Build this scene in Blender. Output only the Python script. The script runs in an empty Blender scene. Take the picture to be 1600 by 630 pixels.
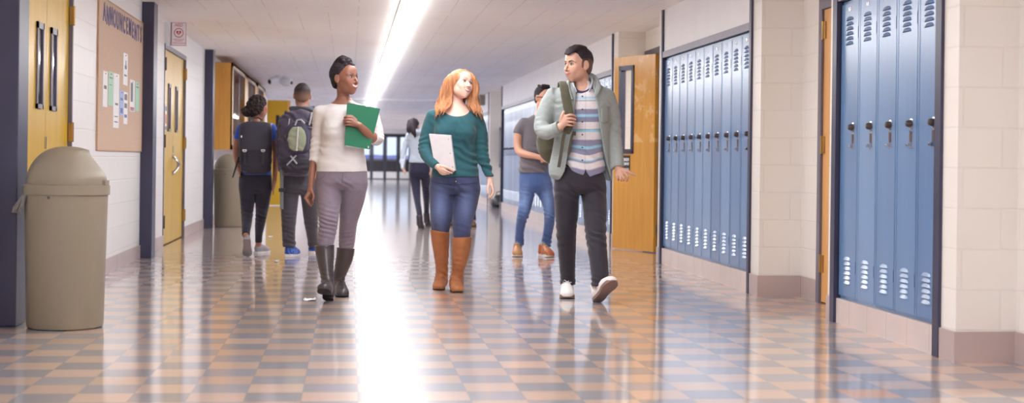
import bpy, bmesh, math, random
import numpy as np
from mathutils import Vector, Matrix, Euler

random.seed(7)
S = bpy.context.scene
COL = S.collection

# ------------------------------------------------------------------ camera
F_PX, CX, CY, CAM_H = 2265.0, 800.0, 251.2, 0.98
PSI = math.atan(255 / 2265.0)
RHO = 0.0125
_f = (math.sin(PSI), math.cos(PSI), 0.0)
_r = (math.cos(PSI), -math.sin(PSI), 0.0)


def ray(u, v):
    a, b = u - CX, -(v - CY)
    c, s = math.cos(RHO), math.sin(RHO)
    a, b = a * c - b * s, a * s + b * c
    return Vector((_f[0] + a / F_PX * _r[0], _f[1] + a / F_PX * _r[1], b / F_PX))


def at(u, v, Y):
    """world point that stands at depth Y on the line of sight of a photograph position"""
    d = ray(u, v)
    t = Y / d.y
    return Vector((d.x * t, Y, CAM_H + d.z * t))


cam_d = bpy.data.cameras.new('camera')
cam = bpy.data.objects.new('camera', cam_d)
COL.objects.link(cam)
cam.location = (0, 0, CAM_H)
cam.rotation_euler = (Matrix.Rotation(-PSI, 4, 'Z') @ Matrix.Rotation(math.pi / 2, 4, 'X') @ Matrix.Rotation(RHO, 4, 'Z')).to_euler()
cam_d.sensor_width = 36.0
cam_d.lens = F_PX / 1600.0 * 36.0
cam_d.shift_x = 0.0
cam_d.shift_y = (CY - 315.0) / 1600.0
cam_d.clip_end = 300
cam_d.dof.use_dof = True
cam_d.dof.focus_distance = 10.4
cam_d.dof.aperture_fstop = 2.5
S.camera = cam

S.view_settings.view_transform = 'Standard'
S.view_settings.look = 'None'
S.view_settings.gamma = 1.0
S.view_settings.exposure = 0.0
S.view_settings.use_curve_mapping = False
try:
    S.cycles.use_denoising = True
    S.cycles.max_bounces = 8
    S.cycles.diffuse_bounces = 5
    S.cycles.glossy_bounces = 4
    S.cycles.sample_clamp_indirect = 6.0
except Exception:
    pass


# ------------------------------------------------------------------ materials
def srgb(r, g, b):
    def f(c):
        c /= 255.0
        return c / 12.92 if c <= 0.04045 else ((c + 0.055) / 1.055) ** 2.4
    return (f(r), f(g), f(b), 1.0)


class NT:
    """small node-tree writer"""
    def __init__(self, name):
        self.m = bpy.data.materials.new(name)
        self.m.use_nodes = True
        self.t = self.m.node_tree
        self.b = self.t.nodes['Principled BSDF']

    def n(self, kind, **kw):
        nd = self.t.nodes.new(kind)
        for k, v in kw.items():
            if k.startswith('i_'):
                nd.inputs[k[2:].replace('_', ' ')].default_value = v
            elif k.startswith('n_'):
                nd.inputs[int(k[2:])].default_value = v
            else:
                setattr(nd, k, v)
        return nd

    def l(self, a, b):
        self.t.links.new(a, b)

    def math(self, op, a, b=None, c=None):
        nd = self.t.nodes.new('ShaderNodeMath')
        nd.operation = op
        for i, v in enumerate((a, b, c)):
            if v is None:
                continue
            if hasattr(v, 'is_output'):
                self.l(v, nd.inputs[i])
            else:
                nd.inputs[i].default_value = v
        return nd.outputs[0]

    def mix(self, fac, a, b, blend='MIX'):
        nd = self.t.nodes.new('ShaderNodeMix')
        nd.data_type = 'RGBA'
        nd.blend_type = blend
        for idx, v in ((0, fac), (6, a), (7, b)):
            if hasattr(v, 'is_output'):
                self.l(v, nd.inputs[idx])
            else:
                nd.inputs[idx].default_value = v
        return nd.outputs[2]

    def set(self, **kw):
        for k, v in kw.items():
            k = k.replace('_', ' ')
            if hasattr(v, 'is_output'):
                self.l(v, self.b.inputs[k])
            else:
                self.b.inputs[k].default_value = v
        return self

    def bump(self, h, dist, strength=1.0):
        nd = self.n('ShaderNodeBump')
        nd.inputs['Strength'].default_value = strength
        nd.inputs['Distance'].default_value = dist
        self.l(h, nd.inputs['Height'])
        self.l(nd.outputs[0], self.b.inputs['Normal'])

    def noise(self, scale, detail=3, vec=None, rough=0.5, stretch=None):
        nd = self.n('ShaderNodeTexNoise')
        nd.inputs['Scale'].default_value = scale
        nd.inputs['Detail'].default_value = detail
        nd.inputs['Roughness'].default_value = rough
        if vec is None:
            vec = self.n('ShaderNodeTexCoord').outputs['Object']
        if stretch:
            mp = self.n('ShaderNodeMapping')
            mp.inputs['Scale'].default_value = stretch
            self.l(vec, mp.inputs['Vector'])
            vec = mp.outputs[0]
        self.l(vec, nd.inputs['Vector'])
        return nd.outputs['Fac']

    def ramp(self, fac, lo, hi, c0, c1):
        nd = self.n('ShaderNodeValToRGB')
        nd.color_ramp.elements[0].position = lo
        nd.color_ramp.elements[1].position = hi
        nd.color_ramp.elements[0].color = c0
        nd.color_ramp.elements[1].color = c1
        self.l(fac, nd.inputs[0])
        return nd.outputs[0]


def plain(name, col, rough=0.5, metal=0.0, var=0.06, scale=8.0, bump=0.0, spec=0.5, stretch=None, coat=0.0):
    """a material with a light mottling of its own colour"""
    t = NT(name)
    fac = t.noise(scale, 4, stretch=stretch)
    d = tuple(max(0, c * (1 - var * 1.6)) for c in col[:3]) + (1,)
    e = tuple(min(1, c * (1 + var * 1.6)) for c in col[:3]) + (1,)
    t.set(Base_Color=t.ramp(fac, 0.3, 0.7, d, e), Roughness=rough, Metallic=metal)
    t.b.inputs['Specular IOR Level'].default_value = spec
    if coat:
        t.b.inputs['Coat Weight'].default_value = coat
        t.b.inputs['Coat Roughness'].default_value = 0.15
    if bump:
        t.bump(t.noise(scale * 6, 3, stretch=stretch), bump)
    return t.m


M = {}
ORIGIN = {}     # world position of each object's own origin


def wall_material(name, col, grime=True):
    """painted concrete block: shallow joints, 40 x 20 cm units"""
    t = NT(name)
    geo = t.n('ShaderNodeNewGeometry')
    sp = t.n('ShaderNodeSeparateXYZ')
    t.l(geo.outputs['Position'], sp.inputs[0])
    sn = t.n('ShaderNodeSeparateXYZ')
    t.l(geo.outputs['Normal'], sn.inputs[0])
    ay = t.math('GREATER_THAN', t.math('ABSOLUTE', sn.outputs['Y']), 0.5)
    u = t.math('ADD', t.math('MULTIPLY', sp.outputs['X'], ay),
               t.math('MULTIPLY', sp.outputs['Y'], t.math('SUBTRACT', 1.0, ay)))
    cb = t.n('ShaderNodeCombineXYZ')
    t.l(u, cb.inputs[0])
    t.l(t.math('ADD', sp.outputs['Z'], 0.045), cb.inputs[1])
    br = t.n('ShaderNodeTexBrick')
    t.l(cb.outputs[0], br.inputs['Vector'])
    br.inputs['Scale'].default_value = 1.0
    br.inputs['Brick Width'].default_value = 0.4064
    br.inputs['Row Height'].default_value = 0.2032
    br.inputs['Mortar Size'].default_value = 0.006
    br.inputs['Mortar Smooth'].default_value = 0.6
    br.inputs['Color1'].default_value = col
    br.inputs['Color2'].default_value = tuple(c * 0.985 for c in col[:3]) + (1,)
    br.inputs['Mortar'].default_value = tuple(c * 0.94 for c in col[:3]) + (1,)
    big = t.noise(1.3, 4, geo.outputs['Position'])
    c2 = t.mix(t.math('MULTIPLY', big, 0.10), br.outputs['Color'], tuple(c * 0.86 for c in col[:3]) + (1,))
    t.set(Base_Color=c2, Roughness=0.42)
    h = t.math('ADD', t.math('MULTIPLY', t.math('SUBTRACT', 1.0, br.outputs['Fac']), 1.0),
               t.math('MULTIPLY', t.noise(60, 3, geo.outputs['Position']), 0.12))
    t.bump(h, 0.003, 0.5)
    return t.m


M['wall'] = wall_material('block_wall_paint', srgb(236, 234, 234))
M['pier'] = wall_material('block_pier_paint', srgb(240, 236, 231))
M['plaster'] = plain('soffit_paint', srgb(236, 235, 238), 0.5, var=0.012, scale=3)
M['base'] = None


def base_material(name, col, joint):
    t = NT(name)
    geo = t.n('ShaderNodeNewGeometry')
    sp = t.n('ShaderNodeSeparateXYZ')
    t.l(geo.outputs['Position'], sp.inputs[0])
    fr = t.math('FRACT', t.math('DIVIDE', t.math('ADD', sp.outputs['Y'], 100.02), joint))
    edge = t.math('LESS_THAN', fr, 0.014)
    nz = t.noise(3.0, 4, geo.outputs['Position'])
    c = t.ramp(nz, 0.3, 0.75, tuple(x * 0.92 for x in col[:3]) + (1,), tuple(min(1, x * 1.05) for x in col[:3]) + (1,))
    c = t.mix(edge, c, tuple(x * 0.62 for x in col[:3]) + (1,))
    t.set(Base_Color=c, Roughness=0.35)
    return t.m


M['base_pink'] = base_material('locker_base_tile', srgb(222, 206, 202), 0.3048)
M['base_grey'] = base_material('cove_base', srgb(190, 172, 170), 1.2)


def floor_material():
    t = NT('checker_floor_tile')
    geo = t.n('ShaderNodeNewGeometry')
    sp = t.n('ShaderNodeSeparateXYZ')
    t.l(geo.outputs['Position'], sp.inputs[0])
    T = 0.2292
    gx = t.math('DIVIDE', t.math('ADD', sp.outputs['X'], 0.409 + T * 60), T)
    gy = t.math('DIVIDE', t.math('ADD', sp.outputs['Y'], -7.494 + T * 100), T)
    fx, fy = t.math('FLOOR', gx), t.math('FLOOR', gy)
    par = t.math('MODULO', t.math('ADD', fx, fy), 2.0)      # (60-1)+100 = odd -> dark
    wn = t.n('ShaderNodeTexWhiteNoise')
    wn.noise_dimensions = '2D'
    cb = t.n('ShaderNodeCombineXYZ')
    t.l(fx, cb.inputs[0])
    t.l(fy, cb.inputs[1])
    t.l(cb.outputs[0], wn.inputs['Vector'])
    rnd = wn.outputs['Value']
    dark = t.ramp(rnd, 0.0, 1.0, srgb(144, 145, 154), srgb(160, 161, 170))
    tan = t.ramp(rnd, 0.0, 1.0, srgb(204, 172, 152), srgb(218, 188, 168))
    odd = t.math('GREATER_THAN', rnd, 0.975)
    tan = t.mix(odd, tan, srgb(222, 160, 104))
    c = t.mix(t.math('GREATER_THAN', par, 0.5), tan, dark)
    sx, sy = t.math('FRACT', gx), t.math('FRACT', gy)
    jx = t.math('LESS_THAN', t.math('MINIMUM', sx, t.math('SUBTRACT', 1.0, sx)), 0.006)
    jy = t.math('LESS_THAN', t.math('MINIMUM', sy, t.math('SUBTRACT', 1.0, sy)), 0.006)
    c = t.mix(t.math('MULTIPLY', t.math('MAXIMUM', jx, jy), 0.35), c, srgb(90, 82, 84))
    mott = t.noise(26, 4, geo.outputs['Position'])
    c = t.mix(t.math('MULTIPLY', mott, 0.22), c, srgb(196, 182, 180))
    # tile colour mixed toward blue-grey farther down the corridor
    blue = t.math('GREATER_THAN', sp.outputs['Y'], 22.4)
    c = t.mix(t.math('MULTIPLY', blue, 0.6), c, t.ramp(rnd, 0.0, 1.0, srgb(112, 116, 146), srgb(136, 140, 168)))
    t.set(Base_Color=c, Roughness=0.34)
    t.b.inputs['Specular IOR Level'].default_value = 0.35
    t.b.inputs['Coat Weight'].default_value = 1.0
    t.b.inputs['Coat IOR'].default_value = 1.52
    t.b.inputs['Coat Roughness'].default_value = 0.085
    w = t.noise(5.0, 2, geo.outputs['Position'])
    h = t.math('ADD', t.math('MULTIPLY', w, 1.0), t.math('MULTIPLY', rnd, 0.10))
    t.bump(h, 0.0016, 0.45)
    for nd in t.t.nodes:
        if nd.type == 'BUMP':
            t.l(nd.outputs[0], t.b.inputs['Coat Normal'])
    return t.m


M['floor'] = floor_material()


def ceiling_material():
    t = NT('ceiling_plank_paint')
    geo = t.n('ShaderNodeNewGeometry')
    sp = t.n('ShaderNodeSeparateXYZ')
    t.l(geo.outputs['Position'], sp.inputs[0])
    fx = t.math('FRACT', t.math('DIVIDE', t.math('ADD', sp.outputs['X'], 30.1), 0.3048))
    jx = t.math('LESS_THAN', fx, 0.022)
    fy = t.math('FRACT', t.math('DIVIDE', t.math('ADD', sp.outputs['Y'], 30.0), 0.61))
    jy = t.math('MULTIPLY', t.math('LESS_THAN', fy, 0.012), 0.35)
    broken = t.noise(1.1, 3, geo.outputs['Position'])
    j = t.math('MULTIPLY', t.math('MAXIMUM', jx, jy), t.math('MULTIPLY', t.math('GREATER_THAN', broken, 0.42), 1.0))
    sm = t.noise(0.9, 5, geo.outputs['Position'], stretch=(1.0, 0.5, 1.0))
    c = t.ramp(sm, 0.30, 0.75, srgb(238, 234, 232), srgb(248, 246, 245))
    pits = t.noise(24, 2, geo.outputs['Position'])
    c = t.mix(t.math('MULTIPLY', t.math('GREATER_THAN', pits, 0.70), 0.25), c, srgb(178, 166, 160))
    c = t.mix(t.math('MULTIPLY', j, 0.45), c, srgb(178, 170, 168))
    t.set(Base_Color=c, Roughness=0.62)
    t.bump(t.math('ADD', t.math('MULTIPLY', j, -1.0), t.math('MULTIPLY', t.noise(40, 3, geo.outputs['Position']), 0.3)), 0.003, 0.6)
    return t.m


M['ceiling'] = ceiling_material()
M['navy'] = plain('navy_frame_paint', srgb(58, 58, 84), 0.35, var=0.05, scale=5)
M['trimgrey'] = plain('grey_frame_paint', srgb(112, 108, 126), 0.35, var=0.04, scale=5)
M['yellow'] = plain('yellow_door_paint', srgb(208, 168, 34), 0.36, var=0.05, scale=1.6, stretch=(1, 6, 0.6), coat=0.12)
M['hinge'] = plain('bronze_hinge', srgb(96, 82, 72), 0.4, 0.6)
M['brass'] = plain('brass_hinge', srgb(176, 140, 84), 0.35, 0.7)
M['darkglass'] = plain('dark_door_glass', srgb(46, 42, 58), 0.06, var=0.02)
M['chrome'] = plain('chrome', srgb(200, 200, 206), 0.18, 1.0, var=0.02)
M['black'] = plain('black_plastic', srgb(40, 38, 46), 0.4, var=0.05)
M['dial'] = plain('brown_black_dial', srgb(70, 58, 58), 0.35, var=0.05)
M['white'] = plain('white_plastic', srgb(235, 235, 238), 0.4, var=0.01)
M['cork'] = plain('cork_board', srgb(206, 180, 160), 0.85, var=0.05, scale=90, bump=0.001)
M['red'] = plain('red_print', srgb(205, 55, 85), 0.5)
M['pinkprint'] = plain('pink_print', srgb(214, 130, 150), 0.5)
M['letter'] = plain('purple_letter_card', srgb(92, 82, 134), 0.6)
M['paper'] = plain('white_paper', srgb(238, 237, 240), 0.6, var=0.01)
M['greenpaper'] = plain('green_paper', srgb(170, 214, 190), 0.6, var=0.02)
M['bluepaper'] = plain('blue_print_paper', srgb(168, 186, 226), 0.6, var=0.05, scale=30)
M['inkblue'] = plain('blue_ink', srgb(98, 116, 178), 0.6)
M['inkgrey'] = plain('grey_ink', srgb(120, 116, 130), 0.6)
M['beige'] = plain('beige_plastic', srgb(142, 132, 115), 0.45, var=0.04, scale=3.0, stretch=(1, 1, 0.35), bump=0.0004)
M['glass'] = None
M['liner'] = plain('grey_bag_liner', srgb(128, 124, 124), 0.35, var=0.1, scale=30)


def glass_material(name, tint=(0.97, 0.98, 1.0, 1), refl=0.10):
    """thin pane: light passes straight through, a little is mirrored"""
    m = bpy.data.materials.new(name)
    m.use_nodes = True
    nt = m.node_tree
    nt.nodes.remove(nt.nodes['Principled BSDF'])
    tr = nt.nodes.new('ShaderNodeBsdfTransparent')
    tr.inputs[0].default_value = tint
    gl = nt.nodes.new('ShaderNodeBsdfGlossy')
    gl.inputs['Roughness'].default_value = 0.03
    mx = nt.nodes.new('ShaderNodeMixShader')
    mx.inputs[0].default_value = refl
    nt.links.new(tr.outputs[0], mx.inputs[1])
    nt.links.new(gl.outputs[0], mx.inputs[2])
    nt.links.new(mx.outputs[0], nt.nodes['Material Output'].inputs[0])
    return m


M['glass'] = glass_material('clear_glass')


def wood_material(name, c0, c1, worn=False, rough=0.35):
    t = NT(name)
    tc = t.n('ShaderNodeTexCoord')
    g = t.noise(3.0, 5, tc.outputs['Object'], 0.6, stretch=(7, 7, 0.5))
    fine = t.noise(40, 3, tc.outputs['Object'], 0.6, stretch=(5, 5, 0.15))
    c = t.ramp(t.math('ADD', t.math('MULTIPLY', g, 0.75), t.math('MULTIPLY', fine, 0.25)), 0.3, 0.72, c0, c1)
    if worn:
        sp = t.n('ShaderNodeSeparateXYZ')
        t.l(tc.outputs['Object'], sp.inputs[0])
        w = t.noise(7, 6, tc.outputs['Object'], 0.7)
        band = t.math('MULTIPLY', t.math('GREATER_THAN', sp.outputs['Z'], 1.2), t.math('GREATER_THAN', w, 0.57))
        c = t.mix(t.math('MULTIPLY', band, 0.42), c, srgb(240, 205, 150))
    t.set(Base_Color=c, Roughness=rough)
    return t.m


M['wood'] = wood_material('oak_cabinet_veneer', srgb(198, 140, 62), srgb(218, 164, 80))
M['doorwood'] = wood_material('worn_oak_door', srgb(198, 138, 50), srgb(220, 164, 70), worn=True, rough=0.24)
M['edgewood'] = wood_material('oak_door_edge', srgb(222, 160, 92), srgb(236, 182, 112))


def locker_material(name, col):
    t = NT(name)
    tc = t.n('ShaderNodeTexCoord')
    g = t.noise(2.2, 4, tc.outputs['Object'], 0.55, stretch=(4, 4, 0.5))
    c = t.ramp(g, 0.3, 0.7, tuple(x * 0.93 for x in col[:3]) + (1,), tuple(min(1, x * 1.06) for x in col[:3]) + (1,))
    t.set(Base_Color=c, Roughness=t.math('ADD', 0.24, t.math('MULTIPLY', g, 0.12)))
    t.b.inputs['Specular IOR Level'].default_value = 0.6
    t.b.inputs['Coat Weight'].default_value = 0.6
    t.b.inputs['Coat Roughness'].default_value = 0.22
    return t.m


LOCK = [locker_material('blue_locker_enamel_%s' % n, srgb(*c)) for n, c in
        (('mid', (98, 138, 186)), ('pale', (114, 152, 198)), ('deep', (90, 129, 178)))]
M['slot'] = plain('locker_slot_painted_shade', srgb(58, 76, 128), 0.6, var=0.03)  # painted dark to stand for the shade inside vents and hinge slots


# ------------------------------------------------------------------ mesh helpers
class MB:
    def __init__(self):
        self.v, self.f, self.mi = [], [], []

    def add(self, vs, fs, mi=0):
        o = len(self.v)
        self.v += [tuple(p) for p in vs]
        self.f += [tuple(i + o for i in f) for f in fs]
        self.mi += [mi] * len(fs)
        return self

    def box(self, x0, x1, y0, y1, z0, z1, mi=0):
        x0, x1 = sorted((x0, x1)); y0, y1 = sorted((y0, y1)); z0, z1 = sorted((z0, z1))
        vs = [(x, y, z) for z in (z0, z1) for y in (y0, y1) for x in (x0, x1)]
        return self.add(vs, [(0, 2, 3, 1), (4, 5, 7, 6), (0, 1, 5, 4), (2, 6, 7, 3), (0, 4, 6, 2), (1, 3, 7, 5)], mi)

    def prism(self, pts, d, mi=0):
        """closed outline (list of 3-D points) swept along the vector d"""
        n = len(pts)
        d = Vector(d)
        vs = [Vector(p) for p in pts] + [Vector(p) + d for p in pts]
        fs = [tuple(range(n))[::-1], tuple(range(n, 2 * n))]
        fs += [(i, (i + 1) % n, n + (i + 1) % n, n + i) for i in range(n)]
        return self.add(vs, fs, mi)

    def lathe(self, prof, c, axis=(0, 0, 1), n=32, mi=0, caps=True):
        ax = Vector(axis).normalized()
        s = ax.orthogonal().normalized()
        t = ax.cross(s)
        c = Vector(c)
        vs = []
        for r, h in prof:
            for k in range(n):
                a = 2 * math.pi * k / n
                vs.append(c + ax * h + s * (r * math.cos(a)) + t * (r * math.sin(a)))
        fs = []
        for i in range(len(prof) - 1):
            for k in range(n):
                k2 = (k + 1) % n
                fs.append((i * n + k, i * n + k2, (i + 1) * n + k2, (i + 1) * n + k))
        if caps:
            fs.append(tuple(range(n))[::-1])
            fs.append(tuple((len(prof) - 1) * n + k for k in range(n)))
        return self.add(vs, fs, mi)

    def tube(self, pts, r, n=8, mi=0, closed=False):
        pts = [Vector(p) for p in pts]
        rs = r if isinstance(r, (list, tuple)) else [r] * len(pts)
        vs, fs = [], []
        m = len(pts)
        up = None
        for i, p in enumerate(pts):
            a = pts[(i - 1) % m] if (i or closed) else pts[0]
            b = pts[(i + 1) % m] if (i < m - 1 or closed) else pts[-1]
            t = (b - a).normalized()
            if up is None:
                up = t.orthogonal().normalized()
            up = (up - t * up.dot(t)).normalized()
            w = t.cross(up)
            for k in range(n):
                g = 2 * math.pi * k / n
                vs.append(p + (up * math.cos(g) + w * math.sin(g)) * rs[i])
        for i in range(m if closed else m - 1):
            j = (i + 1) % m
            for k in range(n):
                k2 = (k + 1) % n
                fs.append((i * n + k, i * n + k2, j * n + k2, j * n + k))
        if not closed:
            fs.append(tuple(range(n))[::-1])
            fs.append(tuple((m - 1) * n + k for k in range(n)))
        return self.add(vs, fs, mi)

    def build(self, name, mats, parent=None, smooth=False, bevel=0.0, loc=None):
        me = bpy.data.meshes.new(name)
        off = Vector(loc) if loc is not None else Vector((0, 0, 0))
        me.from_pydata([tuple(Vector(p) - off) for p in self.v], [], self.f)
        if not isinstance(mats, (list, tuple)):
            mats = [mats]
        for m in mats:
            me.materials.append(m)
        me.polygons.foreach_set('material_index', self.mi)
        bm = bmesh.new()
        bm.from_mesh(me)
        bmesh.ops.recalc_face_normals(bm, faces=bm.faces)
        bm.to_mesh(me)
        bm.free()
        if smooth:
            me.polygons.foreach_set('use_smooth', [True] * len(me.polygons))
            try:
                me.set_sharp_from_angle(angle=math.radians(40))
            except Exception:
                pass
        o = bpy.data.objects.new(name, me)
        o.location = off
        COL.objects.link(o)
        ORIGIN[o.name] = off
        if parent is not None:
            o.parent = parent
            o.location = off - ORIGIN[parent.name]
        if bevel:
            b = o.modifiers.new('bevel', 'BEVEL')
            b.width = bevel
            b.segments = 2
            b.limit_method = 'ANGLE'
        return o


def tag(o, label=None, cat=None, group=None, kind=None):
    if label: o['label'] = label
    if cat: o['category'] = cat
    if group: o['group'] = group
    if kind: o['kind'] = kind
    return o


def empty(name, loc, label=None, cat=None, group=None, kind=None):
    o = bpy.data.objects.new(name, None)
    o.location = loc
    o.empty_display_size = 0.1
    COL.objects.link(o)
    ORIGIN[o.name] = Vector(loc)
    return tag(o, label, cat, group, kind)


def copy_tree(o, parent=None):
    c = o.copy()
    COL.objects.link(c)
    if parent is not None:
        c.parent = parent
    for ch in list(o.children):
        copy_tree(ch, c)
    return c


def text_mesh(name, body, size, mat, parent, matrix, depth=0.002, align='CENTER', xs=1.0, bold=0.0, wloc=None):
    """real lettering: a font curve turned into a mesh"""
    cu = bpy.data.curves.new(name, 'FONT')
    cu.body = body
    cu.size = size
    cu.extrude = depth
    cu.offset = bold
    cu.align_x = align
    cu.align_y = 'CENTER'
    tmp = bpy.data.objects.new(name + '_curve', cu)
    COL.objects.link(tmp)
    bpy.context.view_layer.update()
    dg = bpy.context.evaluated_depsgraph_get()
    me = bpy.data.meshes.new_from_object(tmp.evaluated_get(dg))
    me.name = name
    bpy.data.objects.remove(tmp)
    bpy.data.curves.remove(cu)
    me.transform(Matrix.Diagonal((xs, 1, 1, 1)))
    me.materials.clear()
    me.materials.append(mat)
    if parent is not None:
        matrix = Matrix.Translation(-ORIGIN[parent.name]) @ matrix
    me.transform(matrix)
    o = bpy.data.objects.new(name, me)
    COL.objects.link(o)
    if parent is not None:
        o.parent = parent
    return o


# ------------------------------------------------------------------ the room
XL, XR, XRR, ZC = -1.986, 3.02, 3.335, 2.46
YB, YE = -9.0, 71.0

o = MB().box(-4.0, 6.0, YB, YE + 8, -0.1, 0.0).build('floor', M['floor'])
tag(o, 'polished checkerboard tile floor of the corridor', 'floor', kind='structure')
o = MB().box(-2.2, 3.6, YB, YE + 0.2, ZC, ZC + 0.1).build('ceiling', M['ceiling'])
tag(o, 'white painted plank ceiling of the corridor', 'ceiling', kind='structure')

# left wall, with the two door openings left free
D1 = (9.12, 10.72)
D2 = (15.93, 17.97)
DT = 2.20
w = MB()
for y0, y1 in ((YB, D1[0]), (D1[1], D2[0]), (D2[1], YE)):
    w.box(XL - 0.15, XL, y0, y1, 0, ZC)
for d in (D1, D2):
    w.box(XL - 0.15, XL, d[0], d[1], DT, ZC)
    w.box(XL - 0.15, XL - 0.12, d[0], d[1], 0, DT)
tag(w.build('wall_left', M['wall']), 'white painted block wall on the left of the corridor', 'wall', kind='structure')

# right wall with its recesses (A near bank, B bank of ten, C far bank, D beyond)
A0, A1 = 7.12, 8.80
B0, B1 = 10.66, 13.84
C0, C1 = 16.47, 28.72
DD0 = 31.4
class _Pieces:
    mats = [M['pier'], M['pier'], M['plaster']]

    def box(self, x0, x1, y0, y1, z0, z1, k=0):
        o = MB().box(x0, x1, y0, y1, z0, z1).build('wall_right', self.mats[k])
        tag(o, ['white block wall set back on the right', 'white block pier at the locker line on the right', 'smooth white wall above the lockers on the right'][k], 'wall', kind='structure')


w = _Pieces()
w.box(XRR, XRR + 0.15, YB, 6.94, 0, ZC, 0)                # toward the camera
w.box(XR, XR + 0.5, 6.94, A0, 0, ZC, 1)                   # pier before bank A
w.box(XR, XR + 0.5, A1, 8.885, 0, ZC, 1)
w.box(XRR, XRR + 0.15, 8.885, 9.79, DT - 0.05, ZC, 0)     # recess with a door between A and B
w.box(XRR, XRR + 0.15, 8.885, 8.93, 0, DT - 0.05, 0)
w.box(XRR, XRR + 0.15, 10.0, 10.44, 0, ZC, 0)
w.box(XRR, XRR + 0.15, 9.79, 10.0, DT + 0.0, ZC, 0)
w.box(XRR + 0.06, XRR + 0.15, 8.93, 10.0, 0, DT, 0)
w.box(XR, XR + 0.5, 10.44, B0, 0, ZC, 1)
w.box(XR, XR + 0.5, B1, 13.98, 0, ZC, 1)
w.box(XRR, XRR + 0.15, 13.98, 15.40, 0, ZC, 0)
w.box(XRR, XRR + 0.15, 15.40, 16.2, 2.2, ZC, 0)
w.box(XRR, XRR + 0.15, 16.18, 16.2, 0, 2.2, 0)
w.box(XR, XR + 0.5, 16.2, C0, 0, ZC, 1)
w.box(XR, XR + 0.5, C1, 28.85, 0, ZC, 1)
w.box(XRR, XRR + 0.15, 28.85, 31.2, 0, ZC, 0)
w.box(XR, XR + 0.5, 31.2, DD0, 0, ZC, 1)
w.box(XR, XR + 0.5, 46.0, YE, 0, ZC, 0)
for y0, y1 in ((A0, A1), (B0, B1), (C0, C1), (DD0, 46.0)):
    w.box(XR + 0.002, XR + 0.5, y0, y1, 2.05, ZC, 2)      # soffit wall over the lockers
    w.box(XR + 0.40, XR + 0.5, y0, y1, 0, 2.05, 2)
tag(MB().box(-2.2, 3.6, YB - 0.15, YB, 0, ZC).build('wall_back', M['wall']), 'white block wall closing the corridor', 'wall', kind='structure')

# room beyond the open door, with a light panel added out of sight
M['classwall'] = plain('beige_room_wall', srgb(214, 208, 194), 0.6, var=0.02, scale=2)
for bx, nm in (((5.6, 5.7, 13.4, 20.0, 0, ZC), 'wall_classroom'), ((XRR + 0.15, 5.7, 13.3, 13.4, 0, ZC), 'wall_classroom'), ((XR + 0.5, 5.7, 20.0, 20.1, 0, ZC), 'wall_classroom')):
    tag(MB().box(*bx).build(nm, M['classwall']), 'beige wall of the room behind the open oak door', 'wall', kind='structure')
tag(MB().box(XRR + 0.15, 5.7, 13.3, 20.1, ZC + 0.001, ZC + 0.1).build('ceiling_classroom', M['plaster']), 'ceiling of the room behind the open oak door', 'ceiling', kind='structure')

# baseboards
b = MB()
for y0, y1 in ((YB, D1[0]), (D1[1], 14.2), (14.46, D2[0]), (D2[1], 20.3), (20.56, YE)):
    b.box(XL, XL + 0.012, y0, y1, 0, 0.127)
tag(b.build('baseboard_left', M['base_grey']), 'grey cove base along the left wall', 'baseboard', kind='structure')
b = MB()
b.box(XRR - 0.012, XRR, YB, 6.94, 0, 0.155, 0)
b.box(XR + 0.0, XRR, 6.928, 6.94, 0, 0.155, 0)
b.box(XR - 0.012, XR, 6.928, A0, 0, 0.155, 0)
b.box(XR - 0.012, XR, A1, 8.885, 0, 0.155, 0)
b.box(XRR - 0.012, XRR, 10.0, 10.44, 0, 0.155, 0)
b.box(XR, XRR, 10.428, 10.44, 0, 0.155, 0)
b.box(XR - 0.012, XR, 10.428, B0, 0, 0.155, 0)
b.box(XR - 0.012, XR, B1, 13.98, 0, 0.155, 0)
b.box(XR, XRR, 16.188, 16.2, 0, 0.155, 0)
b.box(XR - 0.012, XR, 16.188, C0, 0, 0.155, 0)
b.box(XR - 0.012, XR, C1, 28.85, 0, 0.155, 0)
b.box(XR, XRR, 31.188, 31.2, 0, 0.155, 0)
b.box(XRR - 0.012, XRR, 28.85, 31.188, 0, 0.155, 0)
b.box(XR - 0.012, XR, 46, YE, 0, 0.155, 0)
for y0, y1 in ((A0, A1), (B0, B1), (C0, C1), (DD0, 46.0)):
    b.box(XR, XR + 0.38, y0, y1, 0, 0.152, 1)
tag(b.build('baseboard_right', [M['base_grey'], M['base_pink']]), 'pinkish tile base under the lockers and piers on the right', 'baseboard', kind='structure')

# navy frames around the locker banks: two posts to the ceiling and a header
for i, (y0, y1) in enumerate(((A0, A1), (B0, B1), (C0, C1), (DD0, 46.0))):
    t = MB()
    p = 0.075 if i == 0 else 0.055
    t.box(XR - 0.018, XR + 0.05, y0, y0 + p, 0, ZC)
    t.box(XR - 0.018, XR + 0.05, y1 - p, y1, 0, ZC)
    tr = t.build('trim_%d' % (i + 1), M['navy'])
    tag(tr, ['navy posts framing the nearest bank of lockers', 'navy posts framing the bank of ten lockers',
             'navy posts framing the long far bank of lockers', 'navy posts framing the farthest bank of lockers'][i], 'trim', kind='structure')
    h = MB().box(XR - 0.014, XR + 0.05, y0 + p, y1 - p, 1.993, 2.052).build('header', M['trimgrey'], tr)
# navy posts on the left wall
for i, (y0, lab) in enumerate(((8.50, 'navy steel post beside the near trash can'), (14.20, 'navy steel post beside the announcements board'),
                               (20.30, 'navy steel post beside the oak display cabinets'))):
    t = MB().box(XL, XL + 0.116, y0, y0 + 0.26, 0, ZC).build('trim_%d' % (i + 5), M['navy'], bevel=0.006)
    tag(t, lab, 'post', kind='structure')
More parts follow.
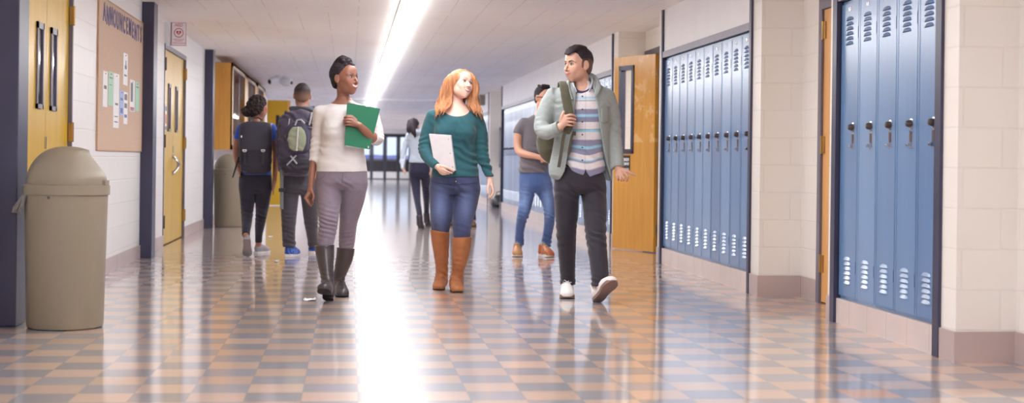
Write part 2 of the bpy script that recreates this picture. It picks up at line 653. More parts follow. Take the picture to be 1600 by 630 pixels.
# cross beams of the ceiling far down the corridor
for i, (y0, hgt) in enumerate(((35.5, 0.05), (50.5, 0.06))):
    t = MB().box(XL, XR, y0, y0 + 0.4, ZC - hgt, ZC).build('trim_%d' % (i + 8), M['ceiling'])
    tag(t, ['shallow white ceiling beam, the nearer of two', 'shallow white ceiling beam, the farther of two'][i], 'beam', kind='structure')


# ------------------------------------------------------------------ doors on the left
def narrow_window(mb_frame, mb_glass, x, y0, y1, z0, z1, fw=0.03):
    mb_frame.box(x - 0.005, x + 0.012, y0, y1, z1 - fw * 1.4, z1)
    mb_frame.box(x - 0.005, x + 0.012, y0, y1, z0, z0 + fw)
    mb_frame.box(x - 0.005, x + 0.012, y0, y0 + fw, z0, z1)
    mb_frame.box(x - 0.005, x + 0.012, y1 - fw, y1, z0, z1)
    mb_glass.box(x - 0.004, x + 0.002, y0 + fw, y1 - fw, z0 + fw, z1 - fw)


def double_door(num, d, wins, wz, lab, pulls):
    base = (XL, (d[0] + d[1]) / 2, 0)
    root = empty('door_%d' % num, base, lab, 'door', kind='structure')
    fr = MB()
    fr.box(XL - 0.11, XL + 0.008, d[0], d[0] + 0.035, 0, DT)
    fr.box(XL - 0.11, XL + 0.008, d[1] - 0.035, d[1], 0, DT)
    fr.box(XL - 0.11, XL + 0.008, d[0], d[1], DT - 0.05, DT)
    fr.build('door_frame', M['trimgrey'], root)
    mid = (d[0] + d[1]) / 2
    xf = XL - 0.02
    for k, (y0, y1) in enumerate(((d[0] + 0.037, mid - 0.003), (mid + 0.003, d[1] - 0.037))):
        leaf = MB().box(xf - 0.045, xf, y0, y1, 0.012, DT - 0.052).build('door_leaf', M['yellow'], root)
        f, g = MB(), MB()
        narrow_window(f, g, xf, wins[k][0], wins[k][1], wz[0], wz[1])
        wo = f.build('window_frame', M['trimgrey'], leaf)
        gl = g.build('glass', M['darkglass'], leaf)
        for z in (0.27, 1.145, 1.98):
            yy = d[0] + 0.03 if k == 0 else d[1] - 0.03
            h = MB()
            h.box(XL - 0.012, XL + 0.012, yy - 0.018, yy + 0.018, z - 0.065, z + 0.065)
            h.lathe([(0.009, -0.07), (0.009, 0.07)], (XL + 0.014, yy, z), n=10)
            ho = h.build('hinge', M['hinge'] if k == 0 else M['brass'], leaf)
        if pulls:
            yy = mid + (-0.05 if k == 0 else 0.05)
            h = MB()
            pts = []
            for q in range(11):
                a = math.pi * q / 10
                pts.append((xf + 0.004 + 0.06 * math.sin(a), yy + (0.05 if k else 0.02) * math.sin(a), 0.98 - 0.19 * q / 10))
            h.tube(pts, 0.010, 8)
            h.box(xf, xf + 0.006, yy - 0.02, yy + 0.02, 0.955, 1.005)
            h.box(xf, xf + 0.006, yy - 0.02, yy + 0.02, 0.765, 0.815)
            ho = h.build('pull_handle', M['chrome'], leaf, smooth=True)
    lk = MB().box(xf, xf + 0.01, mid - 0.03, mid - 0.005, 1.02, 1.10).build('lock_plate', M['chrome'], root)
    return root


double_door(1, D1, ((9.60, 9.80), (10.04, 10.24)), (1.28, 1.84), 'yellow double door behind the near trash can', False)
d2 = double_door(2, D2, ((16.44, 16.64), (17.12, 17.32)), (1.26, 1.79), 'yellow double door under the small heart sign', True)
st = MB().box(XL - 0.02, XL - 0.017, 16.20, 16.32, 1.26, 1.54, 0)
st.box(XL - 0.017, XL - 0.0165, 16.21, 16.31, 1.48, 1.53, 2).box(XL - 0.017, XL - 0.0165, 16.22, 16.30, 1.34, 1.44, 1).box(XL - 0.017, XL - 0.0165, 16.21, 16.31, 1.27, 1.31, 2)
st = st.build('door_notice', [M['paper'], M['red'], M['inkblue']])
tag(st, 'small white notice taped to the left leaf of the far yellow double door', 'notice')

# the yellow door standing open across the left side farther away
dr = empty('door_3', (-1.67, 30.0, 0), 'yellow door standing open far down on the left', 'door', kind='structure')
lf = MB().box(-1.67, -1.255, 29.97, 30.02, 0.012, 2.155, 0).build('door_leaf', M['yellow'], dr)
MB().box(-1.259, -1.20, 29.965, 30.025, 0.012, 2.155).build('door_edge', M['edgewood'], dr)
MB().box(-1.49, -1.42, 29.96, 29.97, 1.45, 1.85).build('window_pane', M['darkglass'], dr)

# ------------------------------------------------------------------ far end doors
er = empty('door_4', (1.75, YE, 0), 'dark glazed double doors at the far end of the corridor', 'door', kind='structure')
fr = MB()
for x0, x1 in ((XL, 0.45), (3.0, 3.05)):
    fr.box(x0, x1, YE, YE + 0.1, 0, 2.46)
fr.box(0.45, 3.02, YE, YE + 0.1, 2.20, 2.46, 1)
we = fr.build('wall_end', [M['wall'], M['plaster']])
tag(we, 'wall around the glazed doors at the far end', 'wall', kind='structure')
lx = [0.47, 1.10, 1.75, 2.40, 3.00]
fr = MB()
fr.box(0.45, 3.02, YE - 0.04, YE + 0.06, 2.10, 2.22)
for x in lx:
    fr.box(x - 0.045, x + 0.045, YE - 0.04, YE + 0.06, 0, 2.2)
fr.build('door_frame', M['black'], er)
for k in range(4):
    x0, x1 = lx[k] + 0.05, lx[k + 1] - 0.05
    lf = MB()
    lf.box(x0, x1, YE, YE + 0.045, 0.0, 0.98).box(x0, x1, YE, YE + 0.045, 2.05, 2.1)
    lf.box(x0, x0 + 0.05, YE, YE + 0.045, 0.98, 2.05).box(x1 - 0.05, x1, YE, YE + 0.045, 0.98, 2.05)
    lf = lf.build('door_leaf', M['black'], er)
    kp = MB().box(x0 + 0.02, x1 - 0.02, YE - 0.006, YE, 0.04, 0.36)
    g = MB().box(x0 + 0.05, x1 - 0.05, YE + 0.02, YE + 0.026, 0.98, 2.05)
    ph = MB().box(x0 + 0.04, x1 - 0.04, YE - 0.06, YE - 0.03, 0.90, 0.95).box(x0 + 0.04, x0 + 0.08, YE - 0.06, YE, 0.9, 0.95).box(x1 - 0.08, x1 - 0.04, YE - 0.06, YE, 0.9, 0.95)
    for mb, nm, mt in ((kp, 'kick_plate', M['white']), (g, 'glass', M['glass']), (ph, 'push_bar', M['trimgrey'])):
        ob = mb.build(nm, mt, lf)
# outside, beyond the glass
M['snow'] = plain('pale_pavement', srgb(210, 214, 226), 0.8, var=0.03, scale=0.6)
tag(MB().box(-30, 40, YE + 0.5, YE + 60, -0.25, -0.12).build('ground', M['snow']), 'pale pavement outside the end doors', 'ground', kind='structure')
M['hedge'] = plain('blue_grey_hedge', srgb(140, 146, 196), 0.9, var=0.08, scale=0.7)
hp = []
rr = random.Random(3)
hx = -30.0
top = []
while hx < 42:
    top.append((hx, 1.15 + rr.uniform(-0.18, 0.22)))
    hx += 1.1
out = [(-30, YE + 40, -0.2)] + [(x, YE + 40, z) for x, z in top] + [(42, YE + 40, -0.2)]
tag(MB().prism(out, (0, 3, 0)).build('hedge', M['hedge']), 'blue grey hedge outside beyond the glass doors', 'hedge')

wd = bpy.data.worlds.new('sky')
S.world = wd
wd.use_nodes = True
bg = wd.node_tree.nodes['Background']
bg.inputs[0].default_value = srgb(214, 228, 250)
bg.inputs[1].default_value = 1.6

# ------------------------------------------------------------------ lights the corridor has: one continuous fluorescent strip
def emit(name, col, strength):
    m = bpy.data.materials.new(name)
    m.use_nodes = True
    nt = m.node_tree
    nt.nodes.remove(nt.nodes['Principled BSDF'])
    e = nt.nodes.new('ShaderNodeEmission')
    e.inputs[0].default_value = col
    e.inputs[1].default_value = strength
    nt.links.new(e.outputs[0], nt.nodes['Material Output'].inputs[0])
    return m


STRIP = 35.0
M['lamp'] = emit('fluorescent_diffuser', (1.0, 0.992, 0.99, 1), STRIP)
lr = empty('strip_light', (0.56, 30, ZC), 'long continuous white fluorescent strip light along the ceiling', 'ceiling light')
h = MB().box(0.46, 0.66, YB + 0.3, 70.0, ZC - 0.02, ZC - 0.0005).build('housing', M['white'], lr)
g = MB()
k_ = MB()
y = YB + 0.35
while y < 69.5:
    g.prism([(0.475, y, ZC - 0.064), (0.49, y, ZC - 0.07), (0.63, y, ZC - 0.07), (0.645, y, ZC - 0.064)], (0, 2.42, 0))
    k_.prism([(0.465, y, ZC - 0.02), (0.475, y, ZC - 0.0638), (0.645, y, ZC - 0.0638), (0.655, y, ZC - 0.02)], (0, 2.42, 0))
    y += 2.44
g.build('diffuser', M['lamp'], lr)
M['lampside'] = emit('fluorescent_lens_side', (1.0, 0.99, 0.985, 1), 11.0)
k_.build('lens_side', M['lampside'], lr)
M['added_lamp'] = emit('added_light_diffuser', (1.0, 0.98, 0.95, 1), 30.0)
cl = empty('added_room_light', (4.5, 14.7, ZC), 'unseen light panel added in the room behind the open oak door', 'ceiling light')  # unseen panel added to brighten what shows through the oak door window
MB().box(4.2, 4.8, 13.8, 15.6, ZC - 0.03, ZC).build('housing', M['white'], cl)
MB().box(4.23, 4.77, 13.83, 15.57, ZC - 0.045, ZC - 0.03).build('diffuser', M['added_lamp'], cl)

# ------------------------------------------------------------------ lockers
LW, LZ0, LZ1 = 0.3048, 0.155, 1.988


def louvre(mb, y, z, w, h, d, mi_hood, mi_slot, xf):
    """pressed vent: an arched hood that opens downward (the aisle is on the -X side)"""
    n = 10
    top, bot = [], []
    for k in range(n + 1):
        t = -1 + 2 * k / n
        e = math.sqrt(max(0.0, 1 - t * t)) ** 0.8
        top.append((xf - 0.0006, y + t * w / 2, z + h * e))
        bot.append((xf - 0.0006 - d * e, y + t * w / 2, z))
    vs = top + bot
    fs = [(k, k + 1, n + 2 + k, n + 1 + k) for k in range(n)]
    mb.add(vs, fs, mi_hood)
    back = [(xf - 0.0004, y + (-1 + 2 * k / n) * w / 2, z) for k in range(n + 1)]
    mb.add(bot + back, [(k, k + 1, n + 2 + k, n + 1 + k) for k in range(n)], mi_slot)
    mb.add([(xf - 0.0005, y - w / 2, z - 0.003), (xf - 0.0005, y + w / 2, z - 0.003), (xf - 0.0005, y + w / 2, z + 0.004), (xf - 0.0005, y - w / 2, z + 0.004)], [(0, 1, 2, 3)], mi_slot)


def make_locker(shade):
    """one locker standing at the origin: its door is the plane x = 0, it is LW wide along +Y"""
    root = empty('locker', (0, 0, 0))
    MB().box(0.012, 0.38, 0.001, LW - 0.001, LZ0, LZ1).build('cabinet_body', LOCK[shade], root)
    g = 0.004
    mb = MB()
    mb.box(0.0, 0.014, g, LW - g, LZ0 + 0.02, LZ1 - 0.02, 0)
    mb.box(-0.002, 0.001, LW - 0.03, LW - 0.012, LZ0 + 0.02, LZ1 - 0.02, 0)
    for z in (1.715, 1.745, 1.775, 1.805, 1.835, 1.865):
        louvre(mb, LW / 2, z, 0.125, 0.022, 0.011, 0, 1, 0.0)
    for z in (0.253, 0.282, 0.311, 0.340, 0.369, 0.398):
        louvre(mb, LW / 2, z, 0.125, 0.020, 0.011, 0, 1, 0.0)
    for z in (1.78, 0.36):      # hinge slot beside the vents
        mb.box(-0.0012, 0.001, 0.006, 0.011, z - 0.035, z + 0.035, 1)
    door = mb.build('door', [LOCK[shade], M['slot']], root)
    pl = MB().box(-0.003, 0.0, LW / 2 - 0.022, LW / 2 + 0.022, 1.920, 1.945).build('number_plate', M['chrome'], door)
    yk = 0.075
    k = MB()
    k.lathe([(0.030, 0.0), (0.030, 0.004), (0.024, 0.006)], (0, yk, 1.208), (-1, 0, 0), 20, 0)
    k.lathe([(0.021, 0.005), (0.021, 0.014), (0.016, 0.030), (0.012, 0.033)], (0, yk, 1.208), (-1, 0, 0), 20, 1)
    k.build('combination_dial', [M['chrome'], M['dial']], door, smooth=True)
    la = MB()
    la.box(-0.004, 0.0, yk - 0.022, yk + 0.022, 1.075, 1.172, 0)
    la.box(-0.006, -0.004, yk - 0.014, yk + 0.014, 1.108, 1.165, 1)
    la.prism([(-0.004, yk - 0.016, 1.110), (-0.026, yk - 0.016, 1.100), (-0.026, yk - 0.016, 1.086), (-0.004, yk - 0.016, 1.080)], (0, 0.032, 0), 0)
    la.build('lift_latch', [M['chrome'], M['dial']], door, bevel=0.002)
    return root


PROTO = [make_locker(i) for i in range(3)]
USED = [False] * 3


def place_locker(y, shade, label, group):
    if not USED[shade]:
        o = PROTO[shade]
        USED[shade] = True
    else:
        o = copy_tree(PROTO[shade])
    o.location = (XR + 0.012, y, 0)
    return tag(o, label, 'locker', group)


ORD = ['first', 'second', 'third', 'fourth', 'fifth', 'sixth', 'seventh', 'eighth', 'ninth', 'tenth', '11th', '12th', '13th', '14th', '15th',
       '16th', '17th', '18th', '19th', '20th', '21st', '22nd', '23rd', '24th', '25th', '26th', '27th', '28th', '29th', '30th', '31st', '32nd', '33rd',
       '34th', '35th', '36th', '37th', '38th', '39th', '40th', '41st', '42nd', '43rd', '44th', '45th', '46th', '47th']
SH_A = [0, 1, 0, 0, 2]
n = 5
y0 = A0 + 0.075
for i in range(n):        # i counts from the far post = left in the view
    y = y0 + (n - 1 - i) * LW
    place_locker(y, SH_A[i], 'blue steel locker, %s from the left in the nearest bank of five' % ORD[i], 'lockers in the nearest bank')
SH_B = [0, 0, 2, 0, 1, 1, 2, 1, 0, 0]
n = 10
y0 = B0 + 0.055 + 0.01
for i in range(n):
    y = y0 + (n - 1 - i) * LW
    place_locker(y, SH_B[i], 'blue steel locker, %s from the left in the bank of ten beside the oak door' % ORD[i], 'lockers in the bank of ten')
rr = random.Random(11)
n = 39
y0 = C0 + 0.06
for i in range(n):
    place_locker(y0 + i * LW, rr.choice((0, 0, 1, 2)), 'blue locker in the long far bank, %s from its near navy post' % ORD[i], 'lockers in the long far bank')
for i in range(46):
    place_locker(DD0 + 0.06 + i * LW, rr.choice((0, 0, 1, 2)), 'small blue locker in the farthest bank, %s from its near navy post' % ORD[i], 'lockers in the farthest bank')

# ------------------------------------------------------------------ oak doors on the right
dr = empty('door_5', (XRR, 9.9, 0), 'oak door edge in the navy frame between the two near locker banks', 'door', kind='structure')
f = MB()
f.box(XRR - 0.02, XRR + 0.06, 9.955, 10.02, 0, DT + 0.05).box(XRR - 0.02, XRR + 0.06, 8.93, 9.955, DT - 0.12, DT + 0.05)
f.box(XRR - 0.02, XRR + 0.06, 8.90, 8.95, 0, DT + 0.05)
f.build('door_frame', M['trimgrey'], dr)
lf = MB().box(XRR - 0.002, XRR + 0.045, 8.955, 9.95, 0.01, DT - 0.125).build('door_leaf', M['edgewood'], dr)
for z in (0.28, 1.12, 1.93):
    h = MB().box(XRR - 0.012, XRR + 0.004, 9.90, 9.96, z - 0.06, z + 0.06)
    h.lathe([(0.009, -0.065), (0.009, 0.065)], (XRR - 0.014, 9.95, z), n=10)
    h.build('hinge', M['brass'], lf)

# the worn oak door standing open: hinged on the recessed wall, free edge at the locker line
hx, hy, fx, fy = 3.322, 15.415, 3.012, 16.17
dv = Vector((fx - hx, fy - hy, 0))
dl = dv.length
dang = math.atan2(dv.y, dv.x)
dr = empty('door_6', (hx, hy, 0), 'worn oak door with a narrow window standing open beside the bank of ten lockers', 'door', kind='structure')
# built along local +X (hinge at 0), camera side is +Y (turned by dang), thickness 45 mm
DH = 2.155
th = 0.045
wx0, wx1, wz0, wz1 = dl * 0.50, dl * 0.865, 1.075, 2.055
lf = MB()
lf.box(0, wx0, 0, th, 0.012, DH).box(wx1, dl, 0, th, 0.012, DH).box(wx0, wx1, 0, th, 0.012, wz0).box(wx0, wx1, 0, th, wz1, DH)
lf = lf.build('door_leaf', M['doorwood'], None)
ORIGIN[lf.name] = Vector((0, 0, 0))
lf.parent = dr
f = MB()
for (a, b_, c, d_) in ((wx0, wx0 + 0.045, wz0, wz1), (wx1 - 0.045, wx1, wz0, wz1), (wx0, wx1, wz0, wz0 + 0.05), (wx0, wx1, wz1 - 0.05, wz1)):
    f.box(a, b_, -0.008, th + 0.012, c, d_)
fo = f.build('window_frame', M['navy'], None); fo.parent = lf
g = MB().box(wx0 + 0.045, wx1 - 0.045, th * 0.4, th * 0.5, wz0 + 0.05, wz1 - 0.05).build('glass', M['glass'], None); g.parent = lf
h = MB()
for z in (0.25, 1.10, 1.95):
    h.lathe([(0.008, -0.055), (0.008, 0.055)], (-0.006, th / 2, z), n=10)
h = h.build('hinge', M['brass'], None); h.parent = lf
# dark plate with the room number under the window
sx = (wx0 + wx1) / 2
sg = MB().box(sx - 0.085, sx + 0.085, th, th + 0.006, 0.875, 1.055).build('room_sign', M['black'], None); sg.parent = lf

lines = MB()
# three rows of small white lettering, too fine to read: strokes of uneven width
rr = random.Random(5)
for z, hh in ((1.008, 0.034), (0.962, 0.030), (0.905, 0.016)):
    x = sx - 0.07
    while x < sx + 0.062:
        ww = rr.uniform(0.008, 0.018)
        lines.box(x, x + ww, th + 0.006, th + 0.007, z - hh / 2, z + hh / 2)
        x += ww + rr.uniform(0.004, 0.008)
lo = lines.build('sign_lettering', M['white'], None); lo.parent = sg
dr.rotation_euler = (0, 0, dang)
f = MB().box(XRR - 0.012, XRR + 0.15, 15.36, 15.41, 0, 2.24).box(XRR - 0.012, XRR + 0.15, 15.41, 16.15, 2.18, 2.24).box(XRR - 0.012, XRR + 0.15, 16.15, 16.198, 0, 2.24)
f.build('trim_12', M['navy'])['kind'] = 'structure'
bpy.data.objects['trim_12']['label'] = 'navy steel door frame in the recess behind the open oak door'

# dark door edge and shoe in the far recess
t = MB().box(XRR - 0.11, XRR - 0.001, 30.45, 31.15, 0.83, 1.70, 0).box(XRR - 0.114, XRR - 0.11, 30.52, 31.08, 0.90, 1.63, 1)
nc = tag(t.build('wall_mounted_case', [M['navy'], M['darkglass']], bevel=0.004), 'dark navy wall case in the far right recess', 'notice case')
MB().box(XRR - 0.10, XRR - 0.012, 30.447, 30.45, 0.92, 1.60).build('side_panel', plain('blue_case_side', srgb(104, 122, 170), 0.3), nc)
b = MB()
b.lathe([(0.02, 0), (0.16, 0.0), (0.19, 0.05), (0.17, 0.16), (0.09, 0.24), (0.02, 0.26)], (XR + 0.16, 30.5, 0.0), n=20)
b = b.build('gym_bag', M['black'], smooth=True)
MB().tube([(XR + 0.08, 30.5, 0.22), (XR + 0.10, 30.5, 0.31), (XR + 0.2, 30.5, 0.33), (XR + 0.24, 30.5, 0.22)], 0.012, 6).build('carry_strap', M['black'], b)
tag(b, 'black bag lying on the floor in the far right recess', 'bag')
b = MB().box(XR - 0.11, XR, 32.4, 32.75, 2.22, 2.44).build('wall_speaker', plain('grey_brown_box', srgb(150, 136, 124), 0.6), bevel=0.01)
MB().lathe([(0.07, 0), (0.07, 0.006), (0.03, 0.01)], (XR - 0.11, 32.58, 2.33), (-1, 0, 0), 16).build('grille', M['dial'], b)
tag(b, 'small grey box mounted high on the far right wall', 'speaker')

# ------------------------------------------------------------------ announcements board
by0, by1, bz0, bz1 = 11.74, 14.18, 1.03, 2.245
bd = empty('bulletin_board', (XL, 12.95, 1.03), 'tan cork announcements board with purple letters on the left wall', 'bulletin board')
MB().box(XL + 0.001, XL + 0.012, by0, by1, bz0, bz1).build('cork_panel', M['cork'], bd)
t = MB()
for a in ((by0 - 0.012, by0, bz0 - 0.010, bz1 + 0.010), (by1, by1 + 0.012, bz0 - 0.010, bz1 + 0.010), (by0, by1, bz0 - 0.010, bz0), (by0, by1, bz1, bz1 + 0.010)):
    t.box(XL + 0.001, XL + 0.015, *a)
t.build('frame', plain('tan_board_edge', srgb(190, 152, 122), 0.6), bd)
letters = 'ANNOUNCEMENTS'
rl = random.Random(2)
for i, ch in enumerate(letters):
    yy = 11.985 + (14.05 - 11.985) * i / 12.0
    mat = Matrix.Translation((XL + 0.0145, yy, 2.122 + rl.uniform(-0.008, 0.012))) @ Matrix.Rotation(math.pi / 2, 4, 'Z') @ Matrix.Rotation(math.pi / 2, 4, 'X') @ Matrix.Rotation(rl.uniform(-0.05, 0.05), 4, 'Z')
    text_mesh('letter', ch, 0.205, M['letter'], bd, mat, 0.001, xs=0.92, bold=0.006)


def pinned(name, y0, y1, z0, z1, mats, label, marks=()):
    mb = MB().box(XL + 0.0125, XL + 0.0145, y0, y1, z0, z1, 0)
    for (a, b_, c, d_, mi) in marks:
        mb.box(XL + 0.0145, XL + 0.015, y0 + (y1 - y0) * a, y0 + (y1 - y0) * b_, z0 + (z1 - z0) * c, z0 + (z1 - z0) * d_, mi)
    mb.lathe([(0.005, 0), (0.0035, 0.006)], (XL + 0.0145, (y0 + y1) / 2, z1 - 0.02), (1, 0, 0), 8, len(mats) - 1)
    return tag(mb.build(name, mats), label, 'notice', 'notices pinned to the announcements board')


def py(u):   # along the wall from a photograph column
    d = ray(u, 150)
    return d.y * XL / d.x


def pz(u, v):
    d = ray(u, v)
    return CAM_H + d.z * XL / d.x


def pin_px(name, u0, u1, vt, vb, mats, label, marks=()):
    um = (u0 + u1) / 2
    return pinned(name, py(u0), py(u1), pz(um, vb), pz(um, vt), mats + [M['red']], label, marks)


pin_px('notice', 158, 165, 111, 167, [M['paper'], M['inkgrey']], 'narrow white notice, leftmost on the announcements board', [(0.2, 0.8, 0.5, 0.6, 1)])
pin_px('notice', 166.5, 174, 112, 165, [M['greenpaper'], M['inkgrey']], 'pale green notice, the left of two on the announcements board', [(0.2, 0.85, 0.8, 0.84, 1), (0.2, 0.7, 0.6, 0.62, 1)])
pin_px('notice', 174.5, 183.5, 115, 200, [M['paper'], M['inkgrey']], 'long white notice hanging lowest on the announcements board', [(0.3, 0.8, 0.42, 0.46, 1), (0.2, 0.8, 0.1, 0.12, 1), (0.2, 0.8, 0.2, 0.22, 1)])
pin_px('notice', 184.5, 190.5, 141, 181, [M['bluepaper'], M['inkblue']], 'pale blue notice in the middle of the announcements board', [(0.2, 0.8, 0.1, 0.3, 1), (0.2, 0.8, 0.6, 0.7, 1)])
pin_px('notice', 191, 197, 144, 194, [M['paper'], M['inkblue'], M['inkgrey']], 'white notice with blue print right of the pale blue one', [(0.15, 0.85, 0.75, 0.92, 2), (0.15, 0.85, 0.2, 0.3, 1), (0.15, 0.85, 0.5, 0.65, 2)])
pin_px('notice', 189.5, 196.5, 83, 133, [M['paper'], M['inkgrey'], M['black']], 'white notice with a dark emblem, topmost on the announcements board', [(0.35, 0.75, 0.5, 0.62, 2), (0.5, 0.65, 0.6, 0.78, 2), (0.2, 0.8, 0.28, 0.33, 1)])
pin_px('notice', 200.5, 208, 125, 174, [M['paper'], M['red'], M['inkblue'], M['inkgrey']], 'white notice with a red band on the announcements board', [(0.1, 0.9, 0.06, 0.13, 1), (0.1, 0.9, 0.02, 0.05, 2), (0.15, 0.6, 0.3, 0.9, 3)])
pin_px('notice', 209, 215, 128, 174, [M['greenpaper'], M['inkgrey']], 'pale green notice, the rightmost on the announcements board', [(0.2, 0.85, 0.8, 0.84, 1)])

# ------------------------------------------------------------------ heart sign that stands out from the wall over the second door
sy = 15.95
sg = empty('heart_sign', (XL, sy, 2.17), 'white flag sign with a red heart sticking out above the far yellow door', 'sign')
SW = 0.175
sx0, sx1, sz0, sz1 = -1.925, -1.755, 2.172, 2.432
t = MB().box(sx0, sx1, sy - 0.004, sy, sz0, sz1, 0)
t.build('sign_panel', M['white'], sg)
t = MB()
for (a, b_, c, d_) in ((sx0 + 0.006, sx1 - 0.006, sz1 - 0.011, sz1 - 0.006), (sx0 + 0.006, sx1 - 0.006, sz0 + 0.006, sz0 + 0.011), (sx0 + 0.006, sx0 + 0.011, sz0 + 0.006, sz1 - 0.006), (sx1 - 0.011, sx1 - 0.006, sz0 + 0.006, sz1 - 0.006)):
    t.box(a, b_, sy - 0.0055, sy - 0.004, c, d_)
t.build('printed_border', M['pinkprint'], sg)
hcx, hcz = (sx0 + sx1) / 2, 2.315
t = MB()
ring_o = [(hcx + 0.050 * math.cos(a), sy - 0.004, hcz + 0.050 * math.sin(a)) for a in [2 * math.pi * k / 32 for k in range(32)]]
for k in range(32):
    a0, a1 = 2 * math.pi * k / 32, 2 * math.pi * (k + 1) / 32
    q = [(hcx + r * math.cos(a), sy - 0.004, hcz + r * math.sin(a)) for r, a in ((0.043, a0), (0.051, a0), (0.051, a1), (0.043, a1))]
    t.prism(q, (0, -0.0015, 0), 0)
hp = []
for k in range(40):
    a = 2 * math.pi * k / 40
    hp.append((hcx + 0.0017 * 16 * math.sin(a) ** 3, sy - 0.004, hcz + 0.0017 * (13 * math.cos(a) - 5 * math.cos(2 * a) - 2 * math.cos(3 * a) - math.cos(4 * a)) + 0.002))
t.prism(hp, (0, -0.0015, 0), 0)
bolt = [(hcx + x, sy - 0.0055, hcz + z) for x, z in ((0.006, 0.022), (-0.010, -0.002), (-0.001, -0.002), (-0.006, -0.022), (0.011, 0.004), (0.002, 0.004))]
t.prism(bolt, (0, -0.001, 0), 1)
t.build('heart_emblem', [M['red'], M['white']], sg)
mat = Matrix.Translation((hcx, sy - 0.005, 2.398)) @ Matrix.Rotation(math.pi / 2, 4, 'X')
text_mesh('lettering', 'AED', 0.045, M['pinkprint'], sg, mat, 0.0008, bold=0.001)
t = MB()
for z, ww in ((2.245, 0.11), (2.228, 0.08), (2.205, 0.12)):
    x = hcx - ww / 2
    while x < hcx + ww / 2:
        q = rl.uniform(0.006, 0.016)
        t.box(x, x + q, sy - 0.005, sy - 0.004, z - 0.004, z + 0.004)
        x += q + 0.004
t.build('small_print', M['pinkprint'], sg)
MB().box(XL, sx0 + 0.01, sy - 0.004, sy + 0.002, 2.175, 2.43).build('mounting_flange', M['white'], sg)

# ------------------------------------------------------------------ trash cans
def trash_can(loc, label, liner):
    root = empty('trash_can', loc, label, 'trash can', 'beige domed trash cans')
    c = Vector(loc)
    MB().lathe([(0.195, 0.0), (0.208, 0.006), (0.212, 0.02), (0.229, 0.76), (0.229, 0.80), (0.215, 0.80)], c, n=64).build('bin_body', M['beige'], root, smooth=True)
    # domed lid with a swing flap cut flat on its right-hand side
    mb = MB()
    prof = [(0.228, 0.755), (0.239, 0.757), (0.239, 0.808), (0.222, 0.815)]
    mb.lathe(prof, c, n=64, caps=True)
    n, m = 72, 40
    vs = []
    for i in range(m + 1):
        a = math.pi / 2 * i / m
        for k in range(n):
            g = 2 * math.pi * k / n
            h = 0.218 * math.sin(a)
            r = 0.222 * max(0.0, math.cos(a)) ** 0.86
            # the swing flap faces +X: a brow over a shallow hollow
            gg = g if g < math.pi else g - 2 * math.pi
            az = math.exp(-(gg / 1.05) ** 6)
            t = (h - 0.045) / 0.150
            if 0 < t < 1:
                r -= az * 0.025 * math.sin(math.pi * min(1.0, t ** 1.5)) ** 0.8
            r += az * 0.012 * math.exp(-((h - 0.200) / 0.016) ** 2) * min(1, r / 0.05)
            z = 0.812 + h
            x, y = r * math.cos(g), r * math.sin(g)
            vs.append((c.x + x, c.y + y, c.z + z))
    fs = []
    for i in range(m):
        for k in range(n):
            k2 = (k + 1) % n
            fs.append((i * n + k, i * n + k2, (i + 1) * n + k2, (i + 1) * n + k))
    fs.append(tuple(m * n + k for k in range(n)))
    mb.add(vs, fs)
    mb.box(c.x + 0.155, c.x + 0.226, c.y - 0.07, c.y + 0.07, c.z + 0.80, c.z + 0.838)
    mb.build('domed_lid', M['beige'], root, smooth=True)
    bolt = MB().lathe([(0.008, 0), (0.008, 0.004), (0.004, 0.006)], c + Vector((-0.055, -0.2215, 0.742)), (0, -1, 0), 10)
    bolt.build('rivet', M['dial'], root)
    if liner:
        t = MB()
        rr = random.Random(9)
        for k in range(9):
            a = math.pi * (1.02 + 0.02 * k)
            p0 = c + Vector((0.232 * math.cos(a), 0.232 * math.sin(a), 0.755))
            pts = [p0]
            for q in range(1, 5):
                pts.append(p0 + Vector((-0.0165 * q + rr.uniform(-0.006, 0.006) + 0.004 * k * q / 4, rr.uniform(-0.01, 0.01), -0.026 * q)))
            t.tube(pts, [0.006, 0.009, 0.008, 0.009, 0.004], 6)
        t.build('bag_liner', M['liner'], root, smooth=True)
    return root


trash_can((-1.597, 8.50, 0), 'large beige domed trash can before the near yellow door', True)
trash_can((-1.663, 20.80, 0), 'beige domed trash can under the oak display cabinets', False)

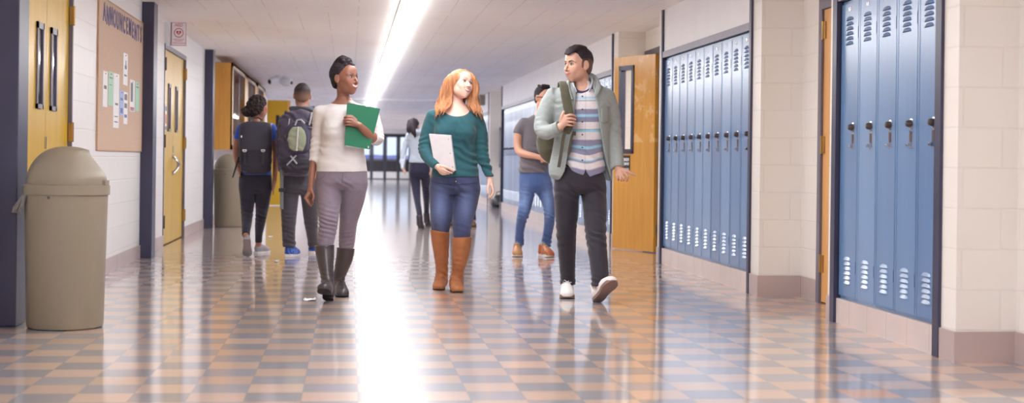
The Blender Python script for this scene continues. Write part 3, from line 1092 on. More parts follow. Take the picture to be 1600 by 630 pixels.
# ------------------------------------------------------------------ oak display cabinets on the left wall
M['case_back'] = plain('pale_case_back', srgb(222, 222, 226), 0.6, var=0.02)
M['case_glass'] = glass_material('case_glass')
def display_case(y0, y1, z0, z1, label, back=0):
    root = empty('display_case', (XL, (y0 + y1) / 2, z0), label, 'display cabinet', 'oak display cabinets')
    x1 = -1.705
    t = MB()
    t.box(XL + 0.001, x1, y0, y0 + 0.03, z0, z1).box(XL + 0.001, x1, y1 - 0.03, y1, z0, z1)
    t.box(XL + 0.001, x1, y0 + 0.03, y1 - 0.03, z0, z0 + 0.03).box(XL + 0.001, x1, y0 + 0.03, y1 - 0.03, z1 - 0.03, z1)
    t.box(XL + 0.001, XL + 0.012, y0 + 0.03, y1 - 0.03, z0 + 0.03, z1 - 0.03, 1)
    t.build('case_body', [M['wood'], M['case_back']], root)
    f = MB()
    f.box(x1 - 0.02, x1, y0, y0 + 0.22, z0, z1).box(x1 - 0.02, x1, y1 - 0.5, y1, z0, z1).box(x1 - 0.02, x1, y0, y1, z0, z0 + 0.07).box(x1 - 0.02, x1, y0, y1, z1 - 0.06, z1)
    f.build('face_frame', M['wood'], root)
    ym = (y0 + y1) / 2 - 0.15
    d = MB().box(x1 - 0.012, x1 - 0.004, ym - 0.02, ym + 0.02, z0 + 0.07, z1 - 0.06)
    d.box(x1 - 0.012, x1 - 0.002, y0 + 0.22, y1 - 0.5, z1 - 0.085, z1 - 0.06).box(x1 - 0.012, x1 - 0.002, y0 + 0.22, y1 - 0.5, z0 + 0.07, z0 + 0.09)
    d.build('sliding_track', M['trimgrey'], root)
    g = MB().box(x1 - 0.010, x1 - 0.007, y0 + 0.22, ym, z0 + 0.08, z1 - 0.07)
    g.build('glass', M['case_glass'], root)
    g = MB().box(x1 - 0.016, x1 - 0.013, ym, y1 - 0.5, z0 + 0.08, z1 - 0.07)
    g.build('glass', M['case_glass'], root)
    MB().box(XL + 0.013, x1 - 0.04, y0 + 0.05, y1 - 0.05, z0 + 0.62, z0 + 0.632).build('shelf', M['case_glass'], root)
    return root


display_case(21.50, 24.65, 1.09, 2.365, 'nearest oak display cabinet with glass front on the left wall')
display_case(24.66, 27.25, 1.09, 2.36, 'middle oak display cabinet with glass front on the left wall')
display_case(27.36, 29.9, 1.09, 2.375, 'farthest oak display cabinet with glass front on the left wall')

# ------------------------------------------------------------------ twin security camera under the ceiling
sc = empty('security_camera', (-1.29, 26.4, ZC), 'white twin security camera under the ceiling above the curly haired woman', 'security camera')
MB().lathe([(0.05, 0), (0.05, -0.02), (0.02, -0.03), (0.02, -0.07)], (-1.29, 26.4, ZC), n=16).build('ceiling_mount', M['white'], sc)
b = MB()
b.lathe([(0.03, -0.02), (0.062, 0.0), (0.066, 0.08), (0.055, 0.16), (0.03, 0.17)], (-1.30, 26.42, 2.385), (-0.75, -0.6, -0.25), 18)
b = b.build('camera_head', M['white'], sc, smooth=True)
hd = Vector((-0.75, -0.6, -0.25)).normalized()
MB().lathe([(0.040, 0.0), (0.040, 0.01), (0.02, 0.016)], Vector((-1.30, 26.42, 2.385)) + hd * 0.168, hd, 16).build('lens', M['black'], b)
b = MB().lathe([(0.03, -0.02), (0.085, 0.0), (0.092, 0.10), (0.06, 0.20), (0.03, 0.22)], (-1.20, 26.42, 2.372), (0.72, -0.62, -0.2), 6)
b = b.build('camera_head', M['white'], sc)
hd = Vector((0.72, -0.62, -0.2)).normalized()
MB().lathe([(0.03, 0.0), (0.03, 0.008), (0.015, 0.012)], Vector((-1.20, 26.42, 2.372)) + hd * 0.218, hd, 14).build('lens', M['dial'], b)

# scraps of paper lying on the floor
def scrap(u, v, w, d, label, seed):
    dd = ray(u, v)
    k = -CAM_H / dd.z
    c = Vector((dd.x * k, dd.y * k, 0.0))
    rr = random.Random(seed)
    n = 5
    vs, fs = [], []
    for j in range(n):
        for i in range(n):
            x, y = (i / (n - 1) - 0.5) * w, (j / (n - 1) - 0.5) * d
            edge = 1 if i in (0, n - 1) or j in (0, n - 1) else 0
            vs.append((c.x + x + rr.uniform(-.008, .008), c.y + y + rr.uniform(-.012, .012), 0.003 + rr.uniform(0, 0.014) * (1 if edge else 0.6)))
    for j in range(n - 1):
        for i in range(n - 1):
            a = j * n + i
            fs.append((a, a + 1, a + n + 1, a + n))
    o = MB().add(vs, fs).build('paper_scrap', M['paper'], smooth=True)
    sd = o.modifiers.new('thickness', 'SOLIDIFY')
    sd.thickness = 0.0015
    return tag(o, label, 'paper scrap')


scrap(423, 371, 0.05, 0.16, 'white paper scrap on the floor, the farther one left of the blue shoes', 1)
scrap(432, 409.5, 0.045, 0.14, 'white paper scrap on the floor just before the blue shoes', 2)
scrap(484, 469.5, 0.075, 0.13, 'white paper scrap on the floor beside the black boots', 3)

# ------------------------------------------------------------------ implicit-surface modelling of the figures
_rng = np.random.default_rng(5)
_LAT = _rng.random((32, 32, 32)).astype(np.float32)


def vnoise(p):
    """smooth value noise, p is (N,3)"""
    i = np.floor(p).astype(np.int64)
    f = (p - i).astype(np.float32)
    f = f * f * (3 - 2 * f)
    i0, i1 = i & 31, (i + 1) & 31
    L = _LAT
    def g(a, b, c):
        return L[a[:, 0], b[:, 1], c[:, 2]]
    x, y, z = f[:, 0], f[:, 1], f[:, 2]
    c00 = g(i0, i0, i0) * (1 - x) + g(i1, i0, i0) * x
    c10 = g(i0, i1, i0) * (1 - x) + g(i1, i1, i0) * x
    c01 = g(i0, i0, i1) * (1 - x) + g(i1, i0, i1) * x
    c11 = g(i0, i1, i1) * (1 - x) + g(i1, i1, i1) * x
    return (c00 * (1 - y) + c10 * y) * (1 - z) + (c01 * (1 - y) + c11 * y) * z


def fbm(p, n=3):
    r, a = 0, 0.5
    for _ in range(n):
        r = r + a * vnoise(p)
        p = p * 2.03 + 7.1
        a *= 0.5
    return r


def V(*a):
    return np.array(a, dtype=np.float64)


def unit(v):
    v = np.asarray(v, dtype=np.float64)
    return v / (np.linalg.norm(v) + 1e-12)


def axis_coords(lo, hi, coarse, fine=None, ranges=()):
    """grid positions along one axis, denser inside the given ranges"""
    c = [lo]
    x = lo
    while x < hi:
        f = any(a - 1e-9 <= x < b for a, b in ranges)
        x += fine if f else coarse
        c.append(x)
    return np.array(c, dtype=np.float32)


class Field:
    def __init__(self, lo, hi, h, fine=None, rx=(), ry=(), rz=()):
        self.x = axis_coords(lo[0], hi[0], h, fine, rx)
        self.y = axis_coords(lo[1], hi[1], h, fine, ry)
        self.z = axis_coords(lo[2], hi[2], h, fine, rz)
        self.D = np.full((len(self.x), len(self.y), len(self.z)), 0.5, np.float32)

    def region(self, lo, hi):
        s = []
        for a, l, h in ((self.x, lo[0], hi[0]), (self.y, lo[1], hi[1]), (self.z, lo[2], hi[2])):
            i, j = np.searchsorted(a, l), np.searchsorted(a, h)
            i, j = max(0, i - 1), min(len(a), j + 1)
            if j <= i:
                return None
            s.append(slice(i, j))
        return tuple(s)

    def pts(self, s):
        return self.x[s[0]][:, None, None], self.y[s[1]][None, :, None], self.z[s[2]][None, None, :]

    def union(self, s, d, k):
        a = self.D[s]
        if k > 0:
            h = np.maximum(k - np.abs(a - d), 0) / k
            self.D[s] = np.minimum(a, d) - h * h * k * 0.25
        else:
            self.D[s] = np.minimum(a, d)

    def carve(self, s, d, k):
        a = self.D[s]
        d = -d
        if k > 0:
            h = np.maximum(k - np.abs(a - d), 0) / k
            self.D[s] = np.maximum(a, d) + h * h * k * 0.25
        else:
            self.D[s] = np.maximum(a, d)

    # ---- primitives return (slice, distance)
    def ell(self, c, r, R=None, pad=0.05):
        c = np.asarray(c, float); r = np.asarray(r, float)
        m = np.max(r) if R is not None else r
        s = self.region(c - m - pad, c + m + pad)
        if s is None:
            return None
        X, Y, Z = self.pts(s)
        X, Y, Z = X - c[0], Y - c[1], Z - c[2]
        if R is not None:
            R = np.asarray(R, np.float32)
            X, Y, Z = (R[0, 0] * X + R[0, 1] * Y + R[0, 2] * Z, R[1, 0] * X + R[1, 1] * Y + R[1, 2] * Z, R[2, 0] * X + R[2, 1] * Y + R[2, 2] * Z)
        k0 = np.sqrt((X / r[0]) ** 2 + (Y / r[1]) ** 2 + (Z / r[2]) ** 2) + 1e-6
        k1 = np.sqrt((X / r[0] ** 2) ** 2 + (Y / r[1] ** 2) ** 2 + (Z / r[2] ** 2) ** 2) + 1e-6
        return s, k0 * (k0 - 1) / k1

    def seg(self, a, b, ra, rb, side=None, pad=0.04, round_ends=True):
        """tapered capsule; ra / rb are a radius or (side radius, depth radius)"""
        a = np.asarray(a, float); b = np.asarray(b, float)
        m = max(np.max(ra), np.max(rb))
        s = self.region(np.minimum(a, b) - m - pad, np.maximum(a, b) + m + pad)
        if s is None:
            return None
        X, Y, Z = self.pts(s)
        d = b - a
        L = float(np.linalg.norm(d)) + 1e-9
        dh = d / L
        X, Y, Z = X - a[0], Y - a[1], Z - a[2]
        t = np.clip((X * dh[0] + Y * dh[1] + Z * dh[2]) / L, 0, 1)
        qx, qy, qz = X - t * d[0], Y - t * d[1], Z - t * d[2]
        if np.ndim(ra) == 0 and np.ndim(rb) == 0:
            return s, np.sqrt(qx * qx + qy * qy + qz * qz) - (ra + (rb - ra) * t)
        ra = np.broadcast_to(ra, 2); rb = np.broadcast_to(rb, 2)
        sd = np.asarray(side if side is not None else (1, 0, 0), float)
        sd = unit(sd - dh * np.dot(sd, dh))
        fr = np.cross(dh, sd)
        u = qx * sd[0] + qy * sd[1] + qz * sd[2]
        v = qx * fr[0] + qy * fr[1] + qz * fr[2]
        w = qx * dh[0] + qy * dh[1] + qz * dh[2]
        ru = ra[0] + (rb[0] - ra[0]) * t
        rv = ra[1] + (rb[1] - ra[1]) * t
        rw = np.minimum(ru, rv)
        k0 = np.sqrt((u / ru) ** 2 + (v / rv) ** 2 + (w / rw) ** 2) + 1e-6
        k1 = np.sqrt((u / ru ** 2) ** 2 + (v / rv ** 2) ** 2 + (w / rw ** 2) ** 2) + 1e-6
        return s, k0 * (k0 - 1) / k1

    def add_ell(self, c, r, k=0.02, R=None):
        q = self.ell(c, r, R, pad=0.02 + k)
        if q: self.union(q[0], q[1], k)
        return self

    def cut_ell(self, c, r, k=0.005, R=None):
        q = self.ell(c, r, R, pad=0.02 + k)
        if q: self.carve(q[0], q[1], k)
        return self

    def tube_field(self, pts, rad, side=None, k=0.02, sub=4):
        P, Rr = resample(pts, rad, sub)
        lo = np.min(P, 0) - np.max(Rr) - 0.02 - k
        hi = np.max(P, 0) + np.max(Rr) + 0.02 + k
        s0 = self.region(lo, hi)
        if s0 is None:
            return None
        T = np.full(self.D[s0].shape, 0.5, np.float32)
        off = [q.start for q in s0]
        for i in range(len(P) - 1):
            ra, rb = Rr[i], Rr[i + 1]
            if abs(ra[0] - ra[1]) < 1e-6 and abs(rb[0] - rb[1]) < 1e-6:
                ra, rb = float(ra[0]), float(rb[0])
            q = self.seg(P[i], P[i + 1], ra, rb, side, pad=0.02 + k)
            if q is None:
                continue
            s, d = q
            ss = tuple(slice(a.start - o, a.stop - o) for a, o in zip(s, off))
            ss = tuple(slice(max(0, a.start), min(n, a.stop)) for a, n in zip(ss, T.shape))
            g = tuple(slice(b.start + o - a.start, b.stop + o - a.start) for a, b, o in zip(s, ss, off))
            T[ss] = np.minimum(T[ss], d[g])
        return s0, T

    def tube(self, pts, rad, side=None, k=0.02, sub=4):
        q = self.tube_field(pts, rad, side, k, sub)
        if q: self.union(q[0], q[1], k)
        return self

    def cut_tube(self, pts, rad, side=None, k=0.004, sub=4):
        q = self.tube_field(pts, rad, side, k, sub)
        if q: self.carve(q[0], q[1], k)
        return self

    def loft(self, rows, k=0.02, power=2.2, shrink=0.0):
        """rows of (z, cx, cy, rx, ry) from bottom to top, smoothly joined"""
        rows = sorted(rows)
        A = np.array(rows, float)
        s = self.region((np.min(A[:, 1] - A[:, 3]) - 0.05, np.min(A[:, 2] - A[:, 4]) - 0.05, A[0, 0] - 0.04),
                        (np.max(A[:, 1] + A[:, 3]) + 0.05, np.max(A[:, 2] + A[:, 4]) + 0.05, A[-1, 0] + 0.04))
        if s is None:
            return self
        X, Y, Z = self.pts(s)
        zc = np.clip(Z[0, 0], A[0, 0], A[-1, 0])
        cx, cy, rx, ry = [pchip(A[:, 0], A[:, j], zc)[None, None, :].astype(np.float32) for j in (1, 2, 3, 4)]
        rx, ry = np.maximum(rx - shrink, 0.01), np.maximum(ry - shrink, 0.01)
        u, v = np.abs(X - cx) / rx, np.abs(Y - cy) / ry
        e = (u ** power + v ** power) ** (1.0 / power)
        d = (e - 1) * np.minimum(rx, ry)
        dz = np.abs(Z - zc)
        d = np.where(dz > 0, np.sqrt(np.maximum(d, 0) ** 2 + dz ** 2) + np.minimum(d, 0) * 0 , d)
        self.union(s, d.astype(np.float32), k)
        return self

    def cut_plane(self, p, n, lo=None, hi=None, k=0.0):
        """drops everything on the side the normal points to (inside the given box)"""
        n = unit(n)
        s = self.region(lo if lo is not None else (self.x[0], self.y[0], self.z[0]), hi if hi is not None else (self.x[-1], self.y[-1], self.z[-1]))
        if s is None:
            return self
        X, Y, Z = self.pts(s)
        d = (X - p[0]) * n[0] + (Y - p[1]) * n[1] + (Z - p[2]) * n[2]
        self.D[s] = np.maximum(self.D[s], d)
        return self

    def mesh(self):
        return surface_nets(self.D, self.x, self.y, self.z)


def pchip(x, y, q):
    """monotone cubic through (x, y)"""
    x = np.asarray(x, float); y = np.asarray(y, float)
    n = len(x)
    if n == 1:
        return np.full_like(q, y[0])
    h = np.diff(x); d = np.diff(y) / h
    m = np.zeros(n)
    m[0], m[-1] = d[0], d[-1]
    for i in range(1, n - 1):
        if d[i - 1] * d[i] > 0:
            w1, w2 = 2 * h[i] + h[i - 1], h[i] + 2 * h[i - 1]
            m[i] = (w1 + w2) / (w1 / d[i - 1] + w2 / d[i])
    i = np.clip(np.searchsorted(x, q) - 1, 0, n - 2)
    t = (q - x[i]) / h[i]
    return (y[i] * (2 * t ** 3 - 3 * t ** 2 + 1) + h[i] * m[i] * (t ** 3 - 2 * t ** 2 + t) + y[i + 1] * (-2 * t ** 3 + 3 * t ** 2) + h[i] * m[i + 1] * (t ** 3 - t ** 2))


def resample(pts, rad, sub=4):
    P = np.array([np.asarray(p, float) for p in pts])
    R = np.array([np.broadcast_to(np.asarray(r, float), 2) for r in rad])
    if len(P) == 2 or sub <= 1:
        return P, R
    d = np.concatenate([[0], np.cumsum(np.linalg.norm(np.diff(P, axis=0), axis=1) ** 0.5 + 1e-6)])
    q = []
    for i in range(len(P) - 1):
        q += list(np.linspace(d[i], d[i + 1], sub, endpoint=False))
    q = np.array(q + [d[-1]])
    # Catmull-Rom (finite-difference tangents)
    T = np.gradient(P, d, axis=0)
    i = np.clip(np.searchsorted(d, q, side='right') - 1, 0, len(P) - 2)
    h = (d[i + 1] - d[i])[:, None]
    t = ((q - d[i]) / (d[i + 1] - d[i]))[:, None]
    C = P[i] * (2 * t ** 3 - 3 * t ** 2 + 1) + h * T[i] * (t ** 3 - 2 * t ** 2 + t) + P[i + 1] * (-2 * t ** 3 + 3 * t ** 2) + h * T[i + 1] * (t ** 3 - t ** 2)
    RR = np.stack([pchip(d, R[:, j], q) for j in (0, 1)], 1)
    return C, RR


def surface_nets(D, x, y, z):
    S_ = D < 0
    nx, ny, nz = D.shape
    cnt = np.zeros((nx - 1, ny - 1, nz - 1), np.uint8)
    for a in (0, 1):
        for b in (0, 1):
            for c in (0, 1):
                cnt += S_[a:nx - 1 + a, b:ny - 1 + b, c:nz - 1 + c]
    act = (cnt > 0) & (cnt < 8)
    ci, cj, ck = np.nonzero(act)
    idx = np.full(act.shape, -1, np.int32)
    idx[ci, cj, ck] = np.arange(len(ci))
    acc = np.zeros((len(ci), 3))
    num = np.zeros(len(ci))
    corner = [(0, 0, 0), (1, 0, 0), (0, 1, 0), (1, 1, 0), (0, 0, 1), (1, 0, 1), (0, 1, 1), (1, 1, 1)]
    vals = [D[ci + a, cj + b, ck + c].astype(np.float64) for a, b, c in corner]
    edges = [(0, 1), (2, 3), (4, 5), (6, 7), (0, 2), (1, 3), (4, 6), (5, 7), (0, 4), (1, 5), (2, 6), (3, 7)]
    for e0, e1 in edges:
        v0, v1 = vals[e0], vals[e1]
        m = (v0 < 0) != (v1 < 0)
        t = np.where(m, v0 / np.where(m, v0 - v1, 1), 0)
        c0, c1 = np.array(corner[e0]), np.array(corner[e1])
        acc += np.where(m[:, None], c0 + (c1 - c0) * t[:, None], 0)
        num += m
    acc /= num[:, None]
    x, y, z = x.astype(float), y.astype(float), z.astype(float)
    P = np.stack([x[ci] + acc[:, 0] * (x[ci + 1] - x[ci]), y[cj] + acc[:, 1] * (y[cj + 1] - y[cj]), z[ck] + acc[:, 2] * (z[ck + 1] - z[ck])], 1)
    F = []
    # x edges
    a = S_[:-1, 1:-1, 1:-1]; b = S_[1:, 1:-1, 1:-1]
    i, j, k = np.nonzero(a != b); j += 1; k += 1
    q = np.stack([idx[i, j - 1, k - 1], idx[i, j, k - 1], idx[i, j, k], idx[i, j - 1, k]], 1)
    fl = S_[i, j, k]; q[~fl] = q[~fl][:, ::-1]; F.append(q)
    a = S_[1:-1, :-1, 1:-1]; b = S_[1:-1, 1:, 1:-1]
    i, j, k = np.nonzero(a != b); i += 1; k += 1
    q = np.stack([idx[i - 1, j, k - 1], idx[i - 1, j, k], idx[i, j, k], idx[i, j, k - 1]], 1)
    fl = S_[i, j, k]; q[~fl] = q[~fl][:, ::-1]; F.append(q)
    a = S_[1:-1, 1:-1, :-1]; b = S_[1:-1, 1:-1, 1:]
    i, j, k = np.nonzero(a != b); i += 1; j += 1
    q = np.stack([idx[i - 1, j - 1, k], idx[i, j - 1, k], idx[i, j, k], idx[i - 1, j, k]], 1)
    fl = S_[i, j, k]; q[~fl] = q[~fl][:, ::-1]; F.append(q)
    return P, np.concatenate(F)


def vert_normals(P, F):
    n = np.cross(P[F[:, 2]] - P[F[:, 0]], P[F[:, 3]] - P[F[:, 1]])
    N = np.zeros_like(P)
    for c in range(4):
        np.add.at(N, F[:, c], n)
    return N / (np.linalg.norm(N, axis=1)[:, None] + 1e-12)


def relax(P, F, it=1, lam=0.5):
    for _ in range(it):
        A = np.zeros_like(P); w = np.zeros(len(P))
        for c in range(4):
            np.add.at(A, F[:, c], P[F[:, (c + 1) % 4]]); np.add.at(w, F[:, c], 1)
            np.add.at(A, F[:, c], P[F[:, (c - 1) % 4]]); np.add.at(w, F[:, c], 1)
        P = P + lam * (A / w[:, None] - P)
    return P


def np_object(name, P, F, mat, parent=None, origin=None, color=None, smooth=True):
    me = bpy.data.meshes.new(name)
    if parent is not None and origin is None:
        origin = ORIGIN[parent.name]
    org = Vector(origin) if origin is not None else Vector((0, 0, 0))
    Q = (P - np.array(org)).astype(np.float32)
    me.vertices.add(len(Q))
    me.vertices.foreach_set('co', Q.ravel())
    nf = len(F)
    me.loops.add(nf * F.shape[1])
    me.loops.foreach_set('vertex_index', F.astype(np.int32).ravel())
    me.polygons.add(nf)
    me.polygons.foreach_set('loop_start', np.arange(0, nf * F.shape[1], F.shape[1], dtype=np.int32))
    me.polygons.foreach_set('loop_total', np.full(nf, F.shape[1], np.int32))
    me.update(calc_edges=True)
    me.validate()
    if smooth:
        me.polygons.foreach_set('use_smooth', np.ones(len(me.polygons), bool))
    me.materials.append(mat)
    if color is not None:
        at_ = me.attributes.new('Col', 'FLOAT_COLOR', 'POINT')
        c4 = np.ones((len(Q), 4), np.float32)
        c4[:, :3] = color
        at_.data.foreach_set('color', c4.ravel())
    o = bpy.data.objects.new(name, me)
    COL.objects.link(o)
    if parent is not None:
        o.parent = parent
        o.location = org - ORIGIN[parent.name]
    else:
        o.location = org
    ORIGIN[o.name] = org.copy()
    return o


def col(r, g, b):
    return np.array(srgb(r, g, b)[:3], np.float32)


def cloth_material(name, rough=0.8, bump=0.0006, scale=320, sheen=0.2, spec=0.3, mottle=0.06):
    """woven cloth: the colour lives in the mesh, a fine weave in the bump"""
    t = NT(name)
    a = t.n('ShaderNodeAttribute')
    a.attribute_name = 'Col'
    n1 = t.noise(28, 4)
    f = t.math('ADD', 1.0 - mottle, t.math('MULTIPLY', n1, mottle * 2))
    mx = t.n('ShaderNodeMix')
    mx.data_type = 'RGBA'; mx.blend_type = 'MULTIPLY'
    mx.inputs[0].default_value = 1.0
    t.l(a.outputs['Color'], mx.inputs[6])
    t.l(f, mx.inputs[7])
    t.set(Base_Color=mx.outputs[2], Roughness=rough)
    t.b.inputs['Specular IOR Level'].default_value = spec
    t.b.inputs['Sheen Weight'].default_value = sheen
    if bump:
        t.bump(t.noise(scale, 2), bump)
    return t.m


M['skin'] = cloth_material('skin', 0.42, 0.0003, 500, 0.0, 0.45, 0.03)
M['skin'].node_tree.nodes['Principled BSDF'].inputs['Subsurface Weight'].default_value = 0.12
M['skin'].node_tree.nodes['Principled BSDF'].inputs['Subsurface Radius'].default_value = (0.02, 0.008, 0.004)
M['knit'] = cloth_material('knit_jersey', 0.85, 0.0008, 260)
M['denim'] = cloth_material('denim_twill', 0.8, 0.0006, 420, mottle=0.08)
M['quilt'] = cloth_material('quilted_nylon', 0.55, 0.0004, 300, 0.1, 0.4)
M['leather'] = cloth_material('boot_leather', 0.34, 0.0005, 140, 0.0, 0.5, 0.09)
M['suede'] = cloth_material('brushed_boot_leather', 0.5, 0.0006, 160, 0.05, 0.4, 0.1)
M['canvas'] = cloth_material('canvas', 0.75, 0.0006, 300)
M['hair'] = cloth_material('hair_mass', 0.6, 0.0, 100, 0.0, 0.22, 0.12)
M['packcloth'] = cloth_material('pack_cloth', 0.65, 0.0006, 300, 0.1, 0.35)
M['gum'] = plain('gum_sole', srgb(136, 110, 104), 0.6, var=0.05)
M['whitesole'] = plain('white_rubber_sole', srgb(226, 222, 220), 0.5, var=0.02)
M['blacksole'] = plain('black_rubber_sole', srgb(48, 42, 46), 0.55, var=0.05)
M['brownsole'] = plain('brown_leather_sole', srgb(84, 60, 50), 0.55, var=0.05)


class Person:
    """joints are given as photograph column, row and an offset in depth from Y0 (metres)"""
    def __init__(self, name, Y0, label, base):
        self.Y0 = Y0
        self.s = (at(801, 251, Y0) - at(800, 251, Y0)).length      # metres per photograph pixel at Y0
        self.base = V(base[0], base[1], 0.0)
        self.label = label
        self.root = None

    def p(self, u, v, dy=0.0):
        return np.array(at(u, v, self.Y0 + dy))

    def path(self, L):
        """(u, v, dy, r) with r in pixels or (side, depth) pixels"""
        return [self.p(a[0], a[1], a[2]) for a in L], [np.asarray(a[3], float) * self.s for a in L]

    def rows(self, L):
        """(v, left u, right u, depth radius m, dy)"""
        out = []
        for v, ul, ur, ry, dy in L:
            a, b = self.p(ul, v, dy), self.p(ur, v, dy)
            out.append(((a[2] + b[2]) / 2, (a[0] + b[0]) / 2, self.Y0 + dy, (b[0] - a[0]) / 2, ry))
        return out


def head_frame(yaw, pitch, roll):
    """rows: local x, y (facing), z (up) in world axes; yaw 0 looks at the camera, + to the right of the picture"""
    f = V(math.sin(yaw) * math.cos(pitch), -math.cos(yaw) * math.cos(pitch), math.sin(pitch))
    up = V(0, 0, 1)
    x = unit(np.cross(up, f))
    u = np.cross(f, x)
    c, s = math.cos(roll), math.sin(roll)
    x, u = c * x + s * u, c * u - s * x
    return np.stack([x, f, u])


class Head:
    def __init__(self, c, hh, yaw, pitch, roll, fem=True, smile=0.0, skin=(200, 150, 130), lip=(180, 90, 90), brow=(60, 40, 35), gaze=0.0, iris=(60, 40, 30), open_mouth=True, chin=1.0, stubble=0.0, browh=0.0, ears=True, nose=0.0):
        self.c = np.asarray(c, float); self.h = hh
        self.R = head_frame(yaw, pitch, roll)
        self.__dict__.update(fem=fem, smile=smile, skin=col(*skin), lip=col(*lip), brow=col(*brow), gaze=gaze, iris=col(*iris), open_mouth=open_mouth, chin=chin, stubble=stubble, browh=browh, ears=ears, nose=nose)

    def w(self, x, y, z):
        return self.c + self.R.T @ (V(x, y, z) * self.h)

    def loc(self, P):
        return ((P - self.c) @ self.R.T) / self.h

    def E(self, F, c, r, k, cut=False):
        (F.cut_ell if cut else F.add_ell)(self.w(*c), np.array(r) * self.h, k * self.h, self.R)

    def mouth_pts(self):
        s = self.smile
        return [(-.135 - .02 * s, .318 - .02 * s, -.235 + .045 * s), (-.07, .372, -.252 + .008 * s), (0, .392, -.258), (.07, .372, -.252 + .008 * s), (.135 + .02 * s, .318 - .02 * s, -.235 + .045 * s)]

    def build(self, F):
        h = self.h
        f = self.fem
        E = lambda c, r, k=.06, cut=False: self.E(F, c, r, k, cut)
        E((0, -.065, .125), (.325 if f else .335, .405, .372), 0.02)
        E((0, .10, -.08), (.265 if f else .28, .29, .36), .10)
        E((0, .14, -.28), (.205 if f else .235, .215, .185), .10)
        E((0, .265, -.405), (.085 if f else .115, .085, .085 * self.chin), .10)
        for sx in (-1, 1):
            E((sx * .165, .235, -.07), (.10, .10, .10), .10)
            E((sx * .125, .295, -.17), (.075 + .02 * self.smile, .07, .075), .08)
            E((sx * .155, .05, -.25), ((.085, .14, .11) if f else (.11, .16, .12)), .12)
        # forehead and brow ridge
        E((0, .235, .20), (.22, .13, .18), .12)
        F.tube([self.w(-.20, .285, .085), self.w(-.09, .345, .10), self.w(0, .345, .09), self.w(.09, .345, .10), self.w(.20, .285, .085)], [.032 * h, .042 * h, .04 * h, .042 * h, .032 * h], None, .05 * h, 2)
        # eye sockets, then the eyeballs
        for sx in (-1, 1):
            E((sx * .135, .395, .028), (.085, .075, .055), .05, True)
            E((sx * .135, .285, .022), (.075, .072, .062), .02)
            # lids
            F.tube([self.w(sx * .065, .338, .022), self.w(sx * .10, .362, .050), self.w(sx * .15, .360, .050), self.w(sx * .205, .315, .022)], [.010 * h] * 4, None, .015 * h, 3)
            F.tube([self.w(sx * .065, .338, .016), self.w(sx * .11, .352, -.008), self.w(sx * .155, .347, -.010), self.w(sx * .205, .312, .014)], [.009 * h] * 4, None, .015 * h, 3)
        # nose
        F.tube([self.w(0, .345, .075), self.w(0, .385 + self.nose * .7, -.01), self.w(0, .442 + self.nose, -.085), self.w(0, .462 + self.nose * 1.3, -.132)], [.026 * h, .028 * h, .038 * h, .044 * h], None, .045 * h, 3)
        for sx in (-1, 1):
            E((sx * (.050 if f else .056), .392, -.140), (.036, .045, .034), .03)
            E((sx * .026, .425, -.172), (.014, .020, .014), .01, True)
        # mouth
        mp = self.mouth_pts()
        E((0, .31, -.255), (.15, .075, .10), .08)
        if self.open_mouth:
            F.tube([self.w(x, y + .012, z + .036 * (1 - abs(x) * 4.5)) for x, y, z in mp], [.006 * h, .020 * h, .022 * h, .020 * h, .006 * h], None, .02 * h, 3)
            F.tube([self.w(x, y + .004, z - .036 * (1 - abs(x) * 4.5)) for x, y, z in mp], [.006 * h, .022 * h, .027 * h, .022 * h, .006 * h], None, .02 * h, 3)
        else:
            F.tube([self.w(x, y + .010, z + .017 * (1 - abs(x) * 4.5)) for x, y, z in mp], [.005 * h, .018 * h, .020 * h, .018 * h, .005 * h], None, .014 * h, 3)
            F.tube([self.w(x, y + .004, z - .020 * (1 - abs(x) * 4.5)) for x, y, z in mp], [.005 * h, .020 * h, .025 * h, .020 * h, .005 * h], None, .014 * h, 3)
        # ears
        for sx in ((-1, 1) if self.ears else ()):
            c = self.w(sx * .335, -.045, -.015)
            a = sx * 0.45
            Rl = np.array([[math.cos(a), math.sin(a), 0], [-math.sin(a), math.cos(a), 0], [0, 0, 1]]) @ self.R
            F.add_ell(c, np.array((.030, .075, .125)) * h, .03 * h, Rl)
            F.add_ell(self.w(sx * .325, -.02, -.115), np.array((.03, .04, .05)) * h, .03 * h, self.R)
            F.cut_ell(self.w(sx * .372, -.03, .0), np.array((.018, .040, .075)) * h, .02 * h, Rl)

    def paint(self, P, C):
        q = self.loc(P)
        x, y, z = q[:, 0], q[:, 1], q[:, 2]
        near = (np.abs(x) < .5) & (np.abs(z) < .62) & (np.abs(y) < .6)
        front = near & (y > .2)

        def blend(mask, c):
            m = np.clip(mask, 0, 1)[:, None]
            C[:] = C * (1 - m) + c * m
        # warm cheeks, stubble
        ck = np.exp(-(((np.abs(x) - .17) / .09) ** 2 + ((z + .10) / .08) ** 2)) * front
        blend(ck * (.28 if self.fem else .15), self.skin * np.array((1.12, .78, .76)))
        nt = np.exp(-((x / .06) ** 2 + ((z + .12) / .05) ** 2)) * front
        blend(nt * .2, self.skin * np.array((1.1, .8, .78)))
        if self.stubble:
            st = (np.exp(-(np.maximum(0, np.abs(x) - .2) / .08) ** 2) * (z < -.17) * np.clip((-.15 - z) / .08, 0, 1)) * near * (y > 0)
            blend(st * self.stubble, self.skin * np.array((.55, .55, .6)))
        # lips and teeth
        def sm(d, w=.010):
            """1 inside (d < 0), 0 outside, with a soft rim"""
            return np.clip(.5 - d / w, 0, 1)
        mp = np.array(self.mouth_pts())
        ax = np.abs(x)
        mz = np.interp(x, mp[:, 0], mp[:, 2])
        half = np.abs(mp[-1, 0])
        taper = np.clip(1 - (ax / half) ** 2.2, 0, 1)
        inm = front & (ax < half) & (y > .25)
        dz = z - mz
        up, dn = (.052, .066) if self.open_mouth else (.036, .046)
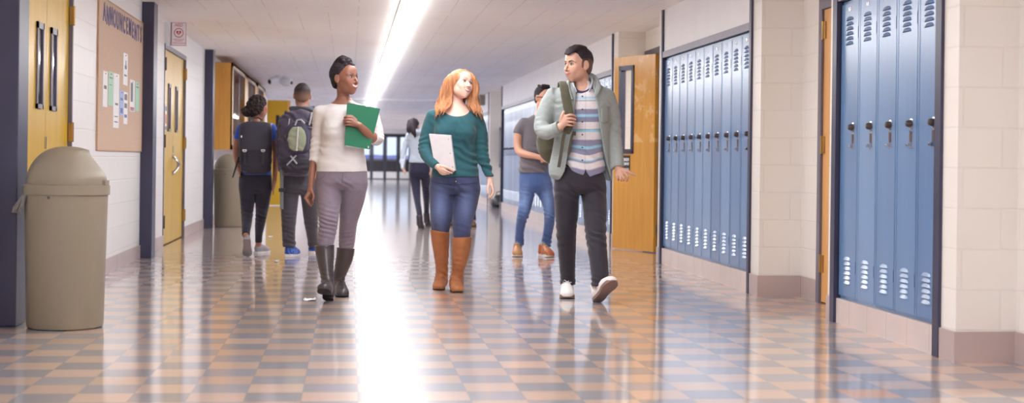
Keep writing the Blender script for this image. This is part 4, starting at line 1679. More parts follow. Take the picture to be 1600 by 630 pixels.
        blend(inm * sm(dz - up * taper ** .7) * sm(-dz - dn * taper ** .7) * .85, self.lip)
        if self.open_mouth:
            blend(inm * sm(np.abs(dz - .002) - .024 * taper ** .6, .008) * sm(ax - half * .80, .02) * .92, col(226, 217, 210))
            blend(inm * sm(np.abs(dz - .028 * taper ** .6) - .003, .008) * .35, self.lip * .4)
            blend(inm * sm(np.abs(dz) - .014, .01) * sm(half * .80 - ax, .02) * .7, self.lip * .35)
        else:
            blend(inm * sm(np.abs(dz) - .006 * taper ** .3, .010) * .75, self.lip * .35)
        # nostrils, the crease beside the nose
        blend(front * sm(((ax - .028) / .022) ** 2 + ((z + .172) / .016) ** 2 - 1, .8) * (y > .36) * .6, self.skin * .3)
        cr = np.abs(ax - (.075 + .55 * np.clip(-.12 - z, 0, .14)))
        blend(front * sm(cr - .004, .014) * (z < -.11) * (z > -.235) * (.28 if self.smile else .12), self.skin * .55)
        # brows
        bz = .118 + self.browh + .03 * np.clip((ax - .05) / .10, 0, 1) - .075 * np.clip((ax - .15) / .11, 0, 1) ** 1.6
        bw = (.016 if self.fem else .023) * np.clip(1.15 - np.clip((ax - .10) / .17, 0, 1), .3, 1)
        blend(front * sm(np.abs(z - bz) - bw, .014) * sm(.05 - ax, .02) * sm(ax - .25, .03) * (.72 if self.fem else .88), self.brow)
        # eyes
        ez, ex = .020, .137
        ee = (ax - ex) / .068
        wd = np.clip(1 - np.abs(ee) ** 2.2, 0, 1) ** .6
        ok = front & (y > .27)
        op = .0185 if self.smile > .5 else .021
        ins = ok * sm(np.abs(z - ez) - op * wd, .008) * (np.abs(ee) < 1)
        wd2 = np.clip(1.15 - np.abs(ee) ** 2.2, 0, 1) ** .6
        blend(ok * (z >= ez - .01) * sm(np.abs(z - ez - .008) - .040 * wd2, .012) * (np.abs(ee) < 1.13) * .80, self.brow * .6)
        blend(ok * (z < ez) * sm(np.abs(z - ez) - .040 * wd2, .012) * (np.abs(ee) < 1.1) * .35, self.brow)
        blend(ins * .85, col(198, 190, 188))
        gx = np.where(x > 0, ex, -ex) + self.gaze
        rr_ = np.sqrt((x - gx) ** 2 + (z - ez - .004) ** 2)
        blend(ins * sm(rr_ - .034, .008) * .95, self.iris)
        blend(ins * sm(rr_ - .016, .008), col(20, 16, 18))
        return C


def finger(F, pts, r0, r1, k=.005):
    n = len(pts)
    F.tube(pts, list(np.linspace(r0, r1, n)), None, k, 3)


def hand(F, P, wrist, fingers, thumb, r=.0088, palm=.0125, knuckle_k=.012):
    """wrist (u,v,dy); every finger a list of (u,v,dy) from knuckle to tip; the palm joins wrist and knuckles"""
    w = P.p(*wrist)
    ks = [P.p(*f[0]) for f in fingers]
    for kx in ks:
        F.tube([w, w * .45 + kx * .55, kx], [palm * 1.25, palm * 1.1, palm * .86], None, knuckle_k, 2)
    for i, f in enumerate(fingers):
        g = (1.0, 1.03, 1.0, .88)[i]
        finger(F, [P.p(*q) for q in f], r * g * 1.02, r * g * .80)
    t = [P.p(*q) for q in thumb]
    F.tube(t, list(np.linspace(palm * .95, r * .92, len(t))), None, .012, 3)


def shoe_frame(heel, toe, up=(0, 0, 1)):
    heel = np.asarray(heel, float); f = unit(np.asarray(toe, float) - heel)
    u = np.asarray(up, float); u = unit(u - f * np.dot(u, f))
    x = np.cross(f, u)
    return heel, np.stack([x, f, u])


SOLE = [(0.0, .022), (.012, .030), (.04, .034), (.09, .031), (.13, .034), (.17, .042), (.195, .043), (.22, .038), (.24, .026), (.25, .008)]


def sole_mesh(fr, L, h0, h1, heel=0.0, grow=1.0, mi=0, toe_up=0.010):
    """rubber or leather sole: outline swept upward, with an optional heel block"""
    o, R = fr
    k = L / .25
    mb = MB()
    ys = .125 - .125 * np.cos(np.linspace(0, math.pi, 30))
    ws = pchip([a for a, b in SOLE], [b for a, b in SOLE], ys)
    left = [(-w * grow * k, y * k) for y, w in zip(ys, ws)]
    right = [(w * grow * k, y * k) for y, w in zip(ys, ws)][::-1]
    ring = left + right
    rise = lambda y: toe_up * max(0, (y / k - .17) / .08) ** 2
    vs, n = [], len(ring)
    for hh in (h0 + heel, h1 + heel):
        for x, y in ring:
            sag = heel * (1 - min(1, max(0, (y / k - .06) / .10)))
            zz = hh - heel + sag + rise(y)
            vs.append(o + R.T @ V(x, y, zz))
    fs = [tuple(range(n))[::-1], tuple(range(n, 2 * n))] + [(i, (i + 1) % n, n + (i + 1) % n, n + i) for i in range(n)]
    # caps as quads across the foot
    fs = fs[2:]
    m = n // 2
    for b in (0, n):
        for i in range(m - 1):
            fs.append((b + i, b + i + 1, b + n - 2 - i, b + n - 1 - i))
    mb.add(vs, fs, mi)
    if heel:
        hb = [(x, y) for x, y in ring if y / k <= .07]
        hl = [(-w * grow * k * .96, y * k) for y, w in SOLE if y <= .06] + [(-.033 * grow * k, .068 * k), (.033 * grow * k, .068 * k)] + [(w * grow * k * .96, y * k) for y, w in SOLE if y <= .06][::-1]
        pts = [o + R.T @ V(x, y, h0) for x, y in hl]
        mb.prism([Vector(p) for p in pts], Vector(R.T @ V(0, 0, heel + .003)), mi)
    return mb


def shoe_field(fr, L, h=.003, z0=0.012, heel=0.0, hgt=1.0, wid=1.0, shaft=None):
    """upper of a shoe in world space; shaft = extra tube (points, radii, side) for boots and collars"""
    o, R = fr
    k = L / .25
    w = lambda x, y, z: o + R.T @ (V(x, y, z) * k)
    pts = [w(0, -.02, 0), w(0, .27, 0), w(-.06, .1, 0), w(.06, .1, 0), w(0, .05, .14), w(0, .27, .08)]
    if shaft:
        for p_, r_ in zip(*shaft[:2]):
            pts += [p_ - np.max(r_), p_ + np.max(r_)]
    lo, hi = np.min(pts, 0) - .03, np.max(pts, 0) + .03
    F = Field(lo, hi, h)
    zz = heel / k
    F.add_ell(w(0, .046, .040 + zz), np.array((.034 * wid, .047, .048)) * k, .0, R)
    F.add_ell(w(0, .105, .045 + zz * .7), np.array((.034 * wid, .065, .048 * hgt)) * k, .03, R)
    F.add_ell(w(0, .155, .034 + zz * .25), np.array((.041 * wid, .06, .038 * hgt)) * k, .03, R)
    F.add_ell(w(0, .195, .026), np.array((.042 * wid, .052, .032 * hgt)) * k, .03, R)
    F.add_ell(w(0, .218, .024), np.array((.036 * wid, .030, .026 * hgt)) * k, .02, R)
    if shaft:
        F.tube(shaft[0], shaft[1], shaft[2] if len(shaft) > 2 else None, .03, 4)
    return F, w, R, o


def finish_shoe_cut(F, fr, z0, heel=0.0, L=.25):
    o, R = fr
    k = L / .25
    # everything under the sole line goes; the line rises toward a raised heel
    if heel:
        a, b = o + R.T @ V(0, .06 * k, z0 + heel), o + R.T @ V(0, .16 * k, z0)
        d = unit(b - a)
        n = -np.cross(R[0], d)
        n = n if np.dot(n, R[2]) < 0 else -n
        q = F.region((F.x[0], F.y[0], F.z[0]), (F.x[-1], F.y[-1], F.z[-1]))
        X, Y, Z = F.pts(q)
        d1 = (X - a[0]) * n[0] + (Y - a[1]) * n[1] + (Z - a[2]) * n[2]
        m = -R[2]
        c = o + R.T @ V(0, 0, z0)
        e = o + R.T @ V(0, 0, z0 + heel)
        d2 = (X - c[0]) * m[0] + (Y - c[1]) * m[1] + (Z - c[2]) * m[2]
        d3 = (X - e[0]) * m[0] + (Y - e[1]) * m[1] + (Z - e[2]) * m[2]
        F.D[q] = np.maximum(F.D[q], np.maximum(np.minimum(d1, d3), d2))
    else:
        F.cut_plane(o + R.T @ V(0, 0, z0), -R[2])
    return F


def garment(name, F, mat, parent, color, disp=None, paint=None, smooth_it=1):
    P, Q = F.mesh()
    P = relax(P, Q, smooth_it, .4)
    N = vert_normals(P, Q)
    if disp is not None:
        P = P + N * disp(P, N)[:, None]
    C = np.tile(np.asarray(color, np.float32), (len(P), 1))
    if paint is not None:
        C = paint(P, N, C)
    return np_object(name, P, Q, mat, parent, color=C)


def gauss(P, c, r):
    r = np.broadcast_to(np.asarray(r, float), 3)
    return np.exp(-(((P - c) / r) ** 2).sum(1))


def folds(P, d, wl, amp, warp=.35, seed=0.0, sharp=1.0):
    """soft cloth folds: waves along the direction d, bent by noise"""
    d = unit(d)
    n = fbm(P * 8 + seed, 2) - .45
    t = P @ d / wl + n * warp * 6.5
    s = np.sin(2 * math.pi * t)
    s = np.sign(s) * np.abs(s) ** sharp
    return amp * s * (.12 + 2.6 * vnoise(P * 12 + 3.3 + seed) ** 2)

# ------------------------------------------------------------------ shared figure building
def bounds(groups, pad=0.05):
    P = np.concatenate([np.asarray(g, float).reshape(-1, 3) for g in groups])
    return P.min(0) - pad, P.max(0) + pad


def row_pts(rows):
    out = []
    for z, cx, cy, rx, ry in rows:
        out += [(cx - rx, cy - ry, z), (cx + rx, cy + ry, z)]
    return out


def limb_pts(P, L):
    pts, r = P.path(L)
    out = []
    for p, q in zip(pts, r):
        m = float(np.max(q))
        out += [p - m, p + m]
    return out


def ground(u, v, z=0.0):
    d = ray(u, v)
    k = (z - CAM_H) / d.z
    return V(d.x * k, d.y * k, z)


def skin_body(P, head, torso, limbs, neck, hands, h=0.006, fine=0.0025, feet=(), extra=None, grow_head=None):
    """the whole body as one continuous surface, with finer cells around the head and hands"""
    pts = [row_pts(torso), [head.c - head.h * .62, head.c + head.h * .62], limb_pts(P, neck)]
    for L in limbs: pts.append(limb_pts(P, L))
    hp = []
    for hd in hands:
        q = [P.p(*hd['wrist'])] + [P.p(*a) for f in hd['fingers'] for a in f] + [P.p(*a) for a in hd['thumb']]
        hp.append(q); pts.append(q)
    for f in feet: pts.append([np.asarray(f[0]), np.asarray(f[1])])
    lo, hi = bounds(pts, .03)
    rg = [[(head.c[i] - head.h * .60, head.c[i] + head.h * .60)] for i in range(3)]
    for q in hp:
        a, b = np.min(q, 0) - .016, np.max(q, 0) + .016
        for i in range(3): rg[i].append((a[i], b[i]))
    F = Field(lo, hi, h, fine, *rg)
    F.loft(torso, .02)
    pn, rn = P.path(neck)
    F.tube(pn, rn, (1, 0, 0), .035)
    for L in limbs:
        a, b = P.path(L)
        F.tube(a, b, (1, 0, 0), .012)
    for a, b in feet:
        F.tube([np.asarray(a), np.asarray(b)], [.028, .024], None, .03)
    head.build(F)
    for hd in hands:
        hand(F, P, hd['wrist'], hd['fingers'], hd['thumb'], hd.get('r', .0088), hd.get('palm', .0125))
    if extra: extra(F)
    Pm, Q = F.mesh()
    Pm = relax(Pm, Q, 1, .3)
    C = np.tile(head.skin, (len(Pm), 1)).astype(np.float32)
    C = head.paint(Pm, C)
    # knuckles and finger tips a little warmer
    for hd in hands:
        for f in hd['fingers']:
            t = P.p(*f[-1])
            m = (gauss(Pm, t, .012) * .35)[:, None]
            C = C * (1 - m) + head.skin * np.array((1.06, .82, .80)) * m
    o = np_object('person', Pm, Q, M['skin'], None, origin=P.base, color=C)
    P.root = o
    tag(o, P.label, 'person', 'people walking in the corridor')
    return o


def shrink(L, m, P):
    """the same limb, thinner by m metres"""
    return [(a[0], a[1], a[2], np.maximum(np.asarray(a[3], float) - m / P.s, .35 * np.asarray(a[3], float))) for a in L]


def slim(L, P, cap=.036):
    """the leg inside loose trousers: thins out to a real ankle"""
    n = len(L)
    out = []
    for i, a in enumerate(L):
        r = np.asarray(a[3], float) - .014 / P.s
        lim = (.085 + (cap - .085) * (i / (n - 1)) ** .8) / P.s
        out.append((a[0], a[1], a[2], np.minimum(r, lim)))
    return out


def cut_end(F, a, b, reach=.11):
    """ends a sleeve or trouser leg at b with a clean cuff, seen from a"""
    b = np.asarray(b); n = unit(b - np.asarray(a))
    F.cut_plane(b, n, b - reach, b + reach)


def cloth_field(P, rows, limbs, h, k=.03, power=2.2, grow=0.0, side=(1, 0, 0), pad=.03):
    pts = [row_pts(rows)] if rows else []
    for L in limbs: pts.append(limb_pts(P, L))
    lo, hi = bounds(pts, pad)
    F = Field(lo, hi, h)
    if rows: F.loft(rows, .0, power, -grow)
    for L in limbs:
        a, b = P.path(L)
        q = F.tube_field(a, [w_ + grow for w_ in b], side, k, 5)
        if q:
            s, T = q
            n = unit(a[-1] - a[-2])                 # a clean flat cuff where the limb ends
            X, Y, Z = F.pts(s)
            e = a[-1] - n * .004
            T = np.maximum(T, (X - e[0]) * n[0] + (Y - e[1]) * n[1] + (Z - e[2]) * n[2])
            F.union(s, T.astype(np.float32), k)
    return F


def child_mesh(mb, name, mats, parent, **kw):
    return mb.build(name, mats, parent, **kw)


def add_sole(shoe, fr, L, h0, h1, mat, heel=0.0, grow=1.06, name='sole'):
    o = sole_mesh(fr, L, h0, h1, heel, grow).build(name, mat, shoe, bevel=.002)
    return o


def make_shoe(P, heel, toe, L, color, mat, sole, name='shoe', up=(0, 0, 1), sole_h=.02, collar=None, laces=None, shaft=None, heel_h=0.0, h=.0035, hgt=1.0, wid=1.0, disp=None, paint=None, cut_top=None, shade=None, ankle=0.0):
    fr = shoe_frame(heel, toe, up)
    if ankle:                        # padded collar that closes round the ankle
        o_, R_ = fr
        q = lambda y, z: o_ + R_.T @ V(0, y * L / .25, z * L / .25)
        shaft = ([q(.052, .045), q(.046, .075), q(.043, ankle)], [.034 * L / .25, .033 * L / .25, .0335 * L / .25], None)
        cut_top = (q(.043, ankle), R_[2])
    F, w, R, o = shoe_field(fr, L, h, sole_h, heel_h, hgt, wid, shaft)
    if collar:                       # opening round the ankle
        F.cut_ell(w(0, .045, .10), np.array((.028, .042, .045)) * L / .25, .006, R)
    if cut_top is not None:
        F.cut_plane(cut_top[0], cut_top[1])
    finish_shoe_cut(F, fr, sole_h * .6, heel_h, L)
    s = garment(name, F, mat, P.root, color, disp, paint)
    add_sole(s, fr, L, 0.0, sole_h, sole, heel_h, 1.13 if not heel_h else 1.08)
    if laces is not None:
        mb = MB()
        k = L / .25
        for i, y in enumerate((.10, .115, .13, .145)):
            zt = (.094 - (y - .10) * .62) * hgt
            mb.tube([w(-.020, y, zt - .008), w(-.008, y + .004, zt + .001), w(.008, y + .010, zt + .001), w(.020, y + .012, zt - .010)], .0028 * k, 6)
        mb.tube([w(0, .098, .096 * hgt), w(.018, .085, .108 * hgt), w(.028, .095, .092 * hgt), w(.003, .10, .095 * hgt)], .0022 * k, 6)
        mb.tube([w(0, .098, .096 * hgt), w(-.018, .085, .108 * hgt), w(-.028, .095, .092 * hgt), w(-.003, .10, .095 * hgt)], .0022 * k, 6)
        mb.build('laces', laces, s, smooth=True)
    return s, fr, w


def hair_mesh(name, F, parent, color, disp=None, mat=None, paint=None):
    return garment(name, F, mat or M['hair'], parent, color, disp, paint)


def hair_cap(head, h=.003, r=(.352, .430, .398), c=(0, -.075, .14), line_p=(0, .20, .30), line_n=(0, .74, -.67), nape=-.30, pad=.25, ears=True):
    F = Field(head.c - head.h * (.62 + pad), head.c + head.h * (.62 + pad), h)
    F.add_ell(head.w(*c), np.array(r) * head.h, .0, head.R)
    F.add_ell(head.w(0, -.19, -.10), np.array((.285, .24, .26)) * head.h, .06 * head.h, head.R)
    F.cut_plane(head.w(*line_p), head.R.T @ V(*line_n))
    F.cut_plane(head.w(0, -.2, nape), head.R.T @ V(0, .25, -.97))
    if ears:
        for sx in (-1, 1):
            F.cut_ell(head.w(sx * .37, .005, -.045), np.array((.10, .095, .17)) * head.h, .02 * head.h, head.R)
    return F


# ================================================================== the woman in the white sweater
def woman_white():
    P = Person('person', 10.3, 'smiling woman in a white sweater and grey trousers holding a green folder', at(534, 400, 10.3))
    sweater = P.rows([(269, 493.6, 574.3, .128, .0), (256, 494.5, 572.5, .122, .0), (240, 497.5, 570, .108, .0), (224, 500.5, 568.5, .105, .0), (208, 502, 570.5, .115, -.005),
                      (194, 501.5, 574, .120, -.01), (182, 500, 579, .112, -.005), (173, 501, 580, .098, .0), (167, 507, 573, .082, .01), (162, 515, 562, .07, .015), (157, 524, 550, .055, .02)])
    slL = [(500, 176, .0, 11), (497.5, 190, .005, 9.2), (496, 208, .02, 8.6), (492.5, 230, .015, 7.6), (489.3, 252.5, .0, 6.8)]
    slR = [(580.5, 177, .0, 11), (586, 192, .0, 9.6), (589.5, 206, -.01, 9.4), (589.5, 217, -.035, 10.3), (582, 214.8, -.088, 10.2)]
    faL = [(490, 243, .005, 4.4), (488, 268, -.01, 5.4), (486.2, 287, -.03, 4.3), (485.6, 296, -.035, 4.0)]
    faR = [(588, 216, -.055, 6.6), (578.5, 212.8, -.10, 7.5), (569.5, 204, -.14, 6.2), (562, 196.5, -.165, 4.7)]
    hips = P.rows([(296, 499.5, 568, .085, .0), (284, 493.4, 574.2, .124, .0), (272, 494, 574, .122, .0), (260, 498, 570, .11, .0), (250, 502, 566, .095, .0)])
    legL = [(513.5, 290, .0, (19.5, 22)), (513.6, 310, -.02, (19, 21)), (513.6, 328, -.06, (17, 19)), (512.8, 352, -.12, (14, 16)), (509.5, 372, -.13, (13.4, 15)), (508, 383, -.135, (12.2, 14)), (507.5, 393, -.14, (11, 12.5))]
    legR = [(553.5, 290, .0, (20, 22)), (551, 310, .03, (18.6, 20)), (547.5, 330, .06, (16.4, 18)), (544, 352, .09, (13.5, 15.5)), (542, 376, .13, (12.6, 14)), (541, 387, .145, (11.2, 12)), (540.2, 398, .16, (10, 11))]
    head = Head(P.p(538.6, 122.6, -.01), .234, math.radians(52), math.radians(2), math.radians(1), True, 1.0, (146, 99, 82), (168, 84, 82), (38, 26, 26), gaze=.012, iris=(36, 24, 20))
    neck = [(535.5, 130, .012, 9.6), (536, 146, .015, 9.3), (536.5, 158, .02, 11), (537, 168, .03, 16)]
    hl = dict(wrist=(485.6, 297, -.035), fingers=[[(477.5, 309.5, -.055), (481, 316.5, -.066), (485.5, 321.5, -.05)], [(480, 311, -.035), (483, 318, -.038), (486.5, 321.5, -.018)],
                                                 [(483.5, 311, -.012), (486, 317.5, -.012), (488, 319, .008)], [(487, 309, .006), (488.5, 315, .008), (489, 316, .025)]],
              thumb=[(487.5, 299.5, -.05), (490, 306.5, -.068), (488.4, 313.5, -.075)], r=.0086, palm=.0118)
    hr = dict(wrist=(561.5, 196, -.166), fingers=[[(549.5, 184.2, -.172), (542.5, 183, -.185), (538.3, 184, -.160), (541.5, 184.5, -.128)], [(548.5, 187.8, -.180), (541.5, 187, -.192), (537.6, 187.8, -.162), (541, 188, -.128)],
                                                 [(548.8, 191.8, -.180), (542, 191.3, -.191), (537.9, 191.8, -.162), (541, 192, -.128)], [(550, 195.6, -.175), (543, 195.3, -.184), (538.9, 195.6, -.160), (541.6, 195.6, -.130)]],
              thumb=[(556, 187.5, -.165), (549, 182, -.170), (542.5, 180.8, -.168)], r=.0088, palm=.0118)
    HEM = P.p(534, 225)[2]
    torso = [(z, cx, cy, max(rx - (.008 if z > HEM else .020), .03), max(ry - (.009 if z > HEM else .020), .03)) for z, cx, cy, rx, ry in sweater + hips[1:3]]
    torso = sorted(torso)
    tt = []
    for r in torso:
        if not tt or r[0] - tt[-1][0] > .012: tt.append(r)
    hL, tL = ground(513.5, 470.3), None
    o = skin_body(P, head, tt, [shrink(slL, .010, P), shrink(slR, .010, P), faL, faR, shrink(legL, .010, P), shrink(legR, .010, P)], neck, [hl, hr])
    # sweater
    F = cloth_field(P, sweater, [slL, slR], .0042, .035)
    for u, v in ((519, 205), (553, 206)):
        F.add_ell(P.p(u, v, -.075), (.055, .05, .055), .05)
    F.cut_ell(P.p(537.5, 153.5, -.02), (.148, .16, .0475), .006)
    F.cut_tube([P.p(536, 140, .01), P.p(537, 172, .03)], [.050, .062], None, .006)
    F.cut_plane(P.p(534, 268.8, 0), (0.03, 0, -1))
    a1, a2 = P.p(489.4, 236, 0), P.p(590, 214, -.02)
    wa = P.p(535, 232, -.1)

    def disp(p, n):
        d = folds(p, (.25, 0, 1), .075, .0022, .3, 1.0) * np.clip(1.2 - np.abs(p[:, 2] - wa[2]) / .22, 0, 1)
        d += folds(p, (0, .2, 1), .034, .0026, .25, 4.0) * (gauss(p, a2, (.07, .07, .09)) + gauss(p, P.p(494, 225, 0), (.06, .06, .10)))
        d += folds(p, (1, 0, .8), .06, .0022, .3, 9.0) * gauss(p, P.p(508, 192, -.05), (.06, .1, .07))
        return d + (fbm(p * 22, 2) - .45) * .002
    def paint(p, n, c):
        st = vnoise(p * np.array((14, 14, 190))) - .5
        c = c * (1 + .07 * st[:, None])
        return c
    garment('sweater', F, M['knit'], o, col(212, 208, 208), disp, paint)
    # trousers
    F = cloth_field(P, hips, [legL, legR], .0042, .018)
    F.cut_plane(P.p(534, 256, 0), (0, 0, 1))
    kL, kR, cr = P.p(512, 352, -.09), P.p(543.5, 360, .1), P.p(532, 290, -.09)

    def disp(p, n):
        m = gauss(p, P.p(510.5, 357, -.13), (.09, .14, .11))
        m2 = gauss(p, P.p(542, 372, .1), (.08, .12, .08))
        d = folds(p, (.22, 0, 1), .030, .0042, .22, 2.0, .8) * m + folds(p, (-.15, 0, 1), .028, .0034, .22, 5.0, .8) * m2
        d += folds(p, (.9, 0, 1), .045, .0022, .3, 8.0) * gauss(p, cr, (.09, .1, .06))
        return d
    def paint(p, n, c):
        f = fbm(p * 30, 3)
        return c * (.92 + .18 * f[:, None])
    t = garment('trousers', F, M['denim'], o, col(128, 117, 132), disp, paint)
    # fly seam and pocket seams
    sm_ = plain('mauve_seam', srgb(98, 88, 104), .8)
    mb = MB()
    c0 = [P.p(536, 271, -.126), P.p(535.5, 279, -.130), P.p(534, 286, -.126)]
    mb.tube(c0, .0022, 6)
    mb.build('seam', sm_, t, smooth=True)
    mb = MB()
    mb.tube([P.p(509, 271, -.118), P.p(505.5, 277, -.113), P.p(497, 281, -.075)], .0018, 6)
    mb.build('seam', sm_, t, smooth=True)
    # boots
    bl = col(66, 58, 62)
    shL = [(506.8, 381, -.135, (15.2, 16)), (507.6, 394, -.15, (14.2, 15)), (509, 412, -.19, (12.2, 13.5)), (511, 432, -.24, (10, 11.5)), (512, 448, -.28, (9.5, 11)), (512.5, 456, -.295, (9.3, 10.5))]
    shR = [(540.6, 386, .15, (14, 15)), (538.6, 402, .165, (13.2, 14)), (533.5, 420, .19, (11, 13)), (529, 436, .215, (9.2, 11.5)), (529, 450, .225, (9.5, 11)), (530, 457, .22, (9.4, 10.5))]
    def bdisp(c1):
        def f(p, n):
            return folds(p, (.2, .3, 1), .030, .0030, .35, 3.0) * gauss(p, c1, (.07, .09, .055)) + (fbm(p * 16, 2) - .45) * .003
        return f
    heel, toe = ground(514.5, 470.6), None
    heelp = heel.copy()
    toep = np.array(at(504.5, 453.5, heelp[1] - .225))
    a, b = P.path(shL)
    tp = P.p(506.8, 383, -.135)
    make_shoe(P, heelp, toep, .255, bl, M['leather'], M['blacksole'], 'boot', shaft=(a, b, (1, 0, 0)), heel_h=.022, sole_h=.012, disp=bdisp(P.p(511, 437, -.25)), cut_top=(tp, unit(V(-.05, 0, 1))), wid=1.08)
    toep = ground(536, 464.8)
    heelp = toep + V(-.03, .238, 0)
    a, b = P.path(shR)
    tp = P.p(540.6, 387.5, .15)
    make_shoe(P, heelp, toep, .25, bl, M['leather'], M['blacksole'], 'boot', shaft=(a, b, (1, 0, 0)), heel_h=.022, sole_h=.012, disp=bdisp(P.p(529.5, 438, .21)), cut_top=(tp, unit(V(.05, 0, 1))), wid=1.08)
    # hair, drawn up into a twisted knot
    F = hair_cap(head, .003, r=(.350, .432, .400), c=(0, -.08, .14), line_p=(0, .205, .335), line_n=(0, .80, -.60), nape=-.27)
    h_ = head.h
    F.tube([head.w(.02, .235, .40), head.w(.01, .10, .50), head.w(-.02, -.06, .54), head.w(0, -.24, .46), head.w(0, -.36, .30)], [.085 * h_, .125 * h_, .14 * h_, .125 * h_, .08 * h_], None, .07 * h_)
    F.tube([head.w(.16, .20, .38), head.w(.15, .04, .50), head.w(.04, -.06, .60), head.w(-.10, .0, .57), head.w(-.16, .12, .46)], [.06 * h_, .085 * h_, .09 * h_, .085 * h_, .06 * h_], None, .03 * h_)
    F.tube([head.w(-.15, .16, .40), head.w(-.06, .19, .50), head.w(.07, .14, .53), head.w(.16, .0, .47)], [.055 * h_, .075 * h_, .075 * h_, .05 * h_], None, .03 * h_)

    def disp(p, n):
        q = head.loc(p)
        tw = np.sin((q[:, 0] * 1.3 - q[:, 1] * .8 + q[:, 2] * .6) * 40 + 7 * vnoise(q * 5)) * np.clip((q[:, 2] - .40) / .1, 0, 1)
        return tw * .0026 + (vnoise(q * 40) - .5) * .0045
    hair_mesh('hair', F, o, col(50, 42, 50), disp)
    # folder: a cover, a sheaf of papers and a sticker
    A, B, C, D_ = [P.p(*q) for q in ((542.2, 160.6, -.150), (593.6, 170.2, -.118), (577.6, 233.6, -.130), (538.4, 227.0, -.160))]
    ex, ey = unit(B - A), unit(D_ - A)
    nz = unit(np.cross(ex, ey))
    nz = nz if nz[1] < 0 else -nz
    fo = empty('folder', tuple(D_), 'green folder held against the chest of the white sweater woman', 'folder')
    q = [A, B, C, D_]
    mb = MB().prism([Vector(p) for p in q], Vector(nz * .0022))
    M['foldergreen'] = plain('green_folder_card', srgb(18, 112, 80), .42, var=.03)
    mb.build('front_cover', M['foldergreen'], fo)
    mb = MB().prism([Vector(p - nz * .0085 + (ex * .003 - ey * .002)) for p in q], Vector(nz * .0022))
    mb.build('back_cover', plain('navy_folder_card', srgb(52, 60, 110), .4), fo)
    q2 = [A + ex * .006 + ey * .004, B - ex * .012 + ey * .004, C - ex * .06 + ey * .004, D_ + ex * .012 + ey * .006]
    mb = MB().prism([Vector(p - nz * .006) for p in q2], Vector(nz * .0055))
    mb.build('papers', M['paper'], fo)
    st = [C - ex * .034 - ey * .052, C - ex * .004 - ey * .050, C - ex * .008 - ey * .006, C - ex * .034 - ey * .008]
    mb = MB().prism([Vector(p + nz * .0022) for p in st], Vector(nz * .0004))
    for k in range(4):
        a_ = C - ex * .029 - ey * (.044 - k * .009)
        mb.prism([Vector(p + nz * .0026) for p in (a_, a_ + ex * (.018 - .003 * (k % 2)), a_ + ex * (.018 - .003 * (k % 2)) + ey * .003, a_ + ey * .003)], Vector(nz * .0003), 1)
    mb.build('sticker', [M['paper'], M['inkgrey']], fo)


